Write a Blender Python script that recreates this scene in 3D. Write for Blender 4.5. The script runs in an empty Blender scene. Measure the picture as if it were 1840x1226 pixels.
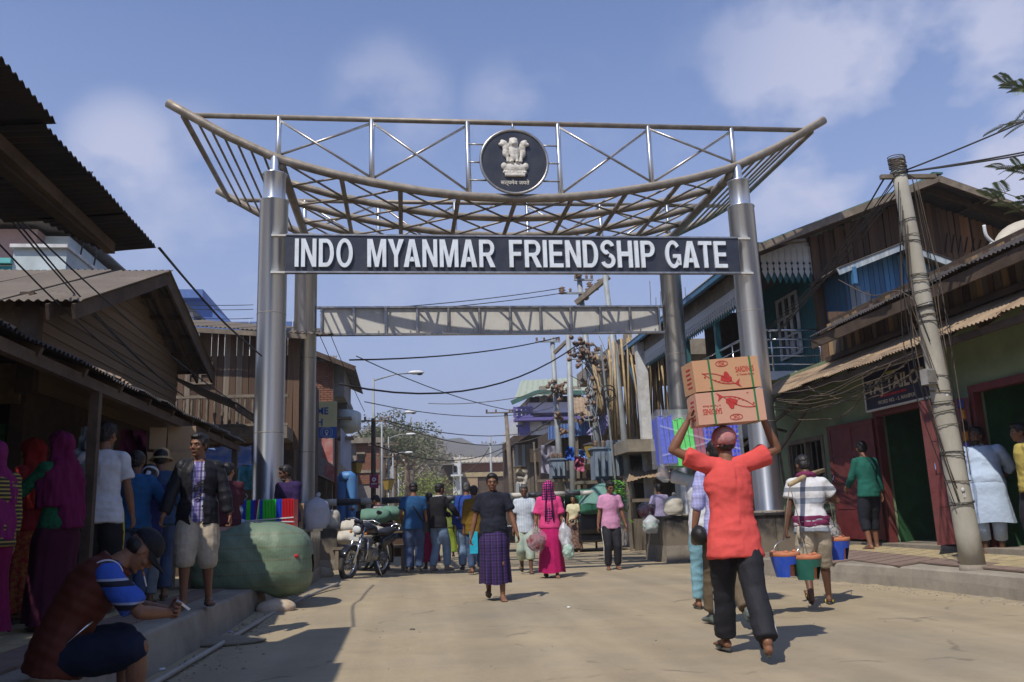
import bpy,bmesh,math,random
from mathutils import Vector,Matrix,noise
from math import sin,cos,pi,radians as R_,atan2,sqrt

random.seed(7)
SC=bpy.context.scene
COL=SC.collection
# ------------------------------------------------------------------ camera
CAM_H,FPX=1.08,1520.0
pit,rol=math.atan(.2079),R_(2.04)
fw=Vector((0,cos(pit),sin(pit)))
r0=Vector((1,0,0));u0=r0.cross(fw)
rt=r0*cos(rol)-u0*sin(rol);up=r0*sin(rol)+u0*cos(rol)
cam=bpy.data.objects.new('camera',bpy.data.cameras.new('camera'));COL.objects.link(cam)
cam.matrix_world=Matrix(((rt.x,up.x,-fw.x,0),(rt.y,up.y,-fw.y,0),(rt.z,up.z,-fw.z,CAM_H),(0,0,0,1)))
cam.data.lens=36*FPX/1840;cam.data.sensor_width=36
cam.data.clip_start=.05;cam.data.clip_end=20000
SC.camera=cam
# ------------------------------------------------------------------ world + sun
SUN_EL,SUN_AZ=53.0,29.0  # the sun stands behind and to the left, shadows run to azimuth 29 deg
world=bpy.data.worlds.new('World');SC.world=world;world.use_nodes=True
wn,wl=world.node_tree.nodes,world.node_tree.links
wn.clear()
sky=wn.new('ShaderNodeTexSky');sky.sky_type='NISHITA';sky.sun_disc=False
sky.sun_elevation=R_(SUN_EL);sky.sun_rotation=R_(SUN_AZ+180)
sky.altitude=0;sky.air_density=1.3;sky.dust_density=.25;sky.ozone_density=3.5
bg=wn.new('ShaderNodeBackground');bg.inputs['Strength'].default_value=.125
wo=wn.new('ShaderNodeOutputWorld')
tc=wn.new('ShaderNodeTexCoord')
def wnode(t,**k):
    n=wn.new(t)
    for a,b in k.items():setattr(n,a,b)
    return n
def wmath(op,a,b=None,c=None,clamp=False):
    n=wnode('ShaderNodeMath',operation=op,use_clamp=clamp)
    for i,x in enumerate((a,b,c)):
        if x is None:continue
        if isinstance(x,(int,float)):n.inputs[i].default_value=x
        else:wl.new(x,n.inputs[i])
    return n.outputs[0]
def dir_of(px,py):
    d=fw+rt*((px-920)/FPX)-up*((py-613)/FPX)
    return d.normalized()
nz=wnode('ShaderNodeTexNoise');nz.inputs['Scale'].default_value=6.5;nz.inputs['Detail'].default_value=8;nz.inputs['Roughness'].default_value=.52
mp=wnode('ShaderNodeMapping');mp.inputs['Scale'].default_value=(1,1,1.5)
wl.new(tc.outputs['Generated'],mp.inputs['Vector']);wl.new(mp.outputs[0],nz.inputs['Vector'])
total=None
# cloud banks: direction, angular size (deg), strength
for (px,py,rad,k) in [(1620,190,16,1.0),(1800,260,13,1.0),(1520,120,6,.5),(1270,290,5,.42),(225,275,4.4,.9),(330,350,7,.55),(700,180,5,.5),
                         (920,190,4,.45),(1040,195,4,.35),(420,500,6,.5),(620,500,8,.4),(900,520,8,.25),(-900,100,20,.8),(2900,300,22,.8),(300,-900,18,.7),(1400,-1500,20,.7)]:
    d=dir_of(px,py)
    dp=wnode('ShaderNodeVectorMath',operation='DOT_PRODUCT');wl.new(tc.outputs['Generated'],dp.inputs[0]);dp.inputs[1].default_value=d
    mr=wnode('ShaderNodeMapRange',interpolation_type='SMOOTHSTEP');wl.new(dp.outputs['Value'],mr.inputs[0])
    mr.inputs[1].default_value=cos(R_(rad));mr.inputs[2].default_value=cos(R_(rad*.05));mr.inputs[3].default_value=0;mr.inputs[4].default_value=k
    total=mr.outputs[0] if total is None else wmath('MAXIMUM',total,mr.outputs[0])
fac=wmath('MULTIPLY',total,wmath('MULTIPLY',wmath('SUBTRACT',nz.outputs['Fac'],.44,clamp=True),6.5,clamp=True),clamp=True)
fac=wmath('MULTIPLY',fac,.82)
mixc=wnode('ShaderNodeMix',data_type='RGBA');wl.new(fac,mixc.inputs[0])
# hazy air low over the horizon
sz=wnode('ShaderNodeSeparateXYZ');wl.new(tc.outputs['Generated'],sz.inputs[0])
hz=wnode('ShaderNodeMapRange',interpolation_type='SMOOTHSTEP');wl.new(sz.outputs[2],hz.inputs[0]);hz.inputs[1].default_value=.62;hz.inputs[2].default_value=.05;hz.inputs[3].default_value=0;hz.inputs[4].default_value=.96
mixh=wnode('ShaderNodeMix',data_type='RGBA');wl.new(hz.outputs[0],mixh.inputs[0]);wl.new(sky.outputs[0],mixh.inputs[6]);mixh.inputs[7].default_value=(2.7,3.35,4.5,1)
wl.new(mixh.outputs[2],mixc.inputs[6]);mixc.inputs[7].default_value=(5.4,5.5,5.7,1)
tint=wnode('ShaderNodeMix',data_type='RGBA',blend_type='MULTIPLY');tint.inputs[0].default_value=1
wl.new(mixc.outputs[2],tint.inputs[6]);tint.inputs[7].default_value=(.92,.94,1.17,1)
wl.new(tint.outputs[2],bg.inputs['Color']);wl.new(bg.outputs[0],wo.inputs['Surface'])
sun=bpy.data.objects.new('sun',bpy.data.lights.new('sun','SUN'));COL.objects.link(sun)
Ld=Vector((sin(R_(SUN_AZ))*cos(R_(SUN_EL)),cos(R_(SUN_AZ))*cos(R_(SUN_EL)),-sin(R_(SUN_EL))))
sun.rotation_euler=Ld.to_track_quat('-Z','Y').to_euler();sun.location=(0,0,60)
sun.data.energy=4.5;sun.data.angle=R_(.6);sun.data.color=(1,.93,.83)
SC.view_settings.view_transform='Standard';SC.view_settings.look='None'
SC.view_settings.gamma=1;SC.view_settings.use_curve_mapping=False
SC.view_settings.exposure=-.06
SC.cycles.volume_bounces=1;SC.cycles.max_bounces=6;SC.cycles.diffuse_bounces=2;SC.cycles.glossy_bounces=3;SC.cycles.transparent_max_bounces=12
SC.cycles.caustics_reflective=False;SC.cycles.caustics_refractive=False
# ------------------------------------------------------------------ frames
TH=R_(7.5);ORIG=Vector((.22,15,0))
FS=Matrix.Translation(ORIG)@Matrix.Rotation(TH,4,'Z')
FW=Matrix.Identity(4)
INV={}
# ------------------------------------------------------------------ materials
MATS={}
def mat(name,col,rough=.75,metal=0.,var=.2,sc=3.,bump=.15,bsc=40.,st=(1,1,1),rnd=0.,dirt=None,dsc=1.2,damt=.5,spec=.4,alpha=1.,trans=0.,bdist=.01):
    if name in MATS: return MATS[name]
    m=bpy.data.materials.new(name);m.use_nodes=True;MATS[name]=m
    n,l=m.node_tree.nodes,m.node_tree.links
    b=n['Principled BSDF']
    t=n.new('ShaderNodeTexCoord');v=t.outputs['Object']
    oi=n.new('ShaderNodeObjectInfo')
    if rnd:
        ad=n.new('ShaderNodeVectorMath');ad.operation='ADD';l.new(v,ad.inputs[0])
        cm=n.new('ShaderNodeCombineXYZ');mm=n.new('ShaderNodeMath');mm.operation='MULTIPLY';mm.inputs[1].default_value=37;l.new(oi.outputs['Random'],mm.inputs[0])
        for i in range(3):l.new(mm.outputs[0],cm.inputs[i])
        l.new(cm.outputs[0],ad.inputs[1]);v=ad.outputs[0]
    mpn=n.new('ShaderNodeMapping');mpn.inputs['Scale'].default_value=st;l.new(v,mpn.inputs['Vector'])
    nn=n.new('ShaderNodeTexNoise');nn.inputs['Scale'].default_value=sc;nn.inputs['Detail'].default_value=6;nn.inputs['Roughness'].default_value=.65
    l.new(mpn.outputs[0],nn.inputs['Vector'])
    rp=n.new('ShaderNodeValToRGB');l.new(nn.outputs['Fac'],rp.inputs[0])
    rp.color_ramp.elements[0].position=.3;rp.color_ramp.elements[1].position=.7
    rp.color_ramp.elements[0].color=(*[c*(1-var) for c in col],1);rp.color_ramp.elements[1].color=(*[min(1,c*(1+var)) for c in col],1)
    out=rp.outputs[0]
    if dirt:
        dn=n.new('ShaderNodeTexNoise');dn.inputs['Scale'].default_value=dsc;dn.inputs['Detail'].default_value=8;dn.inputs['Roughness'].default_value=.7;l.new(mpn.outputs[0],dn.inputs['Vector'])
        dr=n.new('ShaderNodeMapRange');dr.inputs[1].default_value=.45;dr.inputs[2].default_value=.68;dr.inputs[4].default_value=damt;l.new(dn.outputs['Fac'],dr.inputs[0])
        mx=n.new('ShaderNodeMix');mx.data_type='RGBA';l.new(dr.outputs[0],mx.inputs[0]);l.new(out,mx.inputs[6]);mx.inputs[7].default_value=(*dirt,1);out=mx.outputs[2]
    if rnd:
        hr=n.new('ShaderNodeMapRange');hr.inputs[3].default_value=1-rnd;hr.inputs[4].default_value=1+rnd;l.new(oi.outputs['Random'],hr.inputs[0])
        vm=n.new('ShaderNodeVectorMath');vm.operation='SCALE';l.new(out,vm.inputs[0]);l.new(hr.outputs[0],vm.inputs['Scale']);out=vm.outputs[0]
    l.new(out,b.inputs['Base Color'])
    b.inputs['Roughness'].default_value=rough;b.inputs['Metallic'].default_value=metal
    b.inputs['Specular IOR Level'].default_value=spec
    if alpha<1:b.inputs['Alpha'].default_value=alpha
    if trans:b.inputs['Transmission Weight'].default_value=trans
    if bump:
        bn=n.new('ShaderNodeTexNoise');bn.inputs['Scale'].default_value=bsc;bn.inputs['Detail'].default_value=4;l.new(mpn.outputs[0],bn.inputs['Vector'])
        bp=n.new('ShaderNodeBump');bp.inputs['Strength'].default_value=bump;bp.inputs['Distance'].default_value=bdist;l.new(bn.outputs['Fac'],bp.inputs['Height']);l.new(bp.outputs[0],b.inputs['Normal'])
    return m
def cloth(name,col,**k):
    k.setdefault('rough',.9);k.setdefault('var',.16);k.setdefault('sc',7);k.setdefault('bump',.45);k.setdefault('bsc',14);k.setdefault('spec',.15);k.setdefault('bdist',.02)
    return mat('cloth_'+name,col,**k)
def banded(name,bands,axis='Z',period=.1,bands2=None,axis2='X',period2=.1,rough=.85):
    """colour bands along an axis of the object; bands = [(pos, colour)]; optional second set is multiplied in (checks)."""
    if name in MATS: return MATS[name]
    m=mat(name,(.5,.5,.5),rough=rough,bump=.4,bsc=14,bdist=.02);n,l=m.node_tree.nodes,m.node_tree.links;b=n['Principled BSDF']
    t=n.new('ShaderNodeTexCoord');sp=n.new('ShaderNodeSeparateXYZ');l.new(t.outputs['Object'],sp.inputs[0])
    def ramp(ax,per,bd):
        a=n.new('ShaderNodeMath');a.operation='DIVIDE';l.new(sp.outputs['XYZ'.index(ax)],a.inputs[0]);a.inputs[1].default_value=per
        f=n.new('ShaderNodeMath');f.operation='FRACT';l.new(a.outputs[0],f.inputs[0])
        r=n.new('ShaderNodeValToRGB');r.color_ramp.interpolation='CONSTANT';l.new(f.outputs[0],r.inputs[0])
        e=r.color_ramp.elements
        while len(e)<len(bd):e.new(.5)
        for i,(p,c) in enumerate(bd):e[i].position=p;e[i].color=(*c,1)
        return r.outputs[0]
    o=ramp(axis,period,bands)
    if bands2:
        x=n.new('ShaderNodeMix');x.data_type='RGBA';x.blend_type='MULTIPLY';x.inputs[0].default_value=1
        l.new(o,x.inputs[6]);l.new(ramp(axis2,period2,bands2),x.inputs[7]);o=x.outputs[2]
    l.new(o,b.inputs['Base Color'])
    return m
# ------------------------------------------------------------------ mesh builder
class MB:
    def __init__(s):s.v=[];s.f=[]
    def add(s,vs,fs):
        o=len(s.v);s.v+=[Vector(p) for p in vs];s.f+=[tuple(i+o for i in f) for f in fs]; return s
    def box(s,c,d,rot=None):
        c=Vector(c);h=[x/2 for x in d]
        vs=[Vector((a*h[0],b*h[1],e*h[2])) for a in (-1,1) for b in (-1,1) for e in (-1,1)]
        if rot is not None:
            M=rot if isinstance(rot,Matrix) else Matrix.Rotation(R_(rot),3,'Z');vs=[M@q for q in vs]
        return s.add([c+q for q in vs],[(0,1,3,2),(4,6,7,5),(0,4,5,1),(2,3,7,6),(0,2,6,4),(1,5,7,3)])
    def bar(s,a,b,w,h=None):
        a,b=Vector(a),Vector(b);h=h or w;d=b-a
        M=d.to_track_quat('X','Z').to_matrix()
        return s.box((a+b)/2,(d.length,w,h),M)
    def tube(s,pts,r,n=8,cap=True):
        pts=[Vector(p) for p in pts];k=len(pts);rs=r if isinstance(r,(list,tuple)) else [r]*k
        vs,fs=[],[];prev=None
        for i,p in enumerate(pts):
            d=(pts[min(i+1,k-1)]-pts[max(i-1,0)])
            d=d.normalized() if d.length>1e-9 else Vector((0,0,1))
            if prev is None:
                a=d.orthogonal().normalized()
            else:
                a=(prev-d*prev.dot(d));a=a.normalized() if a.length>1e-6 else d.orthogonal().normalized()
            prev=a;b=d.cross(a)
            vs+=[p+(a*cos(2*pi*j/n)+b*sin(2*pi*j/n))*rs[i] for j in range(n)]
        for i in range(k-1):
            for j in range(n):
                q=(j+1)%n;fs.append((i*n+j,i*n+q,(i+1)*n+q,(i+1)*n+j))
        if cap:fs+=[tuple(range(n))[::-1],tuple((k-1)*n+j for j in range(n))]
        return s.add(vs,fs)
    def loft(s,rings,n=16,cap=True):
        vs,fs=[],[]
        for (c,ax,ay) in rings:vs+=[Vector(c)+Vector(ax)*cos(2*pi*j/n)+Vector(ay)*sin(2*pi*j/n) for j in range(n)]
        for i in range(len(rings)-1):
            for j in range(n):
                q=(j+1)%n;fs.append((i*n+j,i*n+q,(i+1)*n+q,(i+1)*n+j))
        if cap:fs+=[tuple(range(n))[::-1],tuple((len(rings)-1)*n+j for j in range(n))]
        return s.add(vs,fs)
    def ball(s,c,r,M=None,n=12,m=8):
        r=Vector(r) if hasattr(r,'__len__') else Vector((r,r,r));c=Vector(c)
        vs=[Vector((0,0,-1))];fs=[]
        for i in range(1,m):
            t=-pi/2+pi*i/m
            vs+=[Vector((cos(t)*cos(2*pi*j/n),cos(t)*sin(2*pi*j/n),sin(t))) for j in range(n)]
        vs.append(Vector((0,0,1)))
        for j in range(n):fs.append((0,1+(j+1)%n,1+j))
        for i in range(m-2):
            for j in range(n):q=(j+1)%n;fs.append((1+i*n+j,1+i*n+q,1+(i+1)*n+q,1+(i+1)*n+j))
        L=len(vs)-1
        for j in range(n):fs.append((L,1+(m-2)*n+j,1+(m-2)*n+(j+1)%n))
        vs=[Vector((q.x*r.x,q.y*r.y,q.z*r.z)) for q in vs]
        if M is not None:vs=[M@q for q in vs]
        return s.add([c+q for q in vs],fs)
    def lathe(s,prof,c=(0,0,0),n=20,M=None):
        c=Vector(c);vs,fs=[],[]
        for (r,z) in prof:
            for j in range(n):
                q=Vector((r*cos(2*pi*j/n),r*sin(2*pi*j/n),z));vs.append(c+(M@q if M is not None else q))
        for i in range(len(prof)-1):
            for j in range(n):q=(j+1)%n;fs.append((i*n+j,i*n+q,(i+1)*n+q,(i+1)*n+j))
        return s.add(vs,fs)
    def prism(s,poly,fn,d):
        """poly: 2D points, fn(x, y, depth) -> 3D point."""
        k=len(poly);vs=[fn(x,y,0) for x,y in poly]+[fn(x,y,d) for x,y in poly]
        return s.add(vs,[tuple(range(k))[::-1],tuple(range(k,2*k))]+[(i,(i+1)%k,(i+1)%k+k,i+k) for i in range(k)])
    def quad(s,a,b,c,d): return s.add([a,b,c,d],[(0,1,2,3)])
    def torus(s,c,R,r,ax=(1,0,0),n=28,m=8,sx=1.):
        A=Vector(ax).normalized();X=A.orthogonal().normalized();Y=A.cross(X);c=Vector(c);vs,fs=[],[]
        for i in range(n):
            t=2*pi*i/n;rad=X*cos(t)+Y*sin(t)
            for j in range(m):p=2*pi*j/m;vs.append(c+rad*(R+r*cos(p))+A*(r*sx*sin(p)))
        for i in range(n):
            for j in range(m):fs.append((i*m+j,i*m+(j+1)%m,((i+1)%n)*m+(j+1)%m,((i+1)%n)*m+j))
        return s.add(vs,fs)
    def corr(s,a,b,c,d,per=.076,amp=.012,sag=0.,seed=0,rag=0.,ny=2):
        """corrugated sheet a-b (eave) and d-c (ridge); ridges run from a to d; thickness 2.5 mm."""
        a,b,c,d=map(Vector,(a,b,c,d));L=(b-a).length;nx=max(4,int(L/per*4));N=(b-a).cross(d-a).normalized();rr=random.Random(seed)
        vs,fs=[],[];ro=[rr.uniform(-rag,rag) for _ in range(int(L/.8)+2)]
        for layer in (0,1):
            for i in range(nx+1):
                x=i/nx;off=ro[int(x*L/.8)]
                for j in range(ny+1):
                    y=j/ny;p=(a*(1-x)+b*x)*(1-y)+(d*(1-x)+c*x)*y
                    if j==0:p=p+(a-d).normalized()*off
                    p=p+N*(amp*sin(2*pi*x*L/per)+sag*noise.noise(Vector((x*L*.8+seed,y*1.7,seed)))+layer*.003);vs.append(p)
        K=(nx+1)*(ny+1)
        for i in range(nx):
            for j in range(ny):
                q=i*(ny+1)+j;f=(q,q+ny+1,q+ny+2,q+1);fs.append(f);fs.append(tuple(K+t for t in f[::-1]))
        return s.add(vs,fs)
    def build(s,name,m,parent=None,smooth=False,label=None,kind=None,frame=None):
        me=bpy.data.meshes.new(name);vs=s.v
        if parent is not None:I=INV.get(parent.name,None);vs=[I@q for q in vs] if I is not None else vs
        o=bpy.data.objects.new(name,me)
        if parent is None:
            x=[q.x for q in vs];y=[q.y for q in vs];z=[q.z for q in vs]
            c=Vector(((min(x)+max(x))/2,(min(y)+max(y))/2,min(z)));vs=[q-c for q in vs]
            o.matrix_world=(frame or FW)@Matrix.Translation(c)
        me.from_pydata([tuple(q) for q in vs],[],s.f);me.materials.append(m)
        if smooth:me.polygons.foreach_set('use_smooth',[True]*len(me.polygons))
        COL.objects.link(o)
        if parent is not None:
            o.parent=parent
            if parent.name in INV:INV[o.name]=INV[parent.name]
        if label:o['label']=label
        if kind:o['kind']=kind
        return o
def thing(name,label,cat,loc=(0,0,0),rot=0.,frame=FS,group=None,local=False,scale=1.):
    o=bpy.data.objects.new(name,None);COL.objects.link(o);o.empty_display_size=.2
    o.matrix_world=frame@Matrix.Translation(loc)@Matrix.Rotation(R_(rot),4,'Z')@Matrix.Scale(scale,4)
    if label:o['label']=label
    if cat:o['category']=cat
    if group:o['group']=group
    INV[o.name]=Matrix.Identity(4) if local else Matrix.Translation(-Vector(loc))
    return o
def solo(name,mb,m,label,cat,frame=FS,group=None,smooth=False,kind=None):
    o=mb.build(name,m,None,smooth,frame=frame)
    if label:o['label']=label
    if cat:o['category']=cat
    if group:o['group']=group
    if kind:o['kind']=kind
    return o
def struct(name,mb,m,smooth=False,frame=FS):
    o=mb.build(name,m,None,smooth,frame=frame);o['kind']='structure'; return o
UC={}
def piece(name,c,d,m,parent,rot=None,label=None):
    """one plank, brick, panel ...: a shared unit box placed and scaled under its parent"""
    if m.name not in UC:
        me=bpy.data.meshes.new('piece');h=MB().box((0,0,0),(1,1,1))
        bm=bmesh.new();vs=[bm.verts.new(q) for q in h.v];[bm.faces.new([vs[i] for i in f]) for f in h.f]
        bm.to_mesh(me);bm.free();me.materials.append(m);UC[m.name]=me
    o=bpy.data.objects.new(name,UC[m.name]);COL.objects.link(o);o.parent=parent
    I=INV.get(parent.name,Matrix.Identity(4));Mr=Matrix.Identity(4)
    if rot is not None:Mr=(rot if isinstance(rot,Matrix) else Matrix.Rotation(R_(rot),3,'Z')).to_4x4()
    elif name=='plank':Mr=(Matrix.Rotation(random.gauss(0,.006),3,'Y')@Matrix.Rotation(random.gauss(0,.008),3,'X')@Matrix.Rotation(random.gauss(0,.03),3,'Z')).to_4x4()
    o.matrix_local=Matrix.Translation(I@Vector(c))@Mr@Matrix.Diagonal((*d,1))
    if label:o['label']=label
    return o
def copy_tree(o,parent=None,mw=None):
    c=o.copy();COL.objects.link(c)
    if parent is not None:c.parent=parent
    elif mw is not None:c.matrix_world=mw
    for ch in list(o.children):copy_tree(ch,c)
    return c
FONT=None
def textmesh(txt,m,name,size=1.,ext=.01,bold=0.,loc=(0,0,0),X=(1,0,0),Y=(0,0,1),width=None,parent=None,center=False,skew=0.):
    cu=bpy.data.curves.new('t','FONT');cu.body=txt;cu.size=size;cu.extrude=ext;cu.offset=bold*size;cu.resolution_u=3
    t=bpy.data.objects.new('t',cu);COL.objects.link(t);dg=bpy.context.evaluated_depsgraph_get()
    me=bpy.data.meshes.new_from_object(t.evaluated_get(dg));bpy.data.objects.remove(t)
    X,Y=Vector(X).normalized(),Vector(Y).normalized();Z=X.cross(Y)
    xs=[v.co.x for v in me.vertices] or [0];x0,x1=min(xs),max(xs);k=width/(x1-x0) if width else 1.
    cx=(x0+x1)/2 if center else x0
    mb=MB();mb.v=[Vector(loc)+X*((v.co.x-cx)*k+skew*v.co.y)+Y*v.co.y+Z*v.co.z for v in me.vertices];mb.f=[tuple(p.vertices) for p in me.polygons]
    bpy.data.meshes.remove(me)
    return mb if name is None else mb.build(name,m,parent)
def cable(pts,r,m,label,group=None,n=5,frame=FS,sag=0.,name='power_cable',seg=12):
    P=[Vector(p) for p in pts]
    if len(P)==2 and sag:
        a,b=P;P=[a.lerp(b,i/seg)-Vector((0,0,sag*4*(i/seg)*(1-i/seg))) for i in range(seg+1)]
    elif len(P)>2:P=spline(P,5)
    return solo(name,MB().tube(P,r,n),m,label,'cable',frame,group,smooth=True)
def spline(P,k=6):
    P=[Vector(p) for p in P];out=[]
    for i in range(len(P)-1):
        a,b,c,d=P[max(i-1,0)],P[i],P[i+1],P[min(i+2,len(P)-1)]
        for j in range(k):
            t=j/k;out.append(.5*((2*b)+(c-a)*t+(2*a-5*b+4*c-d)*t*t+(3*b-a-3*c+d)*t**3))
    out.append(P[-1]); return out
def sst(x,y,Y):
    """world point seen at pixel (x, y) at forward distance Y, in street coordinates"""
    d=fw+rt*((x-920)/FPX)-up*((y-613)/FPX);p=Vector((0,0,CAM_H))+d*(Y/d.y)
    return FS.inverted()@p
def sat(x,y,axis,val):
    """where the line of sight through pixel (x, y) meets the street-frame plane u / v / z = val"""
    d=FS.inverted().to_3x3()@(fw+rt*((x-920)/FPX)-up*((y-613)/FPX));c=FS.inverted()@Vector((0,0,CAM_H));i='uvz'.index(axis)
    return c+d*((val-c[i])/d[i])
# ================================================================== ground, pavements, hills
def gh(u,v):
    """height of the ground in the street frame: flat road, a slightly raised left verge by the gate"""
    e=max(0,min(1,(-u-1.2)/2.6))*max(0,min(1,(v+6)/6));e=e*e*(3-2*e)
    return .15*e*max(0,min(1,(60-v)/40))+.012*noise.noise(Vector((u*.35,v*.35,0)))*(1 if abs(u)<30 and abs(v)<80 else 0)
def lines(near,far,step,grow):
    a=[i*step for i in range(int(near/step)+1)];d=step
    while a[-1]<far:d*=grow;a.append(a[-1]+d)
    return a
gx=lines(9,6000,.3,1.35);gx=sorted({-q for q in gx}|set(gx))
gy=lines(26,6000,.3,1.3);gy2=lines(24,3000,.4,1.35);gy=sorted({-q for q in gy2}|set(gy))
g=MB();g.v=[Vector((x,y,gh(x,y))) for x in gx for y in gy]
ny_=len(gy);g.f=[(i*ny_+j,(i+1)*ny_+j,(i+1)*ny_+j+1,i*ny_+j+1) for i in range(len(gx)-1) for j in range(ny_-1)]
m_road=mat('road_dust',(.355,.29,.19),rough=.92,var=.13,sc=.9,bump=.5,bsc=26,dirt=(.27,.235,.175),dsc=.35,damt=.75,spec=.15,bdist=.012)
def road_extra(m):
    n,l=m.node_tree.nodes,m.node_tree.links;b=n['Principled BSDF'];src=b.inputs['Base Color'].links[0].from_socket
    t=n.new('ShaderNodeTexCoord')
    vz=n.new('ShaderNodeTexVoronoi');vz.inputs['Scale'].default_value=16;l.new(t.outputs['Object'],vz.inputs['Vector'])
    r=n.new('ShaderNodeMapRange');r.inputs[1].default_value=.03;r.inputs[2].default_value=.10;r.inputs[3].default_value=.55;r.inputs[4].default_value=0;l.new(vz.outputs['Distance'],r.inputs[0])
    gt=n.new('ShaderNodeMath');gt.operation='GREATER_THAN';gt.inputs[1].default_value=.5
    sx=n.new('ShaderNodeSeparateColor');l.new(vz.outputs['Color'],sx.inputs[0]);l.new(sx.outputs[0],gt.inputs[0])
    mu=n.new('ShaderNodeMath');mu.operation='MULTIPLY';l.new(r.outputs[0],mu.inputs[0]);l.new(gt.outputs[0],mu.inputs[1])
    x=n.new('ShaderNodeMix');x.data_type='RGBA';l.new(mu.outputs[0],x.inputs[0]);l.new(src,x.inputs[6]);x.inputs[7].default_value=(.10,.085,.065,1)
    # fine wandering cracks
    wv=n.new('ShaderNodeTexVoronoi');wv.feature='DISTANCE_TO_EDGE';wv.inputs['Scale'].default_value=.55;wd=n.new('ShaderNodeTexNoise');wd.inputs['Scale'].default_value=2.2;wd.inputs['Detail'].default_value=6;l.new(t.outputs['Object'],wd.inputs['Vector'])
    wm=n.new('ShaderNodeMix');wm.data_type='RGBA';wm.inputs[0].default_value=.35;l.new(t.outputs['Object'],wm.inputs[6]);l.new(wd.outputs['Color'],wm.inputs[7]);l.new(wm.outputs[2],wv.inputs['Vector'])
    wr=n.new('ShaderNodeMapRange');wr.inputs[1].default_value=.002;wr.inputs[2].default_value=.012;wr.inputs[3].default_value=.55;wr.inputs[4].default_value=0;l.new(wv.outputs['Distance'],wr.inputs[0])
    wk=n.new('ShaderNodeMapRange');wk.inputs[1].default_value=.5;wk.inputs[2].default_value=.62;l.new(wd.outputs['Fac'],wk.inputs[0]);wx=n.new('ShaderNodeMath');wx.operation='MULTIPLY';l.new(wr.outputs[0],wx.inputs[0]);l.new(wk.outputs[0],wx.inputs[1])
    x0=n.new('ShaderNodeMix');x0.data_type='RGBA';l.new(wx.outputs[0],x0.inputs[0]);l.new(x.outputs[2],x0.inputs[6]);x0.inputs[7].default_value=(.12,.10,.075,1);x=x0
    # darker worn patches
    pn=n.new('ShaderNodeTexNoise');pn.inputs['Scale'].default_value=2.6;pn.inputs['Detail'].default_value=9;pn.inputs['Roughness'].default_value=.72;l.new(t.outputs['Object'],pn.inputs['Vector'])
    pm=n.new('ShaderNodeMapRange');pm.inputs[1].default_value=.52;pm.inputs[2].default_value=.74;pm.inputs[4].default_value=.38;l.new(pn.outputs['Fac'],pm.inputs[0])
    x1=n.new('ShaderNodeMix');x1.data_type='RGBA';l.new(pm.outputs[0],x1.inputs[0]);l.new(x.outputs[2],x1.inputs[6]);x1.inputs[7].default_value=(.21,.18,.13,1);x=x1
    # long faint tyre sweeps along the street
    mp2=n.new('ShaderNodeMapping');mp2.inputs['Scale'].default_value=(1.3,.07,1);l.new(t.outputs['Object'],mp2.inputs['Vector'])
    n2=n.new('ShaderNodeTexNoise');n2.inputs['Scale'].default_value=1.6;n2.inputs['Detail'].default_value=5;l.new(mp2.outputs[0],n2.inputs['Vector'])
    r2=n.new('ShaderNodeMapRange');r2.inputs[1].default_value=.38;r2.inputs[2].default_value=.66;r2.inputs[3].default_value=.9;r2.inputs[4].default_value=1.07;l.new(n2.outputs['Fac'],r2.inputs[0])
    vm=n.new('ShaderNodeVectorMath');vm.operation='SCALE';l.new(x.outputs[2],vm.inputs[0]);l.new(r2.outputs[0],vm.inputs['Scale']);l.new(vm.outputs[0],b.inputs['Base Color'])
road_extra(m_road)
struct('ground',g,m_road,True)

m_conc=mat('concrete',(.27,.235,.185),rough=.9,var=.22,sc=2.2,bump=.5,bsc=30,dirt=(.13,.11,.085),dsc=1.4,damt=.8)
m_conc2=mat('pavement_concrete',(.30,.265,.21),rough=.9,var=.18,sc=2.0,bump=.35,bsc=30,dirt=(.17,.145,.115),dsc=1.1,damt=.8)
m_tile=mat('yellow_paving',(.42,.34,.19),rough=.85,var=.12,sc=3,bump=.5,bsc=45,dirt=(.22,.18,.13),dsc=1.6,damt=.7,rnd=.06)
m_tile2=mat('red_paving',(.22,.155,.125),rough=.85,var=.15,sc=3,bump=.5,bsc=45,dirt=(.19,.16,.12),dsc=1.6,damt=.7,rnd=.06)
m_gray=mat('grey_render',(.30,.29,.27),rough=.9,var=.15,sc=2,bump=.3,dirt=(.12,.11,.10),dsc=1.2)
def pavement(edge,inner,z0,z1,base=-.3):
    """edge: kerb line [(u, v)], inner: u of the back; sloping slab with a broken kerb face"""
    mb=MB();E=[]
    for i in range(len(edge)-1):
        a,b=edge[i],edge[i+1];k=max(1,int(abs(b[1]-a[1])/.22))
        for j in range(k):t=j/k;E.append((a[0]+(b[0]-a[0])*t,a[1]+(b[1]-a[1])*t))
    E.append(edge[-1]);s=1 if inner>edge[0][0] else -1
    vs=[]
    for (u,v) in E:
        w=.02*noise.noise(Vector((v*2.3,u,3)));w2=.015*noise.noise(Vector((v*4.1,u,9)))
        vs+=[(u-s*(.05+w2),v,base),(u-s*.02+w,v,z0*.5+w),(u+w*.6,v,z0-.02+w2*.5),(u+s*.03,v,z0+w2*.4),(u+s*.5,v,z0+(z1-z0)*.2),(inner,v,z1),(inner,v,base)]
    n=7;fs=[]
    for i in range(len(E)-1):
        for j in range(n-1):q=(i*n+j,i*n+j+1,(i+1)*n+j+1,(i+1)*n+j);fs.append(q if s>0 else q[::-1])
    fs+=[tuple(range(n)),tuple((len(E)-1)*n+j for j in range(n))][::1]
    return mb.add(vs,fs)
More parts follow.
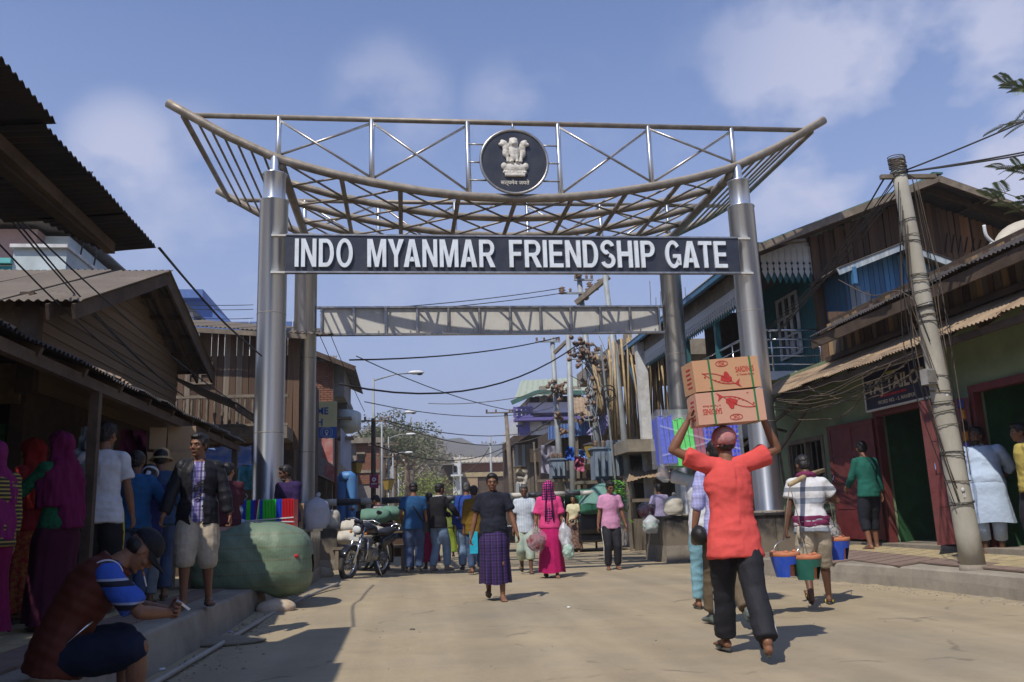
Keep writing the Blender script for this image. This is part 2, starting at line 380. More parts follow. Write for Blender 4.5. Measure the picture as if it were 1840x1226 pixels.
# left pavement
KL=[(-4.16,-24),(-4.16,-10),(-4.08,-5.8),(-4.02,-2.95)]
pl=pavement(KL,-12,.32,.40);struct('pavement',pl,m_conc2)
# right pavement: swings in towards the gate
KR=[(4.46,-24),(4.44,-6),(4.36,-4.2),(4.0,-2.6),(3.75,-1.2),(3.72,-.9)]
pr=pavement(KR,6.2,.26,.48);struct('pavement',pr,m_conc2)
# paving slabs laid on top in bands: red by the kerb, yellow behind
def slabs(parent,u0,u1,v0,v1,zf,m,su=.30,sv=.30):
    u=u0
    while u<u1-.05:
        v=v0
        while v<v1-.05:
            c=(u+su/2,v+sv/2,zf(u+su/2,v)+.006)
            if c[0]>kerb_u(c[1])+.12:piece('paving_slab',c,(su-.008,sv-.008,.02),m,parent,Matrix.Rotation(R_(-7),3,'Y'))
            v+=sv
        u+=su
def kerb_u(v):
    for a,b in zip(KR,KR[1:]):
        if a[1]<=v<=b[1]: return a[0]+(b[0]-a[0])*(v-a[1])/(b[1]-a[1])
    return 3.72
rz= lambda u,v:.26+(.48-.26)*max(0,min(1,(u-kerb_u(v))/(6.2-kerb_u(v))))
PR=thing('paving',None,None,(5,-4,0));PR['kind']='structure'
slabs(PR,4.0,4.75,-8.2,-1.0, lambda u,v:rz(u,v)+.004,m_tile2)
slabs(PR,4.75,5.35,-8.2,-1.0, lambda u,v:rz(u,v)+.004,m_tile)
PL=thing('paving',None,None,(-5,-6,0));PL['kind']='structure'
for i in range(3):
    for j in range(26):
        u=-4.55-i*.35;v=-11.2+j*.32
        if v<-3.2:piece('paving_slab',(u,v,.334+(-u-4.1)*.01),(.342,.312,.02),m_tile2 if i==0 else m_tile,PL)
# kerb drain pipe along the left gutter
m_pipe=mat('pvc_pipe',(.33,.31,.27),rough=.6,var=.15,dirt=(.2,.17,.13))
solo('drain_pipe',MB().tube(spline([(-3.95,-9.2,.03),(-3.9,-7.6,.03),(-3.86,-6.4,.03),(-3.8,-5.0,.04),(-3.74,-3.6,.05),(-3.45,-2.0,.12),(-3.2,-1.1,.17)],5),.022,8),m_pipe,'thin grey pipe lying in the gutter below the left kerb','pipe',smooth=True)

# ================================================================== the gate
m_steel=mat('polished_steel',(.68,.73,.80),rough=.36,metal=.9,var=.14,sc=5,bump=.06,bsc=18,st=(1,1,.06),dirt=(.45,.44,.42),dsc=2.5,damt=.3)
m_steel2=mat('dull_steel',(.56,.585,.62),rough=.36,metal=.9,var=.25,sc=6,bump=.05,bsc=16,st=(1,1,.05),dirt=(.20,.17,.14),dsc=3.2,damt=.6)
m_tubes=mat('weathered_tube',(.25,.22,.18),rough=.5,metal=.55,var=.3,sc=5,bump=.25,bsc=30,dirt=(.14,.11,.08),dsc=4,damt=.6)
m_tube2=mat('bright_tube',(.40,.385,.36),rough=.36,metal=.9,var=.25,sc=7,bump=.2,bsc=30,dirt=(.2,.16,.12),dsc=5,damt=.5)
def dusty(m,c=(.36,.30,.23),lo=.35,hi=.8):
    n,l=m.node_tree.nodes,m.node_tree.links;b=n['Principled BSDF'];src=b.inputs['Base Color'].links[0].from_socket
    g=n.new('ShaderNodeNewGeometry');s=n.new('ShaderNodeSeparateXYZ');l.new(g.outputs['True Normal'],s.inputs[0])
    t=n.new('ShaderNodeTexCoord');q=n.new('ShaderNodeTexNoise');q.inputs['Scale'].default_value=9;q.inputs['Detail'].default_value=6;l.new(t.outputs['Object'],q.inputs['Vector'])
    a=n.new('ShaderNodeMath');a.operation='MULTIPLY_ADD';a.inputs[1].default_value=.8;a.inputs[2].default_value=-.4;l.new(q.outputs['Fac'],a.inputs[0])
    ad=n.new('ShaderNodeMath');l.new(s.outputs[2],ad.inputs[0]);l.new(a.outputs[0],ad.inputs[1])
    r=n.new('ShaderNodeMapRange');r.inputs[1].default_value=lo;r.inputs[2].default_value=hi;l.new(ad.outputs[0],r.inputs[0])
    x=n.new('ShaderNodeMix');x.data_type='RGBA';l.new(r.outputs[0],x.inputs[0]);l.new(src,x.inputs[6]);x.inputs[7].default_value=(*c,1);l.new(x.outputs[2],b.inputs['Base Color'])
    y=n.new('ShaderNodeMapRange');y.inputs[3].default_value=b.inputs['Metallic'].default_value;y.inputs[4].default_value=0;l.new(r.outputs[0],y.inputs[0]);l.new(y.outputs[0],b.inputs['Metallic'])
    w=n.new('ShaderNodeMapRange');w.inputs[3].default_value=b.inputs['Roughness'].default_value;w.inputs[4].default_value=.9;l.new(r.outputs[0],w.inputs[0]);l.new(w.outputs[0],b.inputs['Roughness'])
dusty(m_tubes,(.33,.285,.225));dusty(m_tube2,(.36,.31,.25))
def brushed(m):
    n,l=m.node_tree.nodes,m.node_tree.links;b=n['Principled BSDF'];b.inputs['Anisotropic'].default_value=.8;b.inputs['Anisotropic Rotation'].default_value=.25
    t=n.new('ShaderNodeTangent');t.direction_type='RADIAL';t.axis='Z';l.new(t.outputs[0],b.inputs['Tangent'])
brushed(m_steel);brushed(m_steel2)
m_navy=mat('navy_board',(.026,.031,.047),rough=.42,var=.25,sc=3,bump=.05,dirt=(.09,.085,.08),dsc=2.5,damt=.35)
m_white=mat('white_letter',(.70,.76,.80),rough=.5,var=.06,sc=8,bump=.05,dirt=(.45,.43,.38),dsc=6,damt=.35)
m_granite=mat('black_stone',(.028,.028,.03),rough=.28,var=.5,sc=6,bump=.05,dirt=(.12,.105,.085),dsc=1.6,damt=.65)
m_panel=mat('pale_panel',(.56,.55,.50),rough=.6,var=.06,sc=4,bump=.1,st=(1,1,.3),dirt=(.38,.34,.27),dsc=3,damt=.6)
m_relief=mat('stone_relief',(.62,.59,.52),rough=.7,var=.2,sc=14,bump=.5,bsc=50,dirt=(.30,.27,.22),dsc=9,damt=.6)
def base_grime(m,z0=0.,z1=1.6,c=(.20,.155,.11)):
    """splashed mud near the foot of a thing (object z)"""
    n,l=m.node_tree.nodes,m.node_tree.links;b=n['Principled BSDF'];src=b.inputs['Base Color'].links[0].from_socket
    t=n.new('ShaderNodeTexCoord');s=n.new('ShaderNodeSeparateXYZ');l.new(t.outputs['Object'],s.inputs[0])
    q=n.new('ShaderNodeTexNoise');q.inputs['Scale'].default_value=5;q.inputs['Detail'].default_value=6;l.new(t.outputs['Object'],q.inputs['Vector'])
    a=n.new('ShaderNodeMath');a.operation='MULTIPLY_ADD';l.new(q.outputs['Fac'],a.inputs[0]);a.inputs[1].default_value=(z1-z0)*1.2;l.new(s.outputs[2],a.inputs[2])
    r=n.new('ShaderNodeMapRange');r.inputs[1].default_value=z0+(z1-z0)*.4;r.inputs[2].default_value=z1;r.inputs[3].default_value=.8;r.inputs[4].default_value=0;l.new(a.outputs[0],r.inputs[0])
    x=n.new('ShaderNodeMix');x.data_type='RGBA';l.new(r.outputs[0],x.inputs[0]);l.new(src,x.inputs[6]);x.inputs[7].default_value=(*c,1);l.new(x.outputs[2],b.inputs['Base Color'])
    y=n.new('ShaderNodeMapRange');y.inputs[1].default_value=0;y.inputs[2].default_value=.8;y.inputs[3].default_value=b.inputs['Roughness'].default_value;y.inputs[4].default_value=.9;l.new(r.outputs[0],y.inputs[0]);l.new(y.outputs[0],b.inputs['Roughness'])
base_grime(m_granite,0,.75,(.22,.18,.13))

GC=-.06  # centre line of the gate
GATE=thing('steel_gate','tall steel pillar gateway with curved lattice canopy and navy sign board across the street','gateway',(GC,0,0))
DEP=4.2;HW=4.40
curve= lambda x:6.93+.0365*x*x+.00022*x**4  # height of the curved chords over the half span
curve= lambda x,P=((0,6.92),(.87,6.95),(1.7,7.035),(2.66,7.20),(3.5,7.385),(4.35,7.63),(5.3,8.08),(6.33,8.68)):next((a[1]+(b[1]-a[1])*(abs(x)-a[0])/(b[0]-a[0]) for a,b in zip(P,P[1:]) if abs(x)<=b[0]),8.68)
TOPZ=8.45
for (v,hw,bz,rr) in ((0,HW,1.0,.25),(DEP,HW-.10,.98,.25)):
    for s in (-1,1):
        u=GC+s*hw;ms=m_steel if v==0 else m_steel2
        p=MB().lathe([(rr,bz),(rr,6.78),(rr+.012,6.785),(rr+.012,6.80),(rr-.06,6.83)],(u,v,0),40).build('pillar',ms,GATE,True)
        MB().lathe([(rr-.055,6.80),(rr-.055,7.30),(rr-.03,7.305),(rr-.03,7.325),(rr-.12,7.33)],(u,v,0),36).build('upper_sleeve',ms,p,True)
        MB().lathe([(.085,7.32),(.085,curve(hw))],(u,v,0),20).build('neck_tube',ms,p,True)
        MB().lathe([(rr+.03,bz),(rr+.03,bz+.03),(rr+.005,bz+.035)],(u,v,0),36).build('foot_ring',m_conc,p,True)
        for z in (2.62,4.7):MB().lathe([(rr-.002,z-.008),(rr+.004,z-.003),(rr+.004,z+.003),(rr-.002,z+.008)],(u,v,0),36).build('weld_seam',m_tubes,p,True)
        for k in range(8):MB().lathe([(.016,0),(.016,.018),(0,.02)],(u+cos(k*pi/4)*(rr+.07),v+sin(k*pi/4)*(rr+.07),bz+.001),6).build('bolt',m_tubes,p)
        # plinth: four stone faces, a cap and a rough concrete footing
        pl_=MB().box((u,v,.12),(1.64,1.64,.46)).build('footing',m_conc,GATE)
        q=MB().box((u,v,bz/2+.1),(1.56,1.56,bz-.22)).build('plinth',m_granite,GATE)
        for (du,dv,sx,sy) in ((0,-1,1,0),(0,1,1,0),(-1,0,0,1),(1,0,0,1)):
            for k in (-1,0,1):
                piece('stone_slab',(u+du*.79+sx*k*.53,v+dv*.79+sy*k*.53,bz/2+.13),(.52 if sx else .03,.52 if sy else .03,bz-.32),m_granite,q)
        MB().box((u,v,bz-.02),(1.68,1.68,.04)).build('cap_slab',m_granite,q)
for v in (0,DEP):
    k='front' if v==0 else 'rear'
    xs=[-6.33+12.66*i/48 for i in range(49)]
    MB().tube([(GC+x,v,curve(x)) for x in xs],.082,14).build('curved_chord',m_tubes,GATE,True)
    MB().tube([(GC-6.05,v,TOPZ),(GC+6.05,v,TOPZ)],.05,12).build('top_chord',m_tubes,GATE,True)
    px=[-4.35,-2.66,-.87,.87,2.66,4.35]
    for x in px:MB().tube([(GC+x,v,curve(x)),(GC+x,v,TOPZ)],.052,12).build('post',m_steel,GATE,True)
    for a,b in ((0,1),(1,2),(3,4),(4,5)):
        for (p,q,dy) in ((a,b,-.022),(b,a,.022)):
            MB().tube([(GC+px[p],v+dy,TOPZ-.06),(GC+px[q],v+dy,curve(px[q])+.08)],.024,8).build('diagonal_brace',m_tube2,GATE,True)
# inner longitudinal chords of the hull
CH=[0,1.05,2.1,3.15,DEP]
for v in CH[1:4]:
    MB().tube([(GC-4.3+8.6*i/32,v,curve(-4.3+8.6*i/32)-.01) for i in range(33)],.07,12).build('curved_chord',m_tubes,GATE,True)
for s in (-1,1):
    MB().tube([(GC+s*4.3,0,curve(4.3)-.1),(GC+s*4.3,DEP,curve(4.3)-.1)],.085,12).build('end_rib',m_tubes,GATE,True)
    MB().tube([(GC+s*6.05,.03,curve(6.05)-.08),(GC+s*6.05,DEP-.03,curve(6.05)-.08)],.055,10).build('end_rib',m_tubes,GATE,True)
    for k in range(6):
        x=4.62+k*.235;MB().tube([(GC+s*x,0,curve(x)-.03),(GC+s*x,DEP,curve(x)-.03)],.024,8).build('slat',m_tubes,GATE,True)
for i in range(-3,4):
    x=i*1.07;MB().tube([(GC+x,0,curve(x)-.05),(GC+x,DEP,curve(x)-.05)],.045,8).build('rib',m_tubes,GATE,True)
for i in range(-4,4):
    a,b=i*1.07,(i+1)*1.07
    a,b=max(-4.25,a),min(4.25,b)
    for c0,c1 in zip(CH,CH[1:]):
        for (x0,x1) in ((a,b),(b,a)):
            MB().tube([(GC+x0,c0,curve(x0)-.03),(GC+x1,c1,curve(x1)-.03-(.03 if x0>x1 else 0))],.022,6).build('diagonal_brace',m_tubes,GATE,True)
# rear truss beam with pale panels
bz0,bz1=5.25,5.88;u0_,u1_=GC-3.94,GC+3.94
for z in (bz0,bz1):MB().box(((u0_+u1_)/2,DEP,z),(u1_-u0_+.22,.12,.045)).build('beam_flange',m_tube2,GATE)
for i in range(12):
    u=u0_+(u1_-u0_)*i/11;MB().box((u,DEP,(bz0+bz1)/2),(.045,.11,bz1-bz0-.05)).build('beam_stiffener',m_tube2,GATE)
    if i<11:piece('panel',(u+(u1_-u0_)/22,DEP+.01,(bz0+bz1)/2),((u1_-u0_)/11-.05,.03,bz1-bz0-.05),m_panel,GATE)
for i in range(22):
    MB().box((u0_+.2+i*.36,DEP-.05,bz0+.05),(.03,.02,.06)).build('bracket',m_tube2,GATE)
# sign board
SU0,SU1=sat(513,455,'v',-.32).x,sat(1328,455,'v',-.32).x;SZ0,SZ1=5.385,6.07
BRD=MB().box(((SU0+SU1)/2,-.285,(SZ0+SZ1)/2),(SU1-SU0,.07,SZ1-SZ0)).build('sign_board',m_navy,GATE)
for z in (SZ0,SZ1):MB().box(((SU0+SU1)/2,-.288,z),(SU1-SU0+.004,.10,.03)).build('sign_edge',m_tube2,BRD)
for s,ue in ((-1,SU0),(1,SU1)):
    for z in (SZ0+.005,SZ1-.005):MB().box((ue-s*.02+s*.12,-.275,z),(.30,.07,.035)).build('bracket',m_panel,GATE)
def glyph(ch):
    """list of outlines in a box 1 high; t = upright stroke, h = level stroke"""
    t,h=.158,.14;P=[]
    box= lambda x0,y0,x1,y1:P.append([(x0,y0),(x1,y0),(x1,y1),(x0,y1)])
    par= lambda xb,xt,w,y0=0,y1=1:P.append([(xb,y0),(xb+w,y0),(xt+w,y1),(xt,y1)])
    def arc(cx,cy,rx,ry,a0,a1,k=14,tt=t,hh=h):
        for i in range(k):
            p,q=R_(a0+(a1-a0)*i/k),R_(a0+(a1-a0)*(i+1)/k)
            P.append([(cx+rx*cos(p),cy+ry*sin(p)),(cx+rx*cos(q),cy+ry*sin(q)),(cx+(rx-tt)*cos(q),cy+(ry-hh)*sin(q)),(cx+(rx-tt)*cos(p),cy+(ry-hh)*sin(p))])
    W={'I':.158,'N':.62,'D':.62,'O':.68,'M':.78,'Y':.66,'A':.70,'R':.64,'F':.52,'E':.55,'S':.60,'H':.62,'P':.58,'G':.68,'T':.58}[ch]
    if ch=='I':box(0,0,t,1)
    elif ch=='N':box(0,0,t,1);box(W-t,0,W,1);P.append([(t,.66),(t,1),(t+.01,1),(W-t,.34),(W-t,0),(W-t-.01,0)])
    elif ch=='H':box(0,0,t,1);box(W-t,0,W,1);box(t,.42,W-t,.59)
    elif ch=='M':
        box(0,0,t,1);box(W-t,0,W,1);P.append([(t,.68),(t,1),(t+.06,1),(W/2,.34),(W/2,0),(W/2-.07,0)]);P.append([(W/2,0),(W/2,.34),(W-t-.06,1),(W-t,1),(W-t,.68),(W/2+.07,0)])
    elif ch=='T':box(0,1-h,W,1);box(W/2-t/2,0,W/2+t/2,1-h)
    elif ch=='E':box(0,0,t,1);box(t,0,W,h);box(t,.43,W-.04,.43+h);box(t,1-h,W-.01,1)
    elif ch=='F':box(0,0,t,1);box(t,.42,W-.05,.42+h);box(t,1-h,W,1)
    elif ch=='Y':box(W/2-t/2,0,W/2+t/2,.42);P.append([(W/2-t/2,.42),(W/2,.42),(W/2,.60),(.21,1),(0,1)]);P.append([(W/2,.42),(W/2+t/2,.42),(W,1),(W-.21,1),(W/2,.60)])
    elif ch=='A':
        P.append([(0,0),(.20,0),(W/2,.76),(W/2,1),(W/2-.11,1)]);P.append([(W/2,.76),(W-.20,0),(W,0),(W/2+.11,1),(W/2,1)]);P.append([(.252,.20),(W-.252,.20),(W-.295,.36),(.295,.36)])
    elif ch=='O':arc(W/2,.5,W/2,.52,0,360,32)
    elif ch=='D':box(0,0,t,1);box(t,0,.30,h);box(t,1-h,.30,1);arc(.30,.5,W-.30,.5,-90,90,18)
    elif ch in 'PR':
        box(0,0,t,1);box(t,1-h,W-.27,1);box(t,.40,W-.27,.40+h*.9);arc(W-.27,.70,.27,.30,-90,90,12,hh=h*.95)
        if ch=='R':P.append([(.27,.40),(W-.18,0),(W+.03,0),(.46,.41)])
    elif ch=='S':
        arc(.30,.745,.285,.275,15,255,14,tt=t*.95,hh=h);arc(.30,.26,.30,.28,-165,75,14,tt=t*.95,hh=h)
        P.append([(.226,.48),(.378,.53),(.26,.66),(.226,.48)][:3])
    elif ch=='G':arc(W/2,.5,W/2,.52,38,328,26);box(W/2+.0,.37,W-.005,.37+h*.95);box(W-.175,.10,W-.005,.37)
    return W,P
def word(txt,x0,x1,z0,z1):
    gap=.105;kern={'YA':-.12,'AT':-.07,'GA':-.02,'MY':-.03,'AN':-.02,'MA':-.02}
    L=sum(glyph(c)[0] for c in txt)+sum(gap+kern.get(txt[i:i+2],0) for i in range(len(txt)-1));k=(x1-x0)/L;x=x0;kz=z1-z0
    for i,ch in enumerate(txt):
        W,P=glyph(ch);mb=MB()
        for j,poly in enumerate(P):
            ar=sum(p[0]*q[1]-q[0]*p[1] for p,q in zip(poly,poly[1:]+poly[:1]))
            if ar<0:poly=poly[::-1]
            mb.prism(poly, lambda a,b,d:Vector((x+a*k,-.322-d,z0+b*kz)),.045+(j%2)*.0004)
        mb.build('letter',m_white,BRD);x+=(W+gap+kern.get(txt[i:i+2],0))*k
for t,a,b in (('INDO',530,634),('MYANMAR',660,888),('FRIENDSHIP',915,1176),('GATE',1195,1305)):
    pa,pb=sat(a,455,'v',-.34),sat(b,455,'v',-.34);word(t,pa.x,pb.x,5.472,5.985)
# emblem
EC=Vector((GC-.01,-.10,7.62))
def disc(r,y0,y1,n=56):
    return MB().prism([(r*cos(2*pi*i/n),r*sin(2*pi*i/n)) for i in range(n)], lambda x,y,d:EC+Vector((x,y0+d,y)),y1-y0)
EM=disc(.625,0,.07).build('emblem_disc',m_navy,GATE)
MB().torus(EC,.635,.028,(0,1,0),64,8).build('rim',m_tube2,EM,True)
for z in (-.36,0,.36):
    for s in (-1,1):MB().tube([EC+Vector((s*.86,.06,z)),EC+Vector((s*(.62**2-z*z)**.5,.06,z))],.016,6).build('bracket',m_tube2,EM,True)
MB().tube([EC+Vector((0,.06,.62)),(EC.x,EC.y+.06,TOPZ)],.02,6).build('bracket',m_tube2,EM,True)
def remesh(mb,vox,sm=3,disp=None,cut=None,fac=.5,dec=None):
    me=bpy.data.meshes.new('r');me.from_pydata([tuple(q) for q in mb.v],[],mb.f)
    o=bpy.data.objects.new('r',me);COL.objects.link(o)
    r=o.modifiers.new('r','REMESH');r.mode='VOXEL';r.voxel_size=vox;r.use_smooth_shade=True
    if sm:s=o.modifiers.new('s','SMOOTH');s.factor=fac;s.iterations=sm
    if dec:d=o.modifiers.new('d','DECIMATE');d.ratio=dec
    dg=bpy.context.evaluated_depsgraph_get();m2=bpy.data.meshes.new_from_object(o.evaluated_get(dg))
    bpy.data.objects.remove(o);bpy.data.meshes.remove(me)
    out=MB();out.v=[v.co.copy() for v in m2.vertices];nrm=[v.normal.copy() for v in m2.vertices] if disp else None
    out.f=[tuple(p.vertices) for p in m2.polygons];bpy.data.meshes.remove(m2)
    if disp:out.v=[p+n*disp(p) for p,n in zip(out.v,nrm)]
    if cut:out.f=[f for f in out.f if not cut(sum((out.v[i] for i in f),Vector())/len(f))]
    return out
rl=MB();e= lambda x,z,y=0:EC+Vector((x,-.012+y,z))
rl.ball(e(.0,-.135),(.245,.05,.105));rl.ball(e(-.20,-.10),(.06,.05,.07));rl.ball(e(.21,-.10),(.06,.05,.07))
for i in range(9):rl.ball(e(-.2+i*.05,-.225,-.01),(.03,.035,.03))
rl.box(e(.0,-.285,-.01),(.38,.07,.05));rl.box(e(.0,-.245,-.005),(.32,.06,.05))
rl.ball(e(-.01,.35,-.03),(.095,.07,.10));rl.ball(e(-.01,.43,-.02),(.085,.05,.035));rl.ball(e(-.01,.325,-.085),(.045,.035,.04))
rl.ball(e(0,.19,-.02),(.10,.055,.17));rl.ball(e(-.01,.08,-.02),(.075,.05,.08))
for s in (-1,1):
    c=0
    rl.tube([e(c+s*.045,.10,-.03),e(c+s*.05,.0,-.035),e(c+s*.05,-.04,-.05)],[.036,.03,.04],10)
    rl.ball(e(c+s*.19,.345,-.01),(.075,.05,.07));rl.ball(e(c+s*.255,.33,-.015),(.04,.035,.035));rl.ball(e(c+s*.215,.40,0),(.045,.04,.03))
    rl.ball(e(c+s*.155,.27,-.005),(.065,.05,.10));rl.ball(e(c+s*.165,.17,-.005),(.06,.05,.10))
    rl.tube([e(c+s*.16,.15),e(c+s*.125,.06,-.01),e(c+s*.12,-.03,-.02)],[.055,.032,.034],10)
remesh(rl,.009,2,disp=lambda p:.004*noise.noise(p*40)).build('lion_relief',m_relief,EM,True)
for i in range(18):
    pass
textmesh('सत्यमेव जयते',m_relief,'motto',.105,.006,.012,loc=EC+Vector((0,-.006,-.46)),width=.54,parent=EM,center=True)
textmesh('सत्य',m_relief,'motto',.03,.003,.01,loc=EC+Vector((-.01,-.09,.335)),width=.07,parent=EM,center=True) if False else None
# ================================================================== buildings on the right
def bx(name,m,parent,u0,u1,v0,v1,z0,z1,label=None):
    return MB().box(((u0+u1)/2,(v0+v1)/2,(z0+z1)/2),(abs(u1-u0),abs(v1-v0),abs(z1-z0))).build(name,m,parent,label=label)
def beam(name,m,parent,a,b,w,h=None): return MB().bar(a,b,w,h or w).build(name,m,parent)
W_=dict(st=(6,6,.5),rnd=.35,bump=.35,bsc=20)
m_pl_brown=mat('plank_brown',(.105,.062,.038),var=.35,sc=2.5,rough=.8,dirt=(.07,.045,.03),damt=.6,**W_)
m_pl_red=mat('plank_russet',(.22,.115,.055),var=.35,sc=2.5,rough=.8,dirt=(.10,.06,.035),damt=.5,**W_)
m_pl_grey=mat('plank_grey',(.17,.14,.105),var=.35,sc=2.5,rough=.9,dirt=(.06,.05,.04),damt=.7,**W_)
m_pl_tan=mat('plank_tan',(.33,.22,.11),var=.3,sc=2.5,rough=.85,dirt=(.16,.11,.07),damt=.6,**W_)
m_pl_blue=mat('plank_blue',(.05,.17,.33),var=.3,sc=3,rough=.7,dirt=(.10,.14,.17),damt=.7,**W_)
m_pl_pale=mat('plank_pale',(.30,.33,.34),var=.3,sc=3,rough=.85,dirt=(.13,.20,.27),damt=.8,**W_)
m_timber=mat('dark_timber',(.068,.045,.031),var=.4,sc=4,rough=.85,bump=.4,st=(1,1,1),dirt=(.17,.13,.09),damt=.4)
m_timber2=mat('grey_timber',(.20,.165,.125),var=.35,sc=5,rough=.9,bump=.4,dirt=(.1,.08,.06),damt=.6)
m_maroon=mat('maroon_paint',(.14,.028,.03),var=.3,sc=5,rough=.5,bump=.15,dirt=(.10,.05,.04),damt=.6)
m_green=mat('green_wall',(.22,.28,.16),var=.12,sc=2,rough=.9,bump=.2,dirt=(.14,.17,.10),dsc=1.3,damt=.6)
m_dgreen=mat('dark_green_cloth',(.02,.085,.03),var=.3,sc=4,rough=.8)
m_teal=mat('teal_paint',(.025,.14,.16),var=.25,sc=3,rough=.6,bump=.2,dirt=(.05,.13,.14),damt=.6)
m_bluep=mat('blue_paint',(.05,.17,.32),var=.25,sc=3,rough=.5,bump=.1,dirt=(.12,.17,.22),damt=.5)
m_wpaint=mat('white_paint',(.62,.63,.62),var=.08,sc=5,rough=.6,bump=.15,dirt=(.33,.32,.29),dsc=4,damt=.6)
m_tin=mat('rusty_tin',(.34,.25,.16),var=.25,sc=3,rough=.7,metal=.1,bump=.2,dirt=(.20,.12,.07),dsc=2.2,damt=.7)
m_tin2=mat('grey_tin',(.24,.225,.20),var=.25,sc=3,rough=.6,metal=.3,bump=.2,dirt=(.15,.10,.07),dsc=2.2,damt=.7)
m_tind=mat('dark_tin',(.060,.054,.052),var=.3,sc=3,rough=.7,metal=.2,bump=.2,dirt=(.09,.065,.048),dsc=1.7,damt=.7)
m_tingreen=mat('green_tin',(.06,.14,.115),var=.2,sc=3,rough=.55,metal=.2,bump=.1)
m_chrome=mat('rail_steel',(.6,.62,.64),rough=.22,metal=1,var=.1,bump=0)
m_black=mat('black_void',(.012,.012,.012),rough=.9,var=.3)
m_glass=mat('window_glass',(.03,.04,.05),rough=.08,var=.2,bump=0,spec=.6)
m_bamboo=mat('bamboo',(.34,.25,.13),var=.3,sc=6,rough=.6,rnd=.35,bump=.2,dirt=(.16,.12,.08),damt=.6)
m_rail=m_chrome

SHOP=thing('shop_building','green walled shops with maroon doors and rusty awning behind the leaning concrete pole','shop',(5.7,-3,.3))
WU=5.65
zt=3.74
for (v0,v1,z0,z1) in [(-9.5,-6.7,.46,zt),(-6.7,-4.1,2.62,zt),(-4.1,-3.05,.46,zt),(-3.05,-1.62,2.58,zt),(-1.62,.3,.46,zt),(.3,1.75,2.35,zt),(.3,1.75,.46,1.15),(1.75,2.4,.46,zt)]:
    bx('wall',m_green,SHOP,WU,WU+.16,v0,v1,z0,z1)
bx('plinth_step',m_conc,SHOP,5.42,8.9,-9.5,2.4,.0,.46)
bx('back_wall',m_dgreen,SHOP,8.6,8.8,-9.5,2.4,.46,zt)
bx('ceiling',m_timber,SHOP,5.81,8.6,-9.5,2.4,zt-.1,zt-.02)
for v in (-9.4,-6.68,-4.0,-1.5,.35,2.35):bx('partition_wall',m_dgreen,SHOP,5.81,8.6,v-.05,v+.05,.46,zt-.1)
# door frames
def frame(v0,v1,z1,u=WU-.035):
    for v in (v0,v1):bx('door_frame',m_maroon,SHOP,u,u+.12,v-.05,v+.05,.46,z1)
    bx('door_frame',m_maroon,SHOP,u-.004,u+.124,v0-.05,v1+.05,z1,z1+.10)
frame(-3.05,-1.62,2.50);frame(-6.7,-4.1,2.54)
def leaf(hv,hu,w,ang,z0=.5,h=1.98,sgn=1,lab=None):
    """panelled door leaf hinged at (hu, hv), opened by ang from the wall line"""
    d=Vector((-sin(R_(ang)),sgn*cos(R_(ang)),0));n=Vector((d.y,-d.x,0));M=Matrix((d,n,(0,0,1))).transposed()
    f= lambda a,b,z:Vector((hu,hv,0))+d*a+n*b+Vector((0,0,z))
    L=MB().box(f(w/2,0,z0+h/2),(w,.03,h),M).build('door',m_maroon,SHOP,label=lab)
    for x in (0,w/2,w-.0):MB().box(f(min(max(x,.045),w-.045),0,z0+h/2),(.09,.05,h),M).build('stile',m_maroon,L)
    for z in (.05,.55,1.0,1.45,h-.05):MB().box(f(w/2,0,z0+z),(w-.1,.046,.08),M).build('cross_rail',m_maroon,L)
    for s in (.06,):MB().tube([f(w-.1,-.04,z0+1.0),f(w-.1,-.07,z0+1.02),f(w-.1,-.04,z0+1.1)],.008,6).build('handle',m_chrome,L)
leaf(-1.60,WU-.06,1.30,6,sgn=1)
leaf(-3.08,WU-.06,.80,24,sgn=-1,lab='maroon door leaf folded back beside the concrete pole')
leaf(-4.06,WU-.06,.62,60,sgn=1)
leaf(-6.7,WU-.06,1.1,15,sgn=-1)
# window with timber frame left of the doors
for v in (.3,1.0,1.75):bx('window_frame',m_timber2,SHOP,WU-.02,WU+.1,v-.04,v+.04,1.15,2.35)
for z in (1.15,2.35):bx('window_frame',m_timber2,SHOP,WU-.03,WU+.11,.26,1.79,z-.04,z+.04)
for i in range(7):beam('window_bar',m_timber2,SHOP,(WU+.02,.4+i*.21,1.19),(WU+.02,.4+i*.21,2.31),.02)
# tailor sign
S0=bx('sign_board',mat('sign_dark',(.018,.017,.045),rough=.4,var=.2),SHOP,5.52,5.56,-3.42,-1.60,2.60,3.22)
for (a,b,c,d) in ((-3.44,-1.58,2.58,2.61),(-3.44,-1.58,3.21,3.24),(-3.45,-3.42,2.58,3.24),(-1.60,-1.57,2.58,3.24)):bx('sign_edge',m_wpaint,S0,5.505,5.562,a,b,c,d)
m_tl=mat('sign_cream',(.55,.5,.42),var=.1,rough=.6,bump=0);m_tr=mat('sign_red',(.45,.03,.04),var=.1,rough=.6,bump=0);m_ty=mat('sign_yellow',(.45,.42,.05),var=.1,rough=.6,bump=0)
tx=dict(X=(0,-1,0),Y=(0,0,1))
textmesh('TAJ TAILOR',m_tl,'lettering',.30,.003,.02,loc=(5.515,-1.68,2.86),width=1.66,parent=S0,**tx)
textmesh('M. A. KHAN',m_ty,'lettering',.09,.002,.01,loc=(5.516,-2.1,3.11),width=.62,parent=S0,**tx) if False else MB().box((5.517,-2.42,3.135),(.004,.34,.03)).build('lettering',m_ty,S0)
for i in range(9):MB().box((5.516,-2.05-i*.085,2.79),(.004,.055+.015*(i%3),.035)).build('lettering',m_tr,S0)
textmesh('WORD NO. - 5, MANIPUR',m_tl,'lettering',.085,.002,.008,loc=(5.516,-1.95,2.665),width=1.05,parent=S0,**tx)
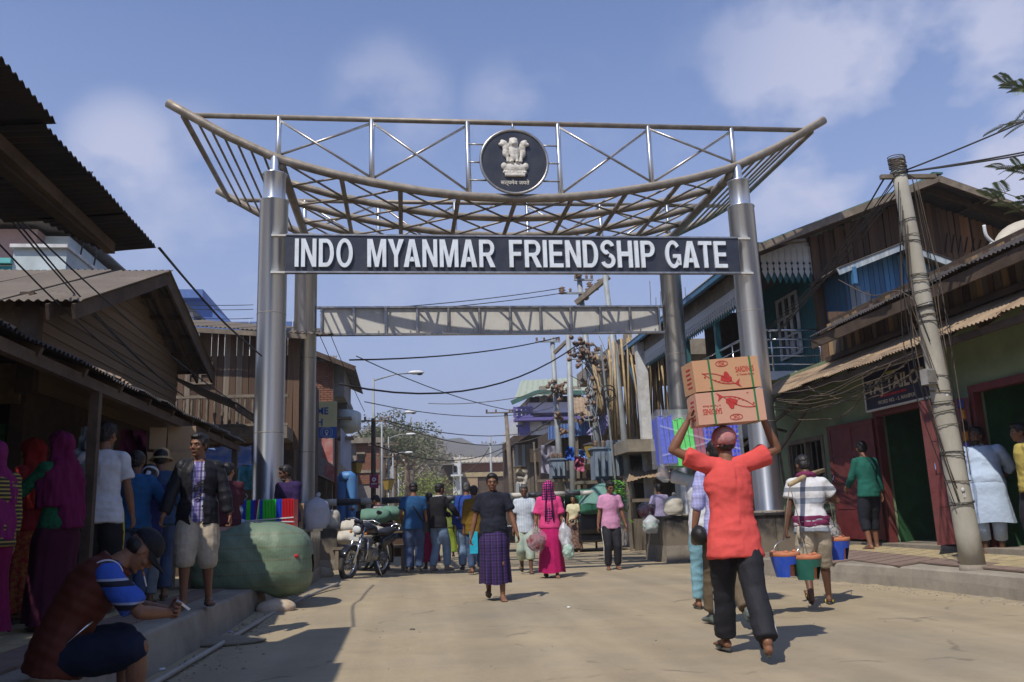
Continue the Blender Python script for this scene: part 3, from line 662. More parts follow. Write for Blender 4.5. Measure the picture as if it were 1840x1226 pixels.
# sloping tin awning, sheet by sheet
v=1.9;k=0
while v>-9.2:
    w=.86;dz=random.uniform(-.015,.015)+(.03 if v<-3.3 else 0)
    MB().corr((4.85+random.uniform(-.03,.03),v,3.20+dz+.004*(k%2)),(4.85+random.uniform(-.03,.03),v-w-.05,3.20+dz+.004*(k%2)),(5.63,v-w-.05,3.66+.004*(k%2)),(5.63,v,3.66+.004*(k%2)),per=.078,amp=.013,sag=.012,seed=k).build('corrugated_sheet',m_tin,SHOP,True)
    v-=w;k+=1
for v in [1.8-i*.8 for i in range(14)]:beam('rafter',m_timber,SHOP,(4.9,v,3.17),(5.63,v,3.61),.05,.07)
beam('eave_beam',m_timber,SHOP,(4.95,1.9,3.13),(4.95,-9.3,3.13),.06,.09)
beam('wall_plate',m_timber,SHOP,(5.6,1.9,3.55),(5.6,-9.3,3.55),.06,.1)
for (a,b) in (((4.75,1.9,2.35),(5.5,.7,3.1)),((5.0,1.3,1.9),(5.5,.3,3.0)),((4.7,1.0,2.7),(5.6,1.7,2.6)),((5.1,2.2,.4),(5.0,1.9,3.1)),((5.2,.2,.4),(5.25,.35,1.9)),((5.3,1.2,.45),(5.15,1.25,3.1))):beam('prop',m_timber2,SHOP,a,b,.05)
# plank storey above the awning
v=-.45;MM=[m_pl_grey,m_pl_brown,m_pl_grey,m_pl_tan,m_pl_brown,m_timber2]
while v>-9.3:
    w=random.uniform(.11,.15);mm=random.choice(MM);piece('plank',(5.60+random.uniform(-.012,.012),v-w/2,3.98),(.025,w-.008,.76+random.uniform(-.02,.02)),mm,SHOP);v-=w
bx('backing_wall',m_timber,SHOP,5.66,5.72,-9.3,-.4,3.76,4.45)
beam('sill_beam',m_timber,SHOP,(5.55,-.4,3.70),(5.55,-9.3,3.70),.07,.09)
bx('wall',m_pl_brown,SHOP,5.66,6.9,-.46,-.40,3.7,4.6)
# upper lean-to roof
v=-.9;k=0
while v>-9.5:
    MB().corr((4.98+random.uniform(-.05,.05),v,4.02+.004*(k%2)),(4.98+random.uniform(-.05,.05),v-.9,4.02+.004*(k%2)),(6.9,v-.9,4.92+.004*(k%2)),(6.9,v,4.92+.004*(k%2)),per=.078,amp=.014,sag=.02,seed=k+40,rag=.02).build('corrugated_sheet',m_tind,SHOP,True);v-=.86;k+=1
beam('fascia',m_timber,SHOP,(5.04,-.9,3.90),(5.04,-9.5,3.90),.04,.17)
for i in range(12):beam('rafter',m_timber,SHOP,(5.05,-1.0-i*.72,3.96),(6.8,-1.0-i*.72,4.78),.05,.08)
for z in (.95,1.4,1.85,2.3):
    bx('shelf',m_timber2,SHOP,7.9,8.5,-6.4,-4.2,z,z+.03)
    for k in range(9):
        h_=random.uniform(.12,.32);c_=random.choice([(.4,.05,.05),(.05,.12,.35),(.45,.4,.1),(.4,.4,.38),(.06,.25,.1)])
        MB().box((8.2,-6.25+k*.24,z+.03+h_/2),(.22,.17,h_),random.uniform(-9,9)).build('goods',mat('ware%d'%int(c_[0]*100),c_,var=.4,sc=15,rough=.5),SHOP)
bx('counter',m_timber,SHOP,6.3,6.8,-6.3,-4.9,.46,1.35)
# hanging goods by the second doorway
for i in range(9):
    c=random.choice([(.5,.03,.03),(.03,.06,.3),(.5,.2,.03),(.02,.02,.02)])
    MB().box((5.5,-3.98+.02*(i%2),1.2+i*.15),(.05,.2,.12),random.uniform(-20,20)).build('hanging_packet',mat('packet%d'%(i%4),c,var=.4,sc=20,rough=.3),SHOP)

# ---------------------------------------------------------------- timber house with balcony
HOUSE=thing('timber_house','brown timber house with teal balcony, white fretwork and blue gutter behind the right gate pillars','house',(9.3,6,0))
RU,RZ,SL,SR=9.29,7.94,.379,.35
rake= lambda u:RZ-(SL*(RU-u) if u<RU else SR*(u-RU))
u=6.80;k=0
while u<14.2:
    w=.132;z1=rake(u+w/2)-.10;z0=3.4;mm=m_pl_brown if u<10.3 else m_pl_red
    piece('plank',(u+w/2,2.0+random.uniform(-.006,.006),(z0+z1)/2),(w-.01,.025,z1-z0),mm if random.random()<.85 else m_pl_red,HOUSE);u+=w
bx('wall',m_timber,HOUSE,6.85,14.2,2.05,2.12,0,6.3)
# louvre slots high on the gable
for i in range(12):beam('louvre',m_black,HOUSE,(9.9+i*.16,1.965,6.55),(9.9+i*.16+.12,1.965,7.0-i*.03),.03,.012)
bx('corner_post',m_pl_brown,HOUSE,6.72,6.86,1.94,2.08,3.5,6.9)
# roof slopes, sheet by sheet, overhanging the gable
for i in range(13):
    v0=1.0+i*.8;q=.004*(i%2)
    MB().corr((5.0,v0+.86,rake(5.0)+.05+q),(5.0,v0,rake(5.0)+.05+q),(RU,v0,RZ+.05+q),(RU,v0+.86,RZ+.05+q),per=.1,amp=.014,seed=i).build('corrugated_sheet',m_tingreen,HOUSE,True)
    MB().corr((14.6,v0,rake(14.6)+.05+q),(14.6,v0+.86,rake(14.6)+.05+q),(RU,v0+.86,RZ+.05+q),(RU,v0,RZ+.05+q),per=.1,amp=.014,seed=i).build('corrugated_sheet',m_tind,HOUSE,True)
for vv in (1.06,1.5,4,7,10):
    beam('rafter',m_timber,HOUSE,(5.05,vv,rake(5.05)-.05),(RU,vv,RZ-.05),.06,.16)
    beam('rafter',m_timber,HOUSE,(14.5,vv,rake(14.5)-.05),(RU,vv,RZ-.05),.06,.16)
for u in (5.6,6.6,7.8,9.0,10.4,11.8,13.2):beam('purlin',m_timber,HOUSE,(u,1.02,rake(u)-.03),(u,11.2,rake(u)-.03),.06,.06)
beam('bargeboard',m_timber2,HOUSE,(5.0,1.0,rake(5.0)-.04),(RU,1.0,RZ-.04),.03,.15)
beam('bargeboard',m_timber2,HOUSE,(14.6,1.0,rake(14.6)-.04),(RU,1.0,RZ-.04),.03,.15)
bx('ridge_cap',m_tingreen,HOUSE,RU-.12,RU+.12,.98,11.4,RZ+.06,RZ+.10)
# lower eave strip and gutter along the street
for i in range(12):MB().corr((4.7,1.3+i*.85+.9,6.16),(4.7,1.3+i*.85,6.16),(5.1,1.3+i*.85,6.34),(5.1,1.3+i*.85+.9,6.34),per=.1,amp=.012,seed=i).build('corrugated_sheet',m_tind,HOUSE,True) if i>100 else None
MB().box((4.97,6.3,6.29),(.10,10.4,.14)).build('gutter',m_bluep,HOUSE);bx('gutter_lip',m_wpaint,HOUSE,4.90,4.95,1.1,11.5,6.355,6.375)
beam('gutter_end',m_timber2,HOUSE,(5.05,1.15,6.42),(6.15,1.15,6.52),.16,.05)
MB().tube([(4.97,11.4,6.25),(5.05,11.45,5.9),(5.3,11.5,5.0),(5.32,11.5,3.9)],.045,8).build('downpipe',m_bluep,HOUSE,True)
# balcony
bx('balcony_floor',m_wpaint,HOUSE,5.22,6.8,1.95,6.6,3.72,3.90)
bx('balcony_wall',m_teal,HOUSE,6.82,6.9,2.1,6.6,3.9,6.8)
bx('balcony_ceiling',m_timber,HOUSE,5.3,6.8,2.0,11.2,6.42,6.46)
i=0;v=2.2
while v<6.6:piece('teal_board',(6.80,v,5.1),(.03,.135,2.4),m_teal,HOUSE);v+=.15
def fret(P,d,n,w,h,m,name,zt,hang=.0):
    """row of fretwork boards; P start, d direction, zt top"""
    d=Vector(d);prof=[(.0,0),(w*.96,0),(w*.96,-h*.48),(w*.72,-h*.54),(w*.94,-h*.60),(w*.94,-h*.66),(w*.76,-h*.72),(w*.92,-h*.80),(w*.48,-h),(w*.04,-h*.80),(w*.20,-h*.72),(w*.02,-h*.66),(w*.02,-h*.60),(w*.24,-h*.54),(0,-h*.48)]
    nn=Vector((0,0,1)).cross(d);me=None
    for i in range(n):
        o=Vector(P)+d*(w*i)
        if me is None:
            ob=MB().prism(prof, lambda x,y,q:o+d*x+Vector((0,0,y))+nn*q,.018).build(name,m,HOUSE);me=ob
        else:
            ob=me.copy();COL.objects.link(ob);ob.location=me.location+d*(w*i)
fret((5.56,1.99,6.68),(1,0,0),9,.14,.72,m_wpaint,'fretwork_board',6.68)
fret((5.63,2.03,6.68-.12),(1,0,0),9,.14,.72,m_teal,'fretwork_board',6.68)
fret((5.26,2.15,5.98),(0,1,0),60,.15,.46,m_wpaint,'fretwork_board',6.0)
fret((5.29,2.22,5.9),(0,1,0),60,.15,.46,m_teal,'fretwork_board',6.0)
bx('fascia',m_timber2,HOUSE,5.24,5.3,2.05,11.2,5.95,6.3)
bx('fascia',m_wpaint,HOUSE,5.5,6.85,2.03,2.07,6.62,6.78)
bx('balcony_post',m_wpaint,HOUSE,5.27,5.45,1.98,2.16,3.9,4.86);bx('balcony_post',m_teal,HOUSE,5.30,5.42,2.01,2.13,4.86,6.6)
for v in (4.3,6.5):bx('balcony_post',m_teal,HOUSE,5.30,5.42,v,v+.12,3.9,6.0)
for z,r in ((4.80,.026),(4.60,.016),(4.42,.016),(4.24,.016),(4.06,.016)):
    MB().tube([(5.46,2.02,z),(6.78,2.02,z)],r,8).build('handrail',m_rail,HOUSE,True)
    MB().tube([(5.36,2.16,z),(5.36,6.5,z)],r,8).build('handrail',m_rail,HOUSE,True)
for u in (5.62,6.72):MB().tube([(u,2.02,3.9),(u,2.02,4.80)],.02,8).build('rail_post',m_rail,HOUSE,True)
for v in (3.5,5.05,6.5):MB().tube([(5.36,v,3.9),(5.36,v,4.80)],.02,8).build('rail_post',m_rail,HOUSE,True)
def window(parent,u,v0,v1,z0,z1,m=m_wpaint,ax='u',nx=2,nz=2):
    s=-1 if u>0 else 1
    F=MB().box((u+s*.03,(v0+v1)/2,(z0+z1)/2),(.03,v1-v0,z1-z0)).build('window',m_glass,parent)
    for i in range(nx+1):v=v0+(v1-v0)*i/nx;MB().box((u+s*.06,v,(z0+z1)/2),(.05,.06,z1-z0+.06)).build('window_frame',m,F)
    for i in range(nz+1):z=z0+(z1-z0)*i/nz;MB().box((u+s*.062,(v0+v1)/2,z),(.05,v1-v0+.06,.05)).build('window_frame',m,F)
window(HOUSE,6.79,2.9,3.9,4.5,5.9,nx=3,nz=3);window(HOUSE,6.79,5.3,6.1,4.0,5.9)
# bay window with small gable in blue boards
DU,DZ=8.06,6.30;dr= lambda u:DZ-.37*abs(u-DU)
u=6.98
while u<9.12:
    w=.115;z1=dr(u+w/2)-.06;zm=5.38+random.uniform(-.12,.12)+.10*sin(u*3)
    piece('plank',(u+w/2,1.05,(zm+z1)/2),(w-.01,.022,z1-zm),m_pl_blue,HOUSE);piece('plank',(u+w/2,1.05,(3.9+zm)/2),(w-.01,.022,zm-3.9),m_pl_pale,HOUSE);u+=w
bx('bay_side',m_pl_blue,HOUSE,6.92,6.98,1.06,2.0,3.9,5.85);bx('bay_side',m_pl_brown,HOUSE,9.12,9.18,1.06,2.0,3.9,5.85)
for s in (-1,1):
    e0,e1=(DU+s*1.5,DU)
    P=[(e0,1.95,dr(e0)+.03),(e0,.62,dr(e0)+.03),(DU,.62,DZ+.03),(DU,1.95,DZ+.03)]
    if s>0:P=[P[1],P[0],P[3],P[2]]
    MB().corr(*P,per=.07,amp=.012,seed=3).build('corrugated_sheet',m_tin2,HOUSE,True)
    beam('bargeboard',m_pl_pale,HOUSE,(e0,.66,dr(e0)-.05),(DU,.66,DZ-.05),.03,.13)
bx('bay_bracket',m_pl_blue,HOUSE,6.86,6.94,.62,.72,5.45,5.80)
# ground floor under the balcony: dark shops
bx('wall',m_green,HOUSE,5.7,5.86,2.45,3.2,0,3.7);bx('wall',m_gray,HOUSE,5.7,5.86,5.6,6.0,0,3.7);bx('wall',m_gray,HOUSE,5.7,5.86,6.2,6.6,0,3.7);bx('wall',m_gray,HOUSE,5.7,5.86,3.2,6.6,2.7,3.7)
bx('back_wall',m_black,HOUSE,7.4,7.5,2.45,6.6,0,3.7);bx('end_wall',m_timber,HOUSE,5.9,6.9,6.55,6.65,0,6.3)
for i in range(2):window(HOUSE,5.70,3.4+i*2,4.6+i*2,.9,2.3,m_timber2)
# steel column in front of the balcony (second tube just left of the front pillar)
# white bent pipe and satellite dish on the right
t=thing('satellite_dish','pale satellite dish tilted on the dark tin roof at the right edge','satellite dish',(8.2,-2.5,4.9))
P0=Vector((8.15,-2.62,5.22));Md=Vector((-.55,-.72,.42)).to_track_quat('Z','Y').to_matrix()
MB().lathe([(0,-.10),(.2,-.085),(.4,-.04),(.52,.0),(.525,.01),(.4,-.03),(.2,-.075),(0,-.09)],P0,30,Md).build('dish',mat('dish_cream',(.5,.46,.37),var=.1,rough=.6,dirt=(.3,.26,.2)),t,True)
MB().tube([P0+Md@Vector((0,0,-.09)),P0+Vector((.1,.15,-.6))],.025,8).build('mast',m_tin2,t,True)
MB().tube([P0+Md@Vector((0,-.5,0)),P0+Md@Vector((0,-.1,.42))],.012,6).build('feed_arm',m_tin2,t,True)
a=sat(1768,405,'v',-2.4);b=sat(1790,440,'v',-2.4)
t=thing('white_pipe','white bent pipe bracket standing on the dark tin roof left of the dish','pipe',(a.x,a.y,4.9))
MB().tube(spline([a,sat(1773,425,'v',-2.4),b],5),.028,8).build('pipe',m_wpaint,t,True)
MB().tube([sat(1782,437,'v',-2.4),sat(1762,456,'v',-2.4)],.02,8).build('stay',m_wpaint,t,True);MB().tube([b,sat(1772,448,'v',-2.4)],.02,8).build('stay',m_wpaint,t,True)

# ---------------------------------------------------------------- leaning concrete pole
m_pole=mat('pole_concrete',(.42,.40,.33),var=.12,sc=4,rough=.85,bump=.2,st=(1,1,.4),dirt=(.25,.215,.155),dsc=2.5,damt=.55)
m_wire=mat('black_wire',(.02,.019,.018),rough=.6,var=.3,bump=0)
m_wire2=mat('brown_wire',(.11,.085,.06),rough=.8,var=.4,sc=30,bump=0)
PB=Vector((4.60,-5.10,.28));PT=FS.inverted()@Vector((4.92,10.0,5.32))
POLE=thing('utility_pole','leaning tapered concrete power pole on the right pavement wrapped in bundles of wire','utility pole',tuple(PB))
ax=(PT-PB)
MB().tube([PB+ax*(i/12) for i in range(13)],[.142-.058*i/12 for i in range(13)],20).build('shaft',m_pole,POLE,True)
MB().tube([PB-Vector((0,0,.06)),PB+Vector((0,0,.05))],[.17,.15],20).build('base_collar',m_conc,POLE,True)
pz= lambda f:PB+ax*f
hdir=Vector((cos(R_(-4)),sin(R_(-4)),0))
MB().bar(pz(.955)-hdir*.25,pz(.955)+hdir*.46+Vector((0,0,.0)),.055,.05).build('crossarm',m_timber2,POLE)
def coil(f,n,rr,seed=0,m=None):
    rnd_=random.Random(seed);P=[]
    for i in range(n*14+1):
        t=i/14;a=2*pi*t;r=(.142-.058*f)*1.03+rr+rnd_.uniform(0,.012);c=pz(f+.0035*t+.0012*sin(a*1.3+seed));P.append(c+Vector((cos(a)*r,sin(a)*r,.014*sin(a+seed))))
    MB().tube(P,rr,5).build('wire_coil',m or m_wire,POLE,True)
for j,(f,n) in enumerate([(.975,9),(.955,5),(.84,2),(.80,1),(.785,2),(.70,3),(.69,2),(.665,1),(.62,5),(.60,3),(.585,1),(.455,2),(.42,1),(.39,3),(.37,2),(.335,1),(.27,2),(.262,2),(.205,2),(.155,1),(.15,2)]):coil(f,max(1,n-(1 if f<.9 else 0)),.0045 if j%2 else .006,j,m_wire if j%3 else m_wire2)
bxp=pz(.455)+Vector((-.15,-.05,0));MB().box(bxp,(.15,.11,.19),8).build('meter_box',m_gray,POLE);MB().box(bxp+Vector((0,-.06,.0)),(.12,.015,.15),8).build('meter_lid',m_tin2,POLE)
for s in (.08,.30):MB().ball(pz(.33+s)+Vector((.0,-.115+s*.04,0)),(.02,.008,.025)).build('reflector',m_wpaint,POLE)
MB().ball(PB+ax*.185+Vector((-.04,-.135,0)),(.022,.01,.026)).build('paint_mark',m_wpaint,POLE)
for s in (-.008,.012):MB().box(PB+ax*.172+Vector((-.035+s,-.133,0)),(.008,.006,.05)).build('paint_mark',m_wpaint,POLE)
# wires dropping from the pole, tangled along the awning
rw=random.Random(5)
def loose(a,b,sag,k=9,j=.06):
    a,b=Vector(a),Vector(b); return [a.lerp(b,i/k)+Vector((rw.uniform(-j,j),rw.uniform(-j,j),-sag*4*(i/k)*(1-i/k)+rw.uniform(-j,j)))*(1 if 0<i<k else 0) for i in range(k+1)]
W1='loose black wire strung from the leaning pole to the balcony house'
for i in range(8):
    cable(loose(pz(.95)+hdir*rw.uniform(-.22,.1),(5.25+rw.uniform(-.1,.3),1.9+rw.uniform(-.4,3),3.9+i*.14),.12+i*.03,j=.015),.0065,m_wire,W1,'wires from the leaning pole to the balcony house')
W2='sagging brown wires looped under the edge of the rusty awning'
for i in range(12):
    va=rw.uniform(-4.5,-2.5);cable(loose((4.80+rw.uniform(-.05,.1),va,3.15-rw.uniform(0,.35)),(4.82+rw.uniform(-.1,.1),rw.uniform(-1,1.8),3.0+rw.uniform(0,.2)),rw.uniform(.05,.32),j=.03),.0075,m_wire2 if i%3 else m_wire,W2,'wires under the rusty awning')
W3='thin wire hanging in a tangle down the side of the leaning pole'
for i in range(13):
    f1=rw.uniform(.8,.96);f0=rw.uniform(.1,.6);o=Vector((rw.uniform(-.42,-.12) if i%3 else rw.uniform(.14,.3),rw.uniform(-.15,.1),0))
    mid=pz((f0+f1)/2)+o;cable([pz(f1)+Vector((o.x*.5,-.1,0)),pz((f0+2*f1)/3)+o*.9+Vector((0,0,rw.uniform(-.1,.1))),mid+Vector((rw.uniform(-.05,.05),0,0)),pz((2*f0+f1)/3)+o*.8,pz(f0)+Vector((o.x*.4,-.1,0))],.006,m_wire if i%2 else m_wire2,W3,'wires hanging down the leaning pole')
cable(loose((4.8,-3.6,3.05),(5.2,.9,2.9),.45,j=.05),.012,m_wire2,'thick sagging brown cable crossing the TAJ TAILOR sign')
cable([pz(.62),(5.2,-3.4,4.2),(5.6,-2,4.5),(5.9,-.5,5.2)],.008,m_wire2,'twisted wire running up the dark lean-to roof behind the pole')
for i,(px,py) in enumerate([(1835,210),(1842,262),(1845,272)]):
    e=sat(px+300,py-(130 if i==0 else 55),'v',-7.5);cable([pz(.965),e],.011,m_wire,['power cable rising steeply from the pole top to the upper right','upper of two parallel power cables leaving the pole top to the right','lower of two parallel power cables leaving the pole top to the right'][i],sag=.05)
# ================================================================== buildings on the left
m_sid=mat('clapboard',(.175,.12,.068),var=.25,sc=2.5,rough=.85,st=(6,.5,6),rnd=.18,bump=.3,bsc=20,dirt=(.11,.08,.05),dsc=1.2,damt=.6)
m_roof=mat('brown_roof',(.20,.165,.125),var=.25,sc=3,rough=.8,metal=.1,bump=.2,dirt=(.12,.095,.07),dsc=1.5,damt=.7)
m_pink=mat('pink_wall',(.46,.30,.27),var=.1,sc=2,rough=.9,dirt=(.3,.22,.2),damt=.5)
m_pblue=mat('pale_blue_wall',(.50,.58,.60),var=.08,sc=2,rough=.9,dirt=(.32,.36,.36),dsc=1.4,damt=.6)
m_royal=mat('royal_blue',(.08,.15,.36),var=.15,sc=3,rough=.5,bump=.1,dirt=(.08,.12,.25),damt=.4)
m_carton=mat('carton',(.34,.24,.14),var=.12,sc=3,rough=.85,bump=.1,dirt=(.24,.17,.1),damt=.4)
m_tarpb=mat('blue_tarpaulin',(.10,.18,.42),var=.25,sc=3,rough=.5,bump=.3,bsc=12,dirt=(.40,.36,.28),dsc=1.3,damt=.9)
m_shadewood=mat('shaded_wood',(.035,.026,.02),var=.4,sc=4,rough=.9)  # wood colour darkened to carry the deep shade under the roofs
MKT=thing('market_shed','long dark market shed with a low rusty tin awning over the left pavement','market shed',(-6,-5,.35))
v=-13.5;k=0
while v<-.9:
    w=.80;q=.005*(k%2)
    MB().corr((-4.70+random.uniform(-.04,.04),v,2.40+q+random.uniform(-.012,.012)),(-4.70+random.uniform(-.04,.04),v+w+.05,2.40+q),(-5.98,v+w+.05,2.86+q),(-5.98,v,2.86+q),per=.076,amp=.014,sag=.015,seed=k,rag=.02).build('corrugated_sheet',m_tind if v<-4 else m_tin2,MKT,True);v+=w;k+=1
for (a,b) in ((-9.4,-8.55),(-6.35,-5.9)):
    MB().corr((-4.9,a,2.52),(-4.9,b,2.50),(-5.9,b,2.93),(-5.9,a,2.96),per=.11,amp=.02,seed=9).build('corrugated_sheet',m_tin,MKT,True,label='pale curled sheet lying loose on the awning')
for v in [-13+.9*i for i in range(14)]:beam('rafter',m_timber,MKT,(-4.76,v,2.36),(-5.98,v,2.80),.05,.07)
beam('eave_beam',m_timber,MKT,(-4.82,-13.5,2.31),(-4.82,-.8,2.31),.07,.09)
for v in (-.95,-3.6,-7.15,-10.5):bx('post',m_timber,MKT,-4.87,-4.79,v-.04,v+.04,.3,2.3)
bx('back_wall',m_shadewood,MKT,-8.6,-8.5,-14,-.8,.3,4)
bx('ceiling',m_shadewood,MKT,-8.5,-6.0,-14,-.8,2.82,2.88)
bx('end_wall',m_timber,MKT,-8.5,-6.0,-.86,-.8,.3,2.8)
for v in (-11.5,-8.9,-6.5,-4.4,-2.2):bx('partition_wall',m_shadewood,MKT,-8.5,-6.3,v-.04,v+.04,.35,2.8)
for v0 in (-11.3,-8.7,-6.3,-4.2):
    for z in (.9,1.4,1.9):bx('shelf',m_timber2,MKT,-6.9,-6.4,v0,v0+1.9,z,z+.03)
# goods on the shelves
rg=random.Random(3);gc=[(.5,.08,.08),(.08,.2,.5),(.6,.5,.1),(.1,.35,.15),(.55,.5,.45),(.4,.1,.35),(.65,.3,.08)]
GM=[mat('goods%d'%i,c,var=.4,sc=14,rough=.5,dirt=tuple(x*.4 for x in c),dsc=6) for i,c in enumerate(gc)]
for v0 in (-11.3,-8.7,-6.3,-4.2):
    for z in (.93,1.43,1.93):
        v=v0+.1
        while v<v0+1.75:
            w=rg.uniform(.12,.3);h=rg.uniform(.12,.36);m_=rg.choice(GM)
            solo('goods_packet',MB().box((-6.62+rg.uniform(-.05,.05),v+w/2,z+h/2+.0),(rg.uniform(.15,.3),w-.02,h),rg.uniform(-8,8)),m_,'%s packet on the %s shelf of the %s market stall'%(['red','blue','yellow','green','pale','purple','orange'][GM.index(m_)],{.93:'low',1.43:'middle',1.93:'top'}[z],{-11.3:'nearest',-8.7:'second',-6.3:'third',-4.2:'farthest'}[v0]),'packet',group='goods on the dark shelves of the left market shed');v+=w+rg.uniform(.01,.1)
def sheet(name,pts4,m,label,cat,amp=.05,seed=0,parent=None,n=14,frame=FS):
    a,b,c,d=map(Vector,pts4);N=(b-a).cross(d-a).normalized();mb=MB();vs=[]
    for lay in (0,1):
        for i in range(n+1):
            for j in range(n+1):
                x,y=i/n,j/n;p=(a*(1-x)+b*x)*(1-y)+(d*(1-x)+c*x)*y
                vs.append(p+N*(amp*noise.noise(Vector((x*4,y*4,seed)))-amp*1.5*sin(pi*x)*sin(pi*y)*.5+lay*.006))
    K=(n+1)**2;fs=[]
    for i in range(n):
        for j in range(n):q=i*(n+1)+j;f=(q,q+n+1,q+n+2,q+1);fs.append(f);fs.append(tuple(K+t for t in f[::-1]))
    mb.add(vs,fs); return mb.build(name,m,parent,True) if parent else solo(name,mb,m,label,cat,frame,smooth=True)
# clothes hanging at the stall front
for i,(px,py,c) in enumerate([(165,795,(.35,.45,.6)),(178,800,(.5,.55,.6)),(238,800,(.12,.02,.06)),(60,815,(.16,.14,.02))]):
    P=sst(px,py,9.4)
    sheet('hanging_garment',[P+Vector(q) for q in ((-.16,0,-.28),(.16,.05,-.30),(.12,.03,.16),(-.12,0,.18))],cloth('stall%d'%i,c),['pale blue garment hanging on the post of the left stall','white and blue printed garment hanging beside the man in white','dark red garment hanging behind the man in white','yellow bundle hanging in the dark left stall'][i],'garment',.22,i)
# cartons stacked at the far stall
for i,(x0,y0,x1,y1,Y,ang,l) in enumerate([(240,812,283,862,9.6,20,'lower left carton of the stack behind the bucket hat'),(268,768,300,808,9.7,15,'upper left carton of the stack under the market awning'),(300,765,352,830,10.0,12,'large upper carton at the right of the market stack'),(285,812,345,862,9.9,10,'large lower carton beside the man in the black jacket'),(225,862,280,910,9.3,24,'brown carton at the bottom of the market stack')]):
    a=sst(x0,y1,Y);b=sst(x1,y0,Y);c=(a+b)/2;t=thing('carton',l,'carton',(c.x,c.y,a.z),ang,group='cartons stacked under the market awning',local=True)
    w,h=abs(b.x-a.x)*.95,b.z-a.z;MB().box((0,.2,h/2),(w,.42,h)).build('box',m_carton,t);MB().box((0,.2,h+.001),(w*.98,.06,.004)).build('tape',mat('tape',(.45,.36,.22),rough=.3),t)
# the low table the cartons rest on
t=thing('stall_table','rough timber stall table carrying cartons under the awning','table',(-5.6,-5.0,.4));bx('table_top',m_timber2,t,-6.3,-4.95,-6.0,-3.6,.98,1.03)
for (u,v) in ((-6.2,-5.9),(-5.0,-5.9),(-6.2,-3.7),(-5.0,-3.7)):bx('leg',m_timber2,t,u-.03,u+.03,v-.03,v+.03,.36,.98)
# blue and tan tarpaulin strung at the end of the awning
sheet('tarpaulin',[sat(360,850,'v',-.3),sat(452,838,'v',-.3),sat(452,800,'v',1.2),sat(372,806,'v',1.2)],m_tarpb,'blue and tan tarpaulin slung behind the end of the left awning','tarpaulin',.10,2)
sheet('tarpaulin',[sat(470,880,'v',2.2),sat(425,880,'v',2.2),sat(430,830,'v',2.2),sat(470,830,'v',2.2)],mat('teal_tarp',(.04,.25,.32),var=.3,sc=4,rough=.6),'teal cloth hanging behind the left front pillar','tarpaulin',.12,5)

# ---------------------------------------------------------------- overhead tin roof, upper left
m_under=mat('shaded_tin',(.026,.026,.031),var=.35,sc=3,rough=.7,metal=.1,dirt=(.06,.04,.03),dsc=2,damt=.6)  # near-black shade of the roof underside is painted into the tin colour
BIG=thing('shop_roof','dark corrugated tin roof with ragged edge jutting overhead at the upper left','roof',(-5,-10,3.5))
v=-7.45;k=0
while v>-22:
    w=.78;ue=-4.29+(.05 if k==3 else 0)+random.uniform(-.015,.015);q=.006*(k%2)
    v1=v-w-.05;ui=max(-7.4,-4.95-.47*k)
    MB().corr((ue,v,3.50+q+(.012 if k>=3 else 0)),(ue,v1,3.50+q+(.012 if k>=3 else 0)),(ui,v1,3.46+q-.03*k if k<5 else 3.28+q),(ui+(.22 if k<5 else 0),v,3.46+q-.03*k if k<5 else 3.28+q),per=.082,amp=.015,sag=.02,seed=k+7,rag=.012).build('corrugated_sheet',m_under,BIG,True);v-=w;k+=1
for u,vv in ((-4.6,-7.7),(-5.6,-9.6),(-6.6,-11.4)):beam('purlin',m_timber,BIG,(u,vv,3.40),(u,-21,3.40),.07,.09)
beam('rafter',m_shadewood,BIG,sat(162,428,'z',3.36),sat(-160,160,'z',3.36),.09,.07)
for v in (-11.8,-13,-16,-19):beam('rafter',m_timber,BIG,(-4.35,v,3.44),(-7.3,v,3.2),.06,.08)
for v in (-13.2,-16,-19):bx('post',m_timber,BIG,-7.45,-7.35,v-.05,v+.05,.3,3.25)
bx('back_wall',m_timber,BIG,-9.0,-8.9,-22,-14.1,.3,3.4)
bx('wall',m_timber,BIG,-7.5,-7.42,-22,-14.1,.3,3.2)
cable([sat(286,446,'z',3.48),sst(340,510,8.9),sst(395,572,9.8),sst(430,605,10.8),sst(470,640,12)],.013,m_wire,'thick twisted black cable running down from the tip of the overhead tin roof')
for i,(a,b,la) in enumerate([((0,372,7),(320,705,13),'upper thin wire crossing in front of the clapboard gable'),((28,395,7),(330,712,13),'middle thin wire crossing in front of the clapboard gable'),((-10,430,6.8),(300,700,12.5),'lower thin wire crossing in front of the clapboard gable'),((32,392,7),(440,735,15),'long thin wire reaching from the overhead roof to the far balcony')]):
    cable([sst(*a),sst(*b)],.009,m_wire,la,sag=.12)

# ---------------------------------------------------------------- clapboard house, gable to the street
CLAP=thing('clapboard_house','brown clapboard house gable with wide tin eaves above the left awning','house',(-8,-2.8,0))
AV,AZ=-2.75,4.62
kl,kr=(AZ-3.38)/(AV+5.9),(AZ-3.72)/(.25-AV)
z=2.55
while z<AZ-.12:
    h=.128;zc=z+h;v0=AV-(AZ-zc)/kl if zc>3.4 else -6.6;v1=AV+(AZ-zc)/kr if zc>3.8 else -.1
    v0,v1=max(v0,-5.6),min(v1,-.1)
    if v1-v0>.1:
        n=max(1,int((v1-v0)/2.4));
        for i in range(n):
            a=v0+(v1-v0)*i/n;b=v0+(v1-v0)*(i+1)/n
            piece('board',(-6.0+.012,(a+b)/2,z+h/2),(.018,b-a-.006,h+.025),m_sid,CLAP,Matrix.Rotation(R_(-7),3,'Y'))
    z+=h
bx('wall',m_timber,CLAP,-6.2,-6.06,-5.6,-.1,0,3.6)
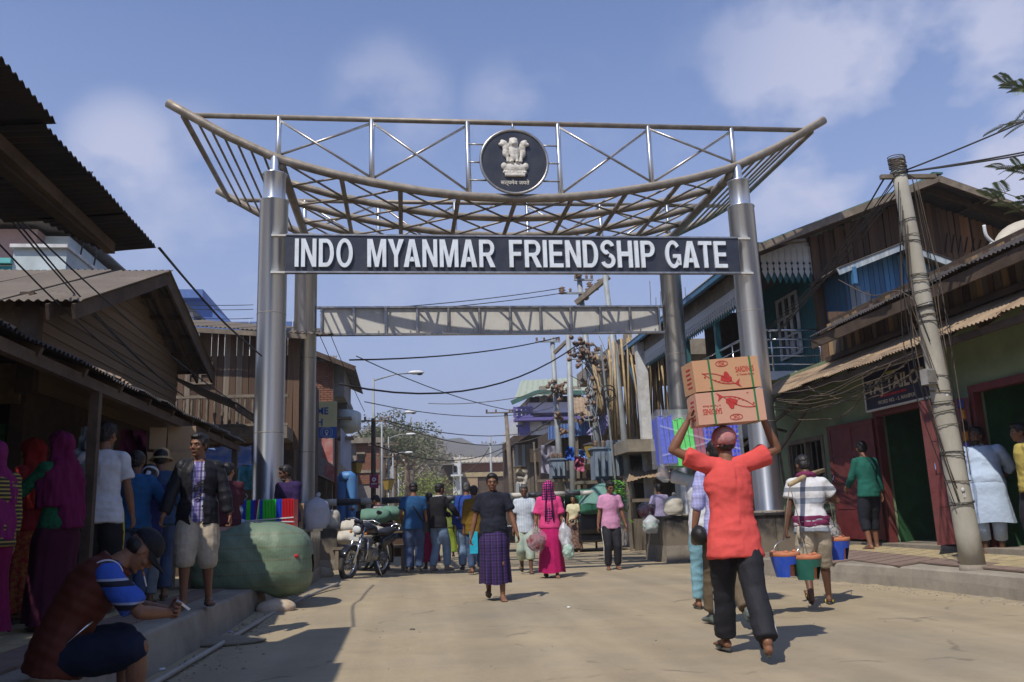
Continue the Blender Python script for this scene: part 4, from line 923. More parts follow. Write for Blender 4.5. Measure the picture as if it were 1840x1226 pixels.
MB().prism([(-5.6,3.4),(-.1,3.4),(-.1,3.6),(AV,AZ-.1),(-5.6,3.45)], lambda x,y,d:Vector((-6.06-d,x,y)),.1).build('gable',m_timber,CLAP)
bx('corner_post',m_timber,CLAP,-6.12,-5.95,-5.72,-5.58,2.5,3.5)
bx('side_wall',m_sid,CLAP,-11,-6.1,-5.66,-5.6,2.4,3.5);bx('side_wall',m_sid,CLAP,-11,-6.1,-.15,-.1,2.4,3.8)
def slope(th,m,ua,ub,va,za,vb,zb,n,per=.09,name='corrugated_sheet'):
    """roof slope: eave at (va, za), ridge at (vb, zb), running from ua to ub in n sheets"""
    for i in range(n):
        a=ua+(ub-ua)*i/n;b=ua+(ub-ua)*(i+1)/n;b+=.04 if ub>ua else -.04;q=.005*(i%2)
        MB().corr((a,va,za+q),(b,va,za+q),(b,vb,zb+q),(a,vb,zb+q),per=per,amp=.014,sag=.012,seed=i,rag=.01).build(name,m,th,True)
slope(CLAP,m_roof,-12.5,-5.45,-6.0,AZ-kl*(-AV+6.0)*-1*-1 if False else AZ-kl*(AV+6.0)+.06,AV,AZ+.06,9)
slope(CLAP,m_roof,-5.45,-12.5,.35,AZ-kr*(.35-AV)+.06,AV,AZ+.06,9)
for u in (-5.5,-5.75):
    beam('bargeboard' if u>-5.6 else 'rafter',m_timber,CLAP,(u,-6.0,AZ-kl*(AV+6.0)-.06),(u,AV,AZ-.06),.035,.16)
    beam('bargeboard' if u>-5.6 else 'rafter',m_timber,CLAP,(u,.35,AZ-kr*(.35-AV)-.06),(u,AV,AZ-.06),.035,.16)
for i in range(5):
    v=AV+.5+i*.6;beam('purlin',m_timber,CLAP,(-5.5,v,AZ-kr*(v-AV)-.03),(-6.2,v,AZ-kr*(v-AV)-.03),.05,.06)
    v=AV-.5-i*.6;beam('purlin',m_timber,CLAP,(-5.5,v,AZ-kl*(AV-v)-.03),(-6.2,v,AZ-kl*(AV-v)-.03),.05,.06)
# little lean-to beyond it
for i in range(3):MB().corr((-4.95-.0,-.2+i*.75,3.12),(-4.95,.6+i*.75,3.12),(-6.1,.6+i*.75,3.62),(-6.1,-.2+i*.75,3.62),per=.08,amp=.013,seed=i).build('corrugated_sheet',m_tind,CLAP,True)
beam('fascia',m_timber,CLAP,(-4.98,-.2,3.05),(-4.98,2.1,3.05),.03,.10)

# ---------------------------------------------------------------- dark plank house with baluster rail
DK=thing('plank_house','dark plank house with a turned baluster railing between clapboard gable and left pillar','house',(-6,3,0))
dv=3.2
L0,L1=sat(286,640,'v',dv).x,sat(530,640,'v',dv).x
zr= lambda u:sat(290,592,'v',dv).z+(u-L0)*-.08
u=L0
while u<L1:
    w=.13;piece('plank',(u+w/2,dv,(2.6+zr(u))/2),(w-.01,.025,zr(u)-2.6),m_pl_brown if random.random()<.8 else m_pl_grey,DK);u+=w
bx('wall',m_timber,DK,L0,L1,dv+.03,dv+.1,0,4.6)
bx('side_wall',m_timber,DK,L1-.02,L1+.02,dv,dv+5,0,4.6)
for i in range(6):
    a=L0-.3+i*.62;MB().corr((a,dv-.5,zr(a)+.02),(a+.66,dv-.5,zr(a+.66)+.02),(a+.66,dv+5,zr(a)+1.3),(a,dv+5,zr(a)+1.35),per=.09,amp=.013,seed=i).build('corrugated_sheet',m_roof,DK,True)
beam('fascia',m_timber2,DK,(L0-.3,dv-.5,zr(L0)-.05),(L1+.3,dv-.5,zr(L1)-.07),.03,.10)
wa,wb=sat(340,690,'v',dv),sat(382,655,'v',dv)
F=MB().box(((wa.x+wb.x)/2,dv-.03,(wa.z+wb.z)/2),(wb.x-wa.x,.03,wb.z-wa.z)).build('shutter_window',m_pl_brown,DK)
for i in range(3):x=wa.x+(wb.x-wa.x)*i/2;MB().box((x,dv-.06,(wa.z+wb.z)/2),(.05,.04,wb.z-wa.z+.05)).build('window_frame',m_timber2,F)
for z_ in (wa.z,(wa.z+wb.z)/2,wb.z):MB().box(((wa.x+wb.x)/2,dv-.062,z_),(wb.x-wa.x+.05,.04,.05)).build('window_frame',m_timber2,F)
rt_,rb_=sat(400,713,'v',dv-.9),sat(400,765,'v',dv-.9)
bx('balcony_floor',m_timber2,DK,L0-.2,L1,dv-1,dv,rb_.z-.28,rb_.z-.04)
beam('handrail',m_timber2,DK,(L0-.2,dv-.9,rt_.z),(L1,dv-.9,rt_.z),.07,.06);beam('bottom_rail',m_timber2,DK,(L0-.2,dv-.9,rb_.z),(L1,dv-.9,rb_.z),.06,.05)
h=rt_.z-rb_.z;me=None;u=L0-.1
while u<L1:
    if me is None:me=MB().lathe([(.022,0),(.03,.1*h),(.018,.2*h),(.034,.38*h),(.018,.55*h),(.03,.7*h),(.02,.85*h),(.026,h)],(u,dv-.9,rb_.z),10).build('baluster',m_timber2,DK,True);u0b=u
    else:o=me.copy();COL.objects.link(o);o.location=(u-u0b,0,0)
    u+=.145
# ---------------------------------------------------------------- pink and pale blue block, upper left
def block(name,label,u0,u1,v0,v1,z0,z1,m,par,parm,ph=.5,wins=(),group=None,cat='building'):
    t=thing(name,label,cat,((u0+u1)/2,(v0+v1)/2,z0),group=group)
    bx('wall',m,t,u0,u1,v0,v1,z0,z1)
    if par:bx('parapet',parm,t,u0-.12,u1+.12,v0-.12,v1+.12,z1,z1+ph)
    for (a,b,c,d) in wins:
        F=MB().box(((a+b)/2,v0-.01,(c+d)/2),(b-a,.08,d-c)).build('window',m_glass,t)
        for x in (a,(a+b)/2,b):MB().box((x,v0-.06,(c+d)/2),(.08,.07,d-c+.08)).build('window_frame',m_wpaint,F)
        for z in (c,d):MB().box(((a+b)/2,v0-.063,z),(b-a+.08,.07,.08)).build('window_frame',m_wpaint,F)
    return t
V0=4.0
p= lambda x,y,v=V0:sat(x,y,'v',v)
B1=block('concrete_house','pink and pale blue concrete house standing above the clapboard roof',p(-160,480).x,p(62,480).x,V0,V0+6,0,p(62,412).z,m_pink,False,None)
bx('wall',m_pblue,B1,p(62,480).x,p(107,480).x,V0+.4,V0+5,0,p(90,414).z)
bx('roof_slab',m_tin2,B1,p(-160,480).x,p(125,480).x,V0-.5,V0+6,p(62,402).z,p(62,400).z+.02)
bx('wall',m_pblue,B1,p(22,480,3).x,p(118,480,3).x,3.0,8,0,p(60,447,3).z);bx('parapet',m_wpaint,B1,p(18,480,3).x,p(122,480,3).x,2.9,8,p(60,447,3).z,p(60,441,3).z)
bx('sill',mat('turquoise',(.12,.42,.42)),B1,p(-160,480,3).x,p(22,480,3).x,2.9,3.1,p(10,475,3).z,p(10,466,3).z);bx('balcony_panel',mat('turquoise2',(.03,.28,.30)),B1,p(-160,480,3).x,p(22,480,3).x,3.0,3.2,p(10,500,3).z,p(10,478,3).z)
# blue and white hotel beyond
B2=block('hotel_building','white hotel with royal blue parapets rising behind the dark plank house',p(300,590,22).x,p(530,590,22).x,22,34,0,p(400,598,22).z,m_wpaint,True,m_royal,.45)
bx('parapet',m_royal,B2,p(430,590,21.5).x,p(540,590,21.5).x,21.2,21.9,p(480,590,21.5).z,p(480,581,21.5).z);
u0,u1=p(262,560,26).x,p(372,560,26).x
bx('wall',m_wpaint,B2,u0,u1-.6,26,34,5,p(300,545,26).z);bx('parapet',m_royal,B2,u0-.3,u1,25,34,p(300,545,26).z,p(300,530,26).z)
MB().prism([(u1-1,p(300,545,26).z),(u1,p(300,545,26).z),(u1+1.4,p(300,590,26).z),(u1+.4,p(300,590,26).z)], lambda x,y,d:Vector((x,25.5+d,y)),.8).build('stair_panel',m_royal,B2)
for k in range(4):bx('stair_step',m_gray,B2,u1-1.0+k*.4,u1-.3+k*.4,25.8,27.5,p(300,552+k*8,26).z-.25,p(300,552+k*8,26).z-.05)
wn_=MB().box((p(295,570,25.9).x,25.9,p(295,568,25.9).z),(1.1,.1,.9)).build('window',mat('blue_glass',(.12,.25,.6),rough=.15),B2)
for i in range(3):MB().box((p(295,570,25.9).x-.55+i*.55,25.84,p(295,568,25.9).z),(.05,.06,.95)).build('window_frame',m_wpaint,wn_)
for k in range(9):MB().box((p(450,590,21.5).x+k*.9,21.19,p(480,585,21.5).z),(.03,.03,.4)).build('panel_joint',m_wpaint,B2)
for px,h in ((285,40),(168,30),(140,30)):
    a=p(px,535 if px>200 else 480,26 if px>200 else 5);solo('antenna',MB().tube([a,a+Vector((.1,0,h*.025))],.02,5),m_wire,{285:'thin antenna rod on the hotel parapet',168:'right thin steel rod rising behind the clapboard roof',140:'left thin steel rod rising behind the clapboard roof'}[px],'antenna')
t=thing('satellite_dish','small grey satellite dish beside the clapboard gable eave','satellite dish',tuple(p(288,566,10)))
MB().lathe([(0,-.06),(.22,-.04),(.36,0),(.22,-.035),(0,-.055)],p(286,562,10),24,Vector((.5,-.8,.3)).to_track_quat('Z','Y').to_matrix()).build('dish',m_gray,t,True)
MB().tube([p(286,562,10),p(290,590,10)],.025,6).build('mast',m_tin2,t,True)
# ================================================================== street beyond the gate
S= lambda x,y,v:sat(x,y,'v',v)
m_brick=mat('brick',(.30,.125,.075),var=.3,sc=9,rough=.9,rnd=.3,bump=.3,dirt=(.2,.15,.12),dsc=5,damt=.6)
m_mortar=mat('mortar',(.28,.25,.22),var=.15,sc=8,rough=.95)
m_polem=mat('grey_pole',(.30,.33,.34),var=.15,sc=4,rough=.6,metal=.2,bump=.1,dirt=(.24,.21,.17),dsc=2.5,damt=.6)
m_insul=mat('brown_insulator',(.20,.13,.09),var=.3,sc=8,rough=.35,bump=0)
m_trans=mat('transformer_grey',(.20,.26,.33),var=.15,sc=4,rough=.5,dirt=(.2,.18,.15),dsc=3,damt=.5)
m_violet=mat('violet_trim',(.14,.12,.34),var=.15,sc=3,rough=.7);m_lilac=mat('lilac_wall',(.52,.50,.62),var=.08,sc=2,rough=.9,dirt=(.4,.38,.4))
def brickwall(parent,u0,u1,v,z0,z1,bw=.22,bh=.075,side=False):
    mb=MB();z=z0;r=0;rb=random.Random(4)
    while z<z1-.02:
        u=u0-(bw/2 if r%2 else 0)
        while u<u1:
            a,b=max(u,u0),min(u+bw-.014,u1)
            if b-a>.03:
                c=((a+b)/2,v+rb.uniform(-.004,.004),z+bh/2);d=(b-a,.05,bh-.014)
                if side:c=(v+rb.uniform(-.004,.004),c[0],c[2]);d=(.05,d[0],d[2])
                mb.box(c,d)
            u+=bw
        z+=bh;r+=1
    return mb.build('brickwork',m_brick,parent,kind='stuff')
# brick tower house, left
v0=14.0;a=S(540,740,v0);b=S(598,740,v0);t1=S(570,652,v0).z
BT=thing('brick_house','tall brick house with a jutting dark tin roof beyond the left gate pillars','house',(a.x,v0+2,0))
bx('wall',m_mortar,BT,a.x-3,b.x,v0+.03,v0+5,0,t1+.1);brickwall(BT,a.x,b.x,v0,S(590,722,v0).z,t1)
bx('side_panel',m_gray,BT,b.x,b.x+.35,v0+.4,v0+4,S(600,710,v0).z,t1)
rz0,rz1=S(570,635,v0).z,S(641,665,v0).z;ra,rb_u=S(545,630,v0).x,S(640,665,v0).x
for i in range(5):
    q=.005*(i%2);MB().corr((rb_u,v0-.6+i*1.1,rz1+q-.02*i),(rb_u,v0+.55+i*1.1,rz1+q-.02*i-.02),(ra-1.2,v0+.55+i*1.1,rz0+.62+q),(ra-1.2,v0-.6+i*1.1,rz0+.62+q),per=.12,amp=.018,seed=i).build('corrugated_sheet',m_tin2,BT,True)
beam('bargeboard',m_timber,BT,(rb_u,v0-.62,rz1-.06),(ra-1.2,v0-.62,rz0+.56),.04,.16)
MB().corr((S(560,660,v0).x,v0-.55,S(570,652,v0).z),(S(606,660,v0).x,v0-.55,S(570,652,v0).z),(S(606,660,v0).x,v0,S(570,645,v0).z+.1),(S(560,660,v0).x,v0,S(570,645,v0).z+.1),per=.1,amp=.015).build('corrugated_sheet',m_tin2,BT,True)
# concrete shop block with tank and rounded balcony
a,b=S(560,800,16),S(636,800,16)
CB=thing('shop_block','old grey concrete shop block with a curved balcony left of the first street lamp','shop',(b.x-1,18,0))
bx('wall',m_gray,CB,a.x-1,b.x-.9,16.2,24,0,S(600,745,16).z);bx('roof_room',m_conc,CB,S(597,730,16).x,S(623,730,16).x,16.2,20,S(600,745,16).z-.3,S(600,709,16).z)
MB().loft([(Vector((S(618,740,16).x,17.2,z)),Vector((.55*k,0,0)),Vector((0,1.3*k,0))) for z,k in ((S(618,770,16).z,.6),(S(618,765,16).z,1),(S(618,740,16).z,1.02),(S(618,736,16).z,.98))],20).build('balcony',m_pblue,CB,True)
for (x,y,w,h) in ((607,755,.5,.08),(607,790,.55,.08)):q=S(x,y,15.9);bx('sunshade',m_conc,CB,q.x-.1,q.x+w,15.6,16.3,q.z,q.z+h)
for k in range(3):
    q=S(605+k*7,768+k*22,15.8+k);MB().corr((q.x,q.y-.2,q.z),(q.x+.02,q.y+1.2,q.z),(q.x-.75,q.y+1.2,q.z+.4),(q.x-.75,q.y-.2,q.z+.4),per=.12,amp=.015).build('awning',m_tind,CB,True)
MB().corr((S(643,772,17).x,17,S(643,772,17).z),(S(643,772,17).x,20,S(643,772,17).z),(S(626,750,17).x,20,S(626,745,17).z),(S(626,750,17).x,17,S(626,745,17).z),per=.12,amp=.015).build('awning',m_tind,CB,True)
# shops with awnings down the left side
rl_=random.Random(11)
LAB=['dark shop front with low tin awning just past the left rear pillar','second shop front past the left rear pillar with dark doorway','shop front behind the blue water tank','far shop front near the purple sign pole','shop front with pale awning beyond the purple sign','farthest shop front on the left kerb']
for i in range(6):
    v=8.6+i*6.5+(9 if i>1 else 0);t=thing('market_shop',LAB[i],'shop',(-6.5,v+2,0),group='shop fronts down the left side of the street')
    h=rl_.uniform(2.9,3.6)+(1.2 if i in (0,3) else 0);uf=-5.2-.1*i
    bx('wall',rl_.choice([m_timber,m_pl_brown,m_gray]),t,-9,uf,v,v+6.2,0,h)
    for k in range(3):bx('shutter',rl_.choice([m_timber2,m_bluep,m_teal,m_timber]),t,uf-.02,uf+.05,v+.3+k*2,v+1.9+k*2,.3,2.2)
    for k in range(6):MB().corr((uf+1.0,v+k*1.03,2.25),(uf+1.0,v+k*1.03+1.06,2.25),(uf-.1,v+k*1.03+1.06,2.75),(uf-.1,v+k*1.03,2.75),per=.12,amp=.016,seed=k,rag=.03).build('corrugated_sheet',rl_.choice([m_tin2,m_tind,m_tin]),t,True)
    for k in range(3):bx('post',m_timber,t,uf+.9,uf+.96,v+.1+k*3,v+.16+k*3,0,2.25)
    MB().prism([(v-.3,h),(v+6.5,h),(v+3.1,h+1.3)], lambda x,y,d:Vector((uf-.05-d,x,y)),3.2).build('roof',m_roof,t)
# banner of the bank
BV=9.0;a,b=S(506,722,BV),S(605,788,BV)
BN=thing('bank_banner','pale yellow WELCOME banner with blue bank strip seen between the left pillars','banner',(b.x,BV,0))
x0,x1=a.x-.25,b.x;zt_,zb_=S(560,722,BV).z,S(560,788,BV).z;zm=S(560,768,BV).z
bx('banner_cloth',mat('banner_yellow',(.62,.62,.36),var=.06,sc=3,rough=.7),BN,x0,x1,BV,BV+.03,zm,zt_)
BS=bx('banner_strip',mat('banner_blue',(.03,.13,.50),var=.06,sc=3,rough=.6),BN,x0,x1,BV-.002,BV+.028,zb_,zm)
m_bt=mat('print_blue',(.03,.10,.40),var=.05,bump=0);m_bw=mat('print_white',(.75,.78,.8),var=.05,bump=0)
textmesh('WELCOME',m_bt,'lettering',.27,.003,.022,loc=(S(509,740,BV).x,BV-.008,S(509,746,BV).z),width=S(590,740,BV).x-S(509,740,BV).x,parent=BN)
textmesh('MOREH',m_bt,'lettering',.27,.003,.022,loc=(S(521,740,BV).x,BV-.008,S(521,766,BV).z),width=S(580,740,BV).x-S(521,740,BV).x,parent=BN)
textmesh('UCO BANK',m_bw,'lettering',.26,.003,.02,loc=(S(507,780,BV).x,BV-.010,S(507,784,BV).z),width=S(572,780,BV).x-S(507,780,BV).x,parent=BS)
c=S(587,778,BV)+Vector((0,-.012,.01))
for r,w in ((.135,.018),(.10,.012)):
    P=[(r,-r*.6),(r,r*.6),(r*.6,r),(-r*.6,r),(-r,r*.6),(-r,-r*.6),(-r*.6,-r),(r*.6,-r)]
    for i in range(8):p,q=P[i],P[(i+1)%8];MB().bar(c+Vector((p[0]*1.15,0,p[1])),c+Vector((q[0]*1.15,0,q[1])),w,.006).build('logo',m_bw,BS)
MB().torus(c+Vector((0,0,.02)),.04,.01,(0,1,0),16,5).build('logo',m_bw,BS);MB().box(c+Vector((0,0,-.05)),(.05,.008,.06)).build('logo',m_bw,BS)
MB().tube([(b.x-.02,BV+.06,0),(b.x-.02,BV+.06,zt_)],.04,8).build('pole',mat('rust_pole',(.16,.07,.045),var=.3),BN,True);MB().tube([(x0,BV+.06,0),(x0,BV+.06,zt_)],.04,8).build('pole',MATS['rust_pole'],BN,True)
# sign boards on the left
def board(name,px,v,m,label,texts=(),thick=.06,dv=0,cat='sign'):
    (xa,ya,xb,yb)=px;p0,p1,p2,p3=S(xa,ya[0],v),S(xb,yb[0],v+dv),S(xb,yb[1],v+dv),S(xa,ya[1],v)
    t=thing(name,label,cat,(p3.x,p3.y,p3.z));n=Vector((0,1,0))*thick
    MB().add([p0,p1,p2,p3,p0+n,p1+n,p2+n,p3+n],[(0,3,2,1),(4,5,6,7),(0,1,5,4),(2,3,7,6),(0,4,7,3),(1,2,6,5)]).build('panel',m,t)
    X=(p1-p0).normalized()
    for (s,fx,fy,w,h,mm) in texts:
        q=p0.lerp(p3,fy)+(p1-p0)*fx-Vector((0,.02,0));textmesh(s,mm,'lettering',h,.003,.01,loc=q,X=X,width=w*(p1-p0).length,parent=t)
    return t
m_sred=mat('sign_red_white',(.42,.13,.12),var=.25,sc=2.5,rough=.6,dirt=(.5,.45,.42),dsc=1.5,damt=.8);m_sblue=mat('sign_grey_blue',(.26,.30,.42),var=.15,sc=2,rough=.6,dirt=(.42,.44,.5),damt=.6)
board('shop_sign',(578,(787,823),598,(790,835)),10.5,m_sred,'faded red and white shop sign hanging under the bank banner')
board('shop_sign',(583,(832,858),601,(838,868)),10.2,m_sred,'lower weathered red shop sign left of the blue tank')
board('tall_sign',(612,(768,832),631,(792,853)),15.0,m_sblue,'tall slanting grey and blue sign panel on the left shop row',dv=1.5)
board('purple_sign',(664,(854,876),680,(853,878)),19,mat('sign_purple',(.22,.02,.10),var=.1,rough=.5),'small purple telecom sign on the dark street pole',[('vodafone',.15,.78,.7,.10,m_bw)])
q=S(672,862,18.9)-Vector((0,.02,0));t=bpy.data.objects['purple_sign'];tb=MB().torus(q,.055,.022,(0,1,0),16,6);tb.build('logo',m_bw,t);
# blue water tank
q0=S(607,893,12);q1=S(636,852,12)
m_tank=mat('blue_tank',(.06,.22,.52),var=.15,sc=3,rough=.45,bump=.05,dirt=(.2,.28,.4),damt=.4)
t=thing('water_tank','bright blue plastic water tank with a fat downpipe on the left kerb','water tank',(q0.x,12,0))
MB().lathe([(.0,q1.z),(.18,q1.z-.02),(.30,q1.z-.12),(.32,q1.z-.25),(.32,.6),(.30,.3),(.0,.28)],(S(616,870,12).x,12.3,0),22).build('tank',m_tank,t,True)
MB().tube(spline([(S(614,850,12).x,12.1,S(614,858,12).z),(S(624,850,12).x,12,S(624,857,12).z),(S(632,870,12).x,12,S(632,868,12).z),(S(631,890,12).x,12,.5)],6),.16,14).build('pipe',m_tank,t,True)
MB().lathe([(.1,q1.z-.03),(.1,q1.z+.04),(.0,q1.z+.05)],(S(616,870,12).x,12.3,0),14).build('lid',m_tank,t,True)
# brick house further down the left
a,b=S(640,790,40),S(682,790,40)
BH=thing('brick_house','unplastered brick house with one dark window behind the purple sign','house',((a.x+b.x)/2,42,0))
bx('wall',m_mortar,BH,a.x-2,b.x,40.05,48,0,S(660,790,40).z);brickwall(BH,a.x,b.x,40,S(660,870,40).z,S(660,792,40).z,.25,.11);bx('roof_slab',m_conc,BH,a.x-2.2,b.x+.3,39.6,48,S(660,797,40).z,S(660,791,40).z+.12)
q,r=S(642,829,39.9),S(654,816,39.9);w=bx('window',m_black,BH,q.x,r.x,39.88,39.95,q.z,r.z);bx('window_frame',m_conc,w,q.x-.06,r.x+.06,39.86,39.93,r.z,r.z+.12)
bx('lintel',m_conc,BH,a.x,b.x,39.9,39.98,S(660,850,40).z,S(660,845,40).z)
# street lamps receding down the left kerb
m_lampw=mat('lamp_head',(.65,.66,.64),rough=.4,var=.1,bump=0);LP=[]
ord_=['nearest','second','third','fourth','fifth','sixth','seventh','eighth','ninth']
for i,(px,py,hx,hy,v) in enumerate([(671,680,752,669,20),(686,750,741,740,30),(698,785,741,780,41),(706,815,737,813,55),(703,830,731,827,66),(716,850,736,846,84),(720,855,738,852,98),(722,862,733,859,116),(725,868,728,865,140)]):
    p,h=S(px,py,v),S(hx,hy,v);t=thing('street_lamp','%s street lamp of the line receding down the left kerb'%ord_[i],'street lamp',(p.x,v,0),group='street lamps down the left kerb');s=max(1,v/40)
    MB().tube([(p.x,v,-.2),(p.x,v,p.z*.5),(p.x,v,p.z)],[.07*s**.5,.06*s**.5,.045*s**.5],10).build('pole',m_polem,t,True)
    MB().tube([(p.x,v,p.z-.1),p.lerp(h,.5)+Vector((0,0,.05)),h-(h-p).normalized()*.3],.03*s**.5,8).build('arm',m_polem,t,True)
    d=(h-p).normalized();hd=MB().ball(h-d*.1,(.34,.12,.09),None,12,8).build('lamp_head',m_lampw,t,True);MB().ball(h+d*.05-Vector((0,0,.06)),(.14,.1,.08)).build('lens',m_glass,t,True)
# garden-style lanterns
m_lant=mat('lantern_glass',(.32,.22,.05),rough=.3,var=.2,bump=0)
for i,(x,y0,y1,yb,v) in enumerate([(641,832,850,900,18),(1062,800,822,895,12),(934,840,858,905,26),(698,862,880,905,30)]):
    p,q=S(x,y0,v),S(x,y1,v);w=(p.z-q.z)*.62;t=thing('post_lantern',['amber lantern on a thin post beside the blue tank','amber lantern on a post in front of the grey transformer','amber lantern on a post behind the grey shirted man','amber lantern on a post beyond the purple sign'][i],'lantern',(p.x,v,0),group='amber post lanterns along the street')
    MB().lathe([(w,p.z),(w*.62,q.z)],(p.x,v,0),4).build('lantern',m_lant,t);MB().lathe([(.01,p.z+.1),(w*1.12,p.z+.02),(w*1.12,p.z-.01)],(p.x,v,0),4).build('cap',m_tind,t);MB().tube([(p.x,v,0),(p.x,v,q.z)],.035,8).build('post',m_polem,t,True)
# street poles
def pole(px0,py0,px1,py1,v,r0_,r1_,label,m=m_polem,arms=(),name='utility_pole',v1=None):
    a,b=S(px0,py0,v1 or v),S(px1,py1,v);t=thing(name,label,'utility pole',(b.x,b.y,0));d=(a-b).normalized();foot=b-d*(b.z/d.z+.2)
    MB().tube([foot,a],[r1_,r0_],14).build('shaft',m,t,True)
    for (y,l0,l1,tilt) in arms:
        c=b.lerp(a,(py1-y)/(py1-py0));MB().bar(c+Vector((-l0,-.1,-tilt)),c+Vector((l1,-.1,tilt)),.08,.06).build('crossarm',m_timber2 if m is not m_polem else m_polem,t)
        for k in (-l0+.05,-l0/2,l1/2,l1-.05):MB().lathe([(.02,0),(.05,.03),(.035,.06),(.055,.09),(.03,.14),(.0,.15)],c+Vector((k,-.1,.03)),8).build('insulator',m_insul,t,True)
    return t,a,foot
PA,pa,_=pole(1087,492,1133,885,11.0,.085,.15,'tall grey steel pole leaning left behind the pink shirted man',arms=())
PB_,pb,_=pole(1040,494,1082,880,12.0,.085,.15,'grey steel pole crowded with brown insulators under the gate beam',arms=((530,.75,.35,0),(505,.2,.45,0),(640,.5,.5,0)))
PC,pc_,_=pole(1021,600,1031,885,17.0,.10,.15,'slim grey pole left of the insulator pole',arms=())
PD,pd_,_=pole(992,606,1007,850,18.0,.09,.15,'grey pole with a cluster of insulators beside the violet house',arms=((615,.7,.3,0),))
pole(909,741,921,905,26,.09,.14,'old timber pole with a crooked crossarm left of the violet house',m=m_timber2,arms=((742,1.0,.35,0),))
pole(881,785,883,862,60,.09,.12,'distant grey pole standing before the far brick building',arms=((797,.8,.5,0),));pole(826,818,828,872,75,.09,.12,'thin distant pole at the left end of the far brick building')
pole(671,752,671,905,19.3,.09,.11,'dark street pole carrying the purple sign',m=m_timber,arms=((757,.65,.65,0),));pole(689,795,691,905,31,.10,.12,'second dark pole behind the purple sign',m=m_timber,arms=((800,.8,.8,0),(822,.6,.6,0)))
beam('diagonal_arm',m_timber2,PB_,S(1035,545,11.9),S(1094,497,11.2),.14,.16);beam('diagonal_arm',m_timber2,PD,S(996,635,17.6),S(1026,606,17.0),.12,.12)
def insulator(c,parent,s=1.,ax=(0,0,1)):
    M=Vector(ax).to_track_quat('Z','Y').to_matrix();MB().lathe([(0,-.09*s),(.035*s,-.08*s),(.07*s,-.05*s),(.03*s,-.03*s),(.08*s,0),(.03*s,.02*s),(.07*s,.05*s),(.03*s,.07*s),(0,.09*s)],c,9,M).build('insulator',m_insul,parent,True)
ri=random.Random(9)
for (x,y) in [(1010,522),(1040,492),(1060,513),(1072,515),(1052,533),(1078,508)]:insulator(S(x,y,11.8),PB_,1.6,(ri.uniform(-.5,.5),0,1))
for (px,py,v,n,sx,sy,P) in ((1052,632,11.8,46,26,32,PB_),(1085,660,11.7,8,12,26,PB_),(1060,705,11.8,9,16,22,PB_),(1050,750,11.8,7,14,16,PB_),(1000,700,17.8,34,18,18,PD),(1005,750,17.8,7,12,10,PD),(1012,775,17.8,6,10,8,PD)):
    for i in range(n):
        q=S(px+ri.gauss(0,sx*.5),py+ri.gauss(0,sy*.5),v+ri.uniform(-.3,.3));insulator(q,P,1.0 if v<15 else 1.1,(ri.uniform(-1,1),ri.uniform(-1,1),ri.uniform(-.2,1)))
        if i%2:MB().bar(q,S(px+ri.uniform(-sx,sx)*.5,py+ri.uniform(-sy,sy)*.6,v),.03,.03).build('bracket',m_polem,P)
for k in range(10):
    q=S(1040+ri.uniform(-18,35),600+k*15,11.7);cable([q,S(1050+ri.uniform(-8,50),640+k*15,11.6),S(1060+ri.uniform(0,45),700+k*16,11.5)],.012,m_wire if k%2 else m_polem,'loose wire drooping round the crowded insulator pole','wires round the insulator pole')
for s_,v in ((1095,10.9),):MB().torus(S(1093,705,v),.22,.02,(0,1,.2),20,6).build('wire_coil',m_wire,PA,True);MB().torus(S(1095,710,v-.05),.18,.02,(.2,1,0),20,6).build('wire_coil',m_wire,PA,True)
beam('stay_rod',m_polem,PA,S(1080,620,11.2),S(1106,870,10.9),.04)
# transformers between the poles
def transformer(xa,ya,xb,yb,v,label,nf):
    p,q=S(xa,yb,v),S(xb,ya,v);t=thing('transformer',label,'transformer',((p.x+q.x)/2,v,p.z));w,h=q.x-p.x,q.z-p.z
    bx('tank',m_trans,t,p.x+w*.1,q.x-w*.1,v,v+.7,p.z,q.z)
    for i in range(nf):bx('fin',m_trans,t,p.x+w*(i+.15)/nf,p.x+w*(i+.55)/nf,v-.28,v,p.z+.08,q.z-.1)
    bx('lid',m_trans,t,p.x,q.x,v-.05,v+.75,q.z,q.z+.06)
    for i in range(3):insulator(Vector((p.x+w*(i+.8)/3.5,v+.3,q.z+.18)),t,1.3)
    beam('platform',m_timber2,t,(p.x-.5,v+.3,p.z-.08),(q.x+.9,v+.3,p.z-.08),.8,.1)
transformer(1066,806,1112,862,11.3,'big grey blue finned transformer mounted between the leaning poles',4);transformer(990,826,1016,860,17.4,'smaller grey finned transformer beside the slim pole',3)
p,q=S(1096,855,11.2),S(1118,790,11.2);t=thing('switch_box','large grey switch box behind the tall leaning steel pole','switch box',(p.x,11.5,p.z));bx('cabinet',m_trans,t,p.x,q.x,11.3,12,p.z,q.z);beam('strut',m_bluep,t,(p.x,11.2,q.z-.3),(q.x,11.2,p.z+.1),.05);bx('cabinet',m_trans,t,p.x-.2,q.x,11.4,12,p.z-.75,p.z-.08)
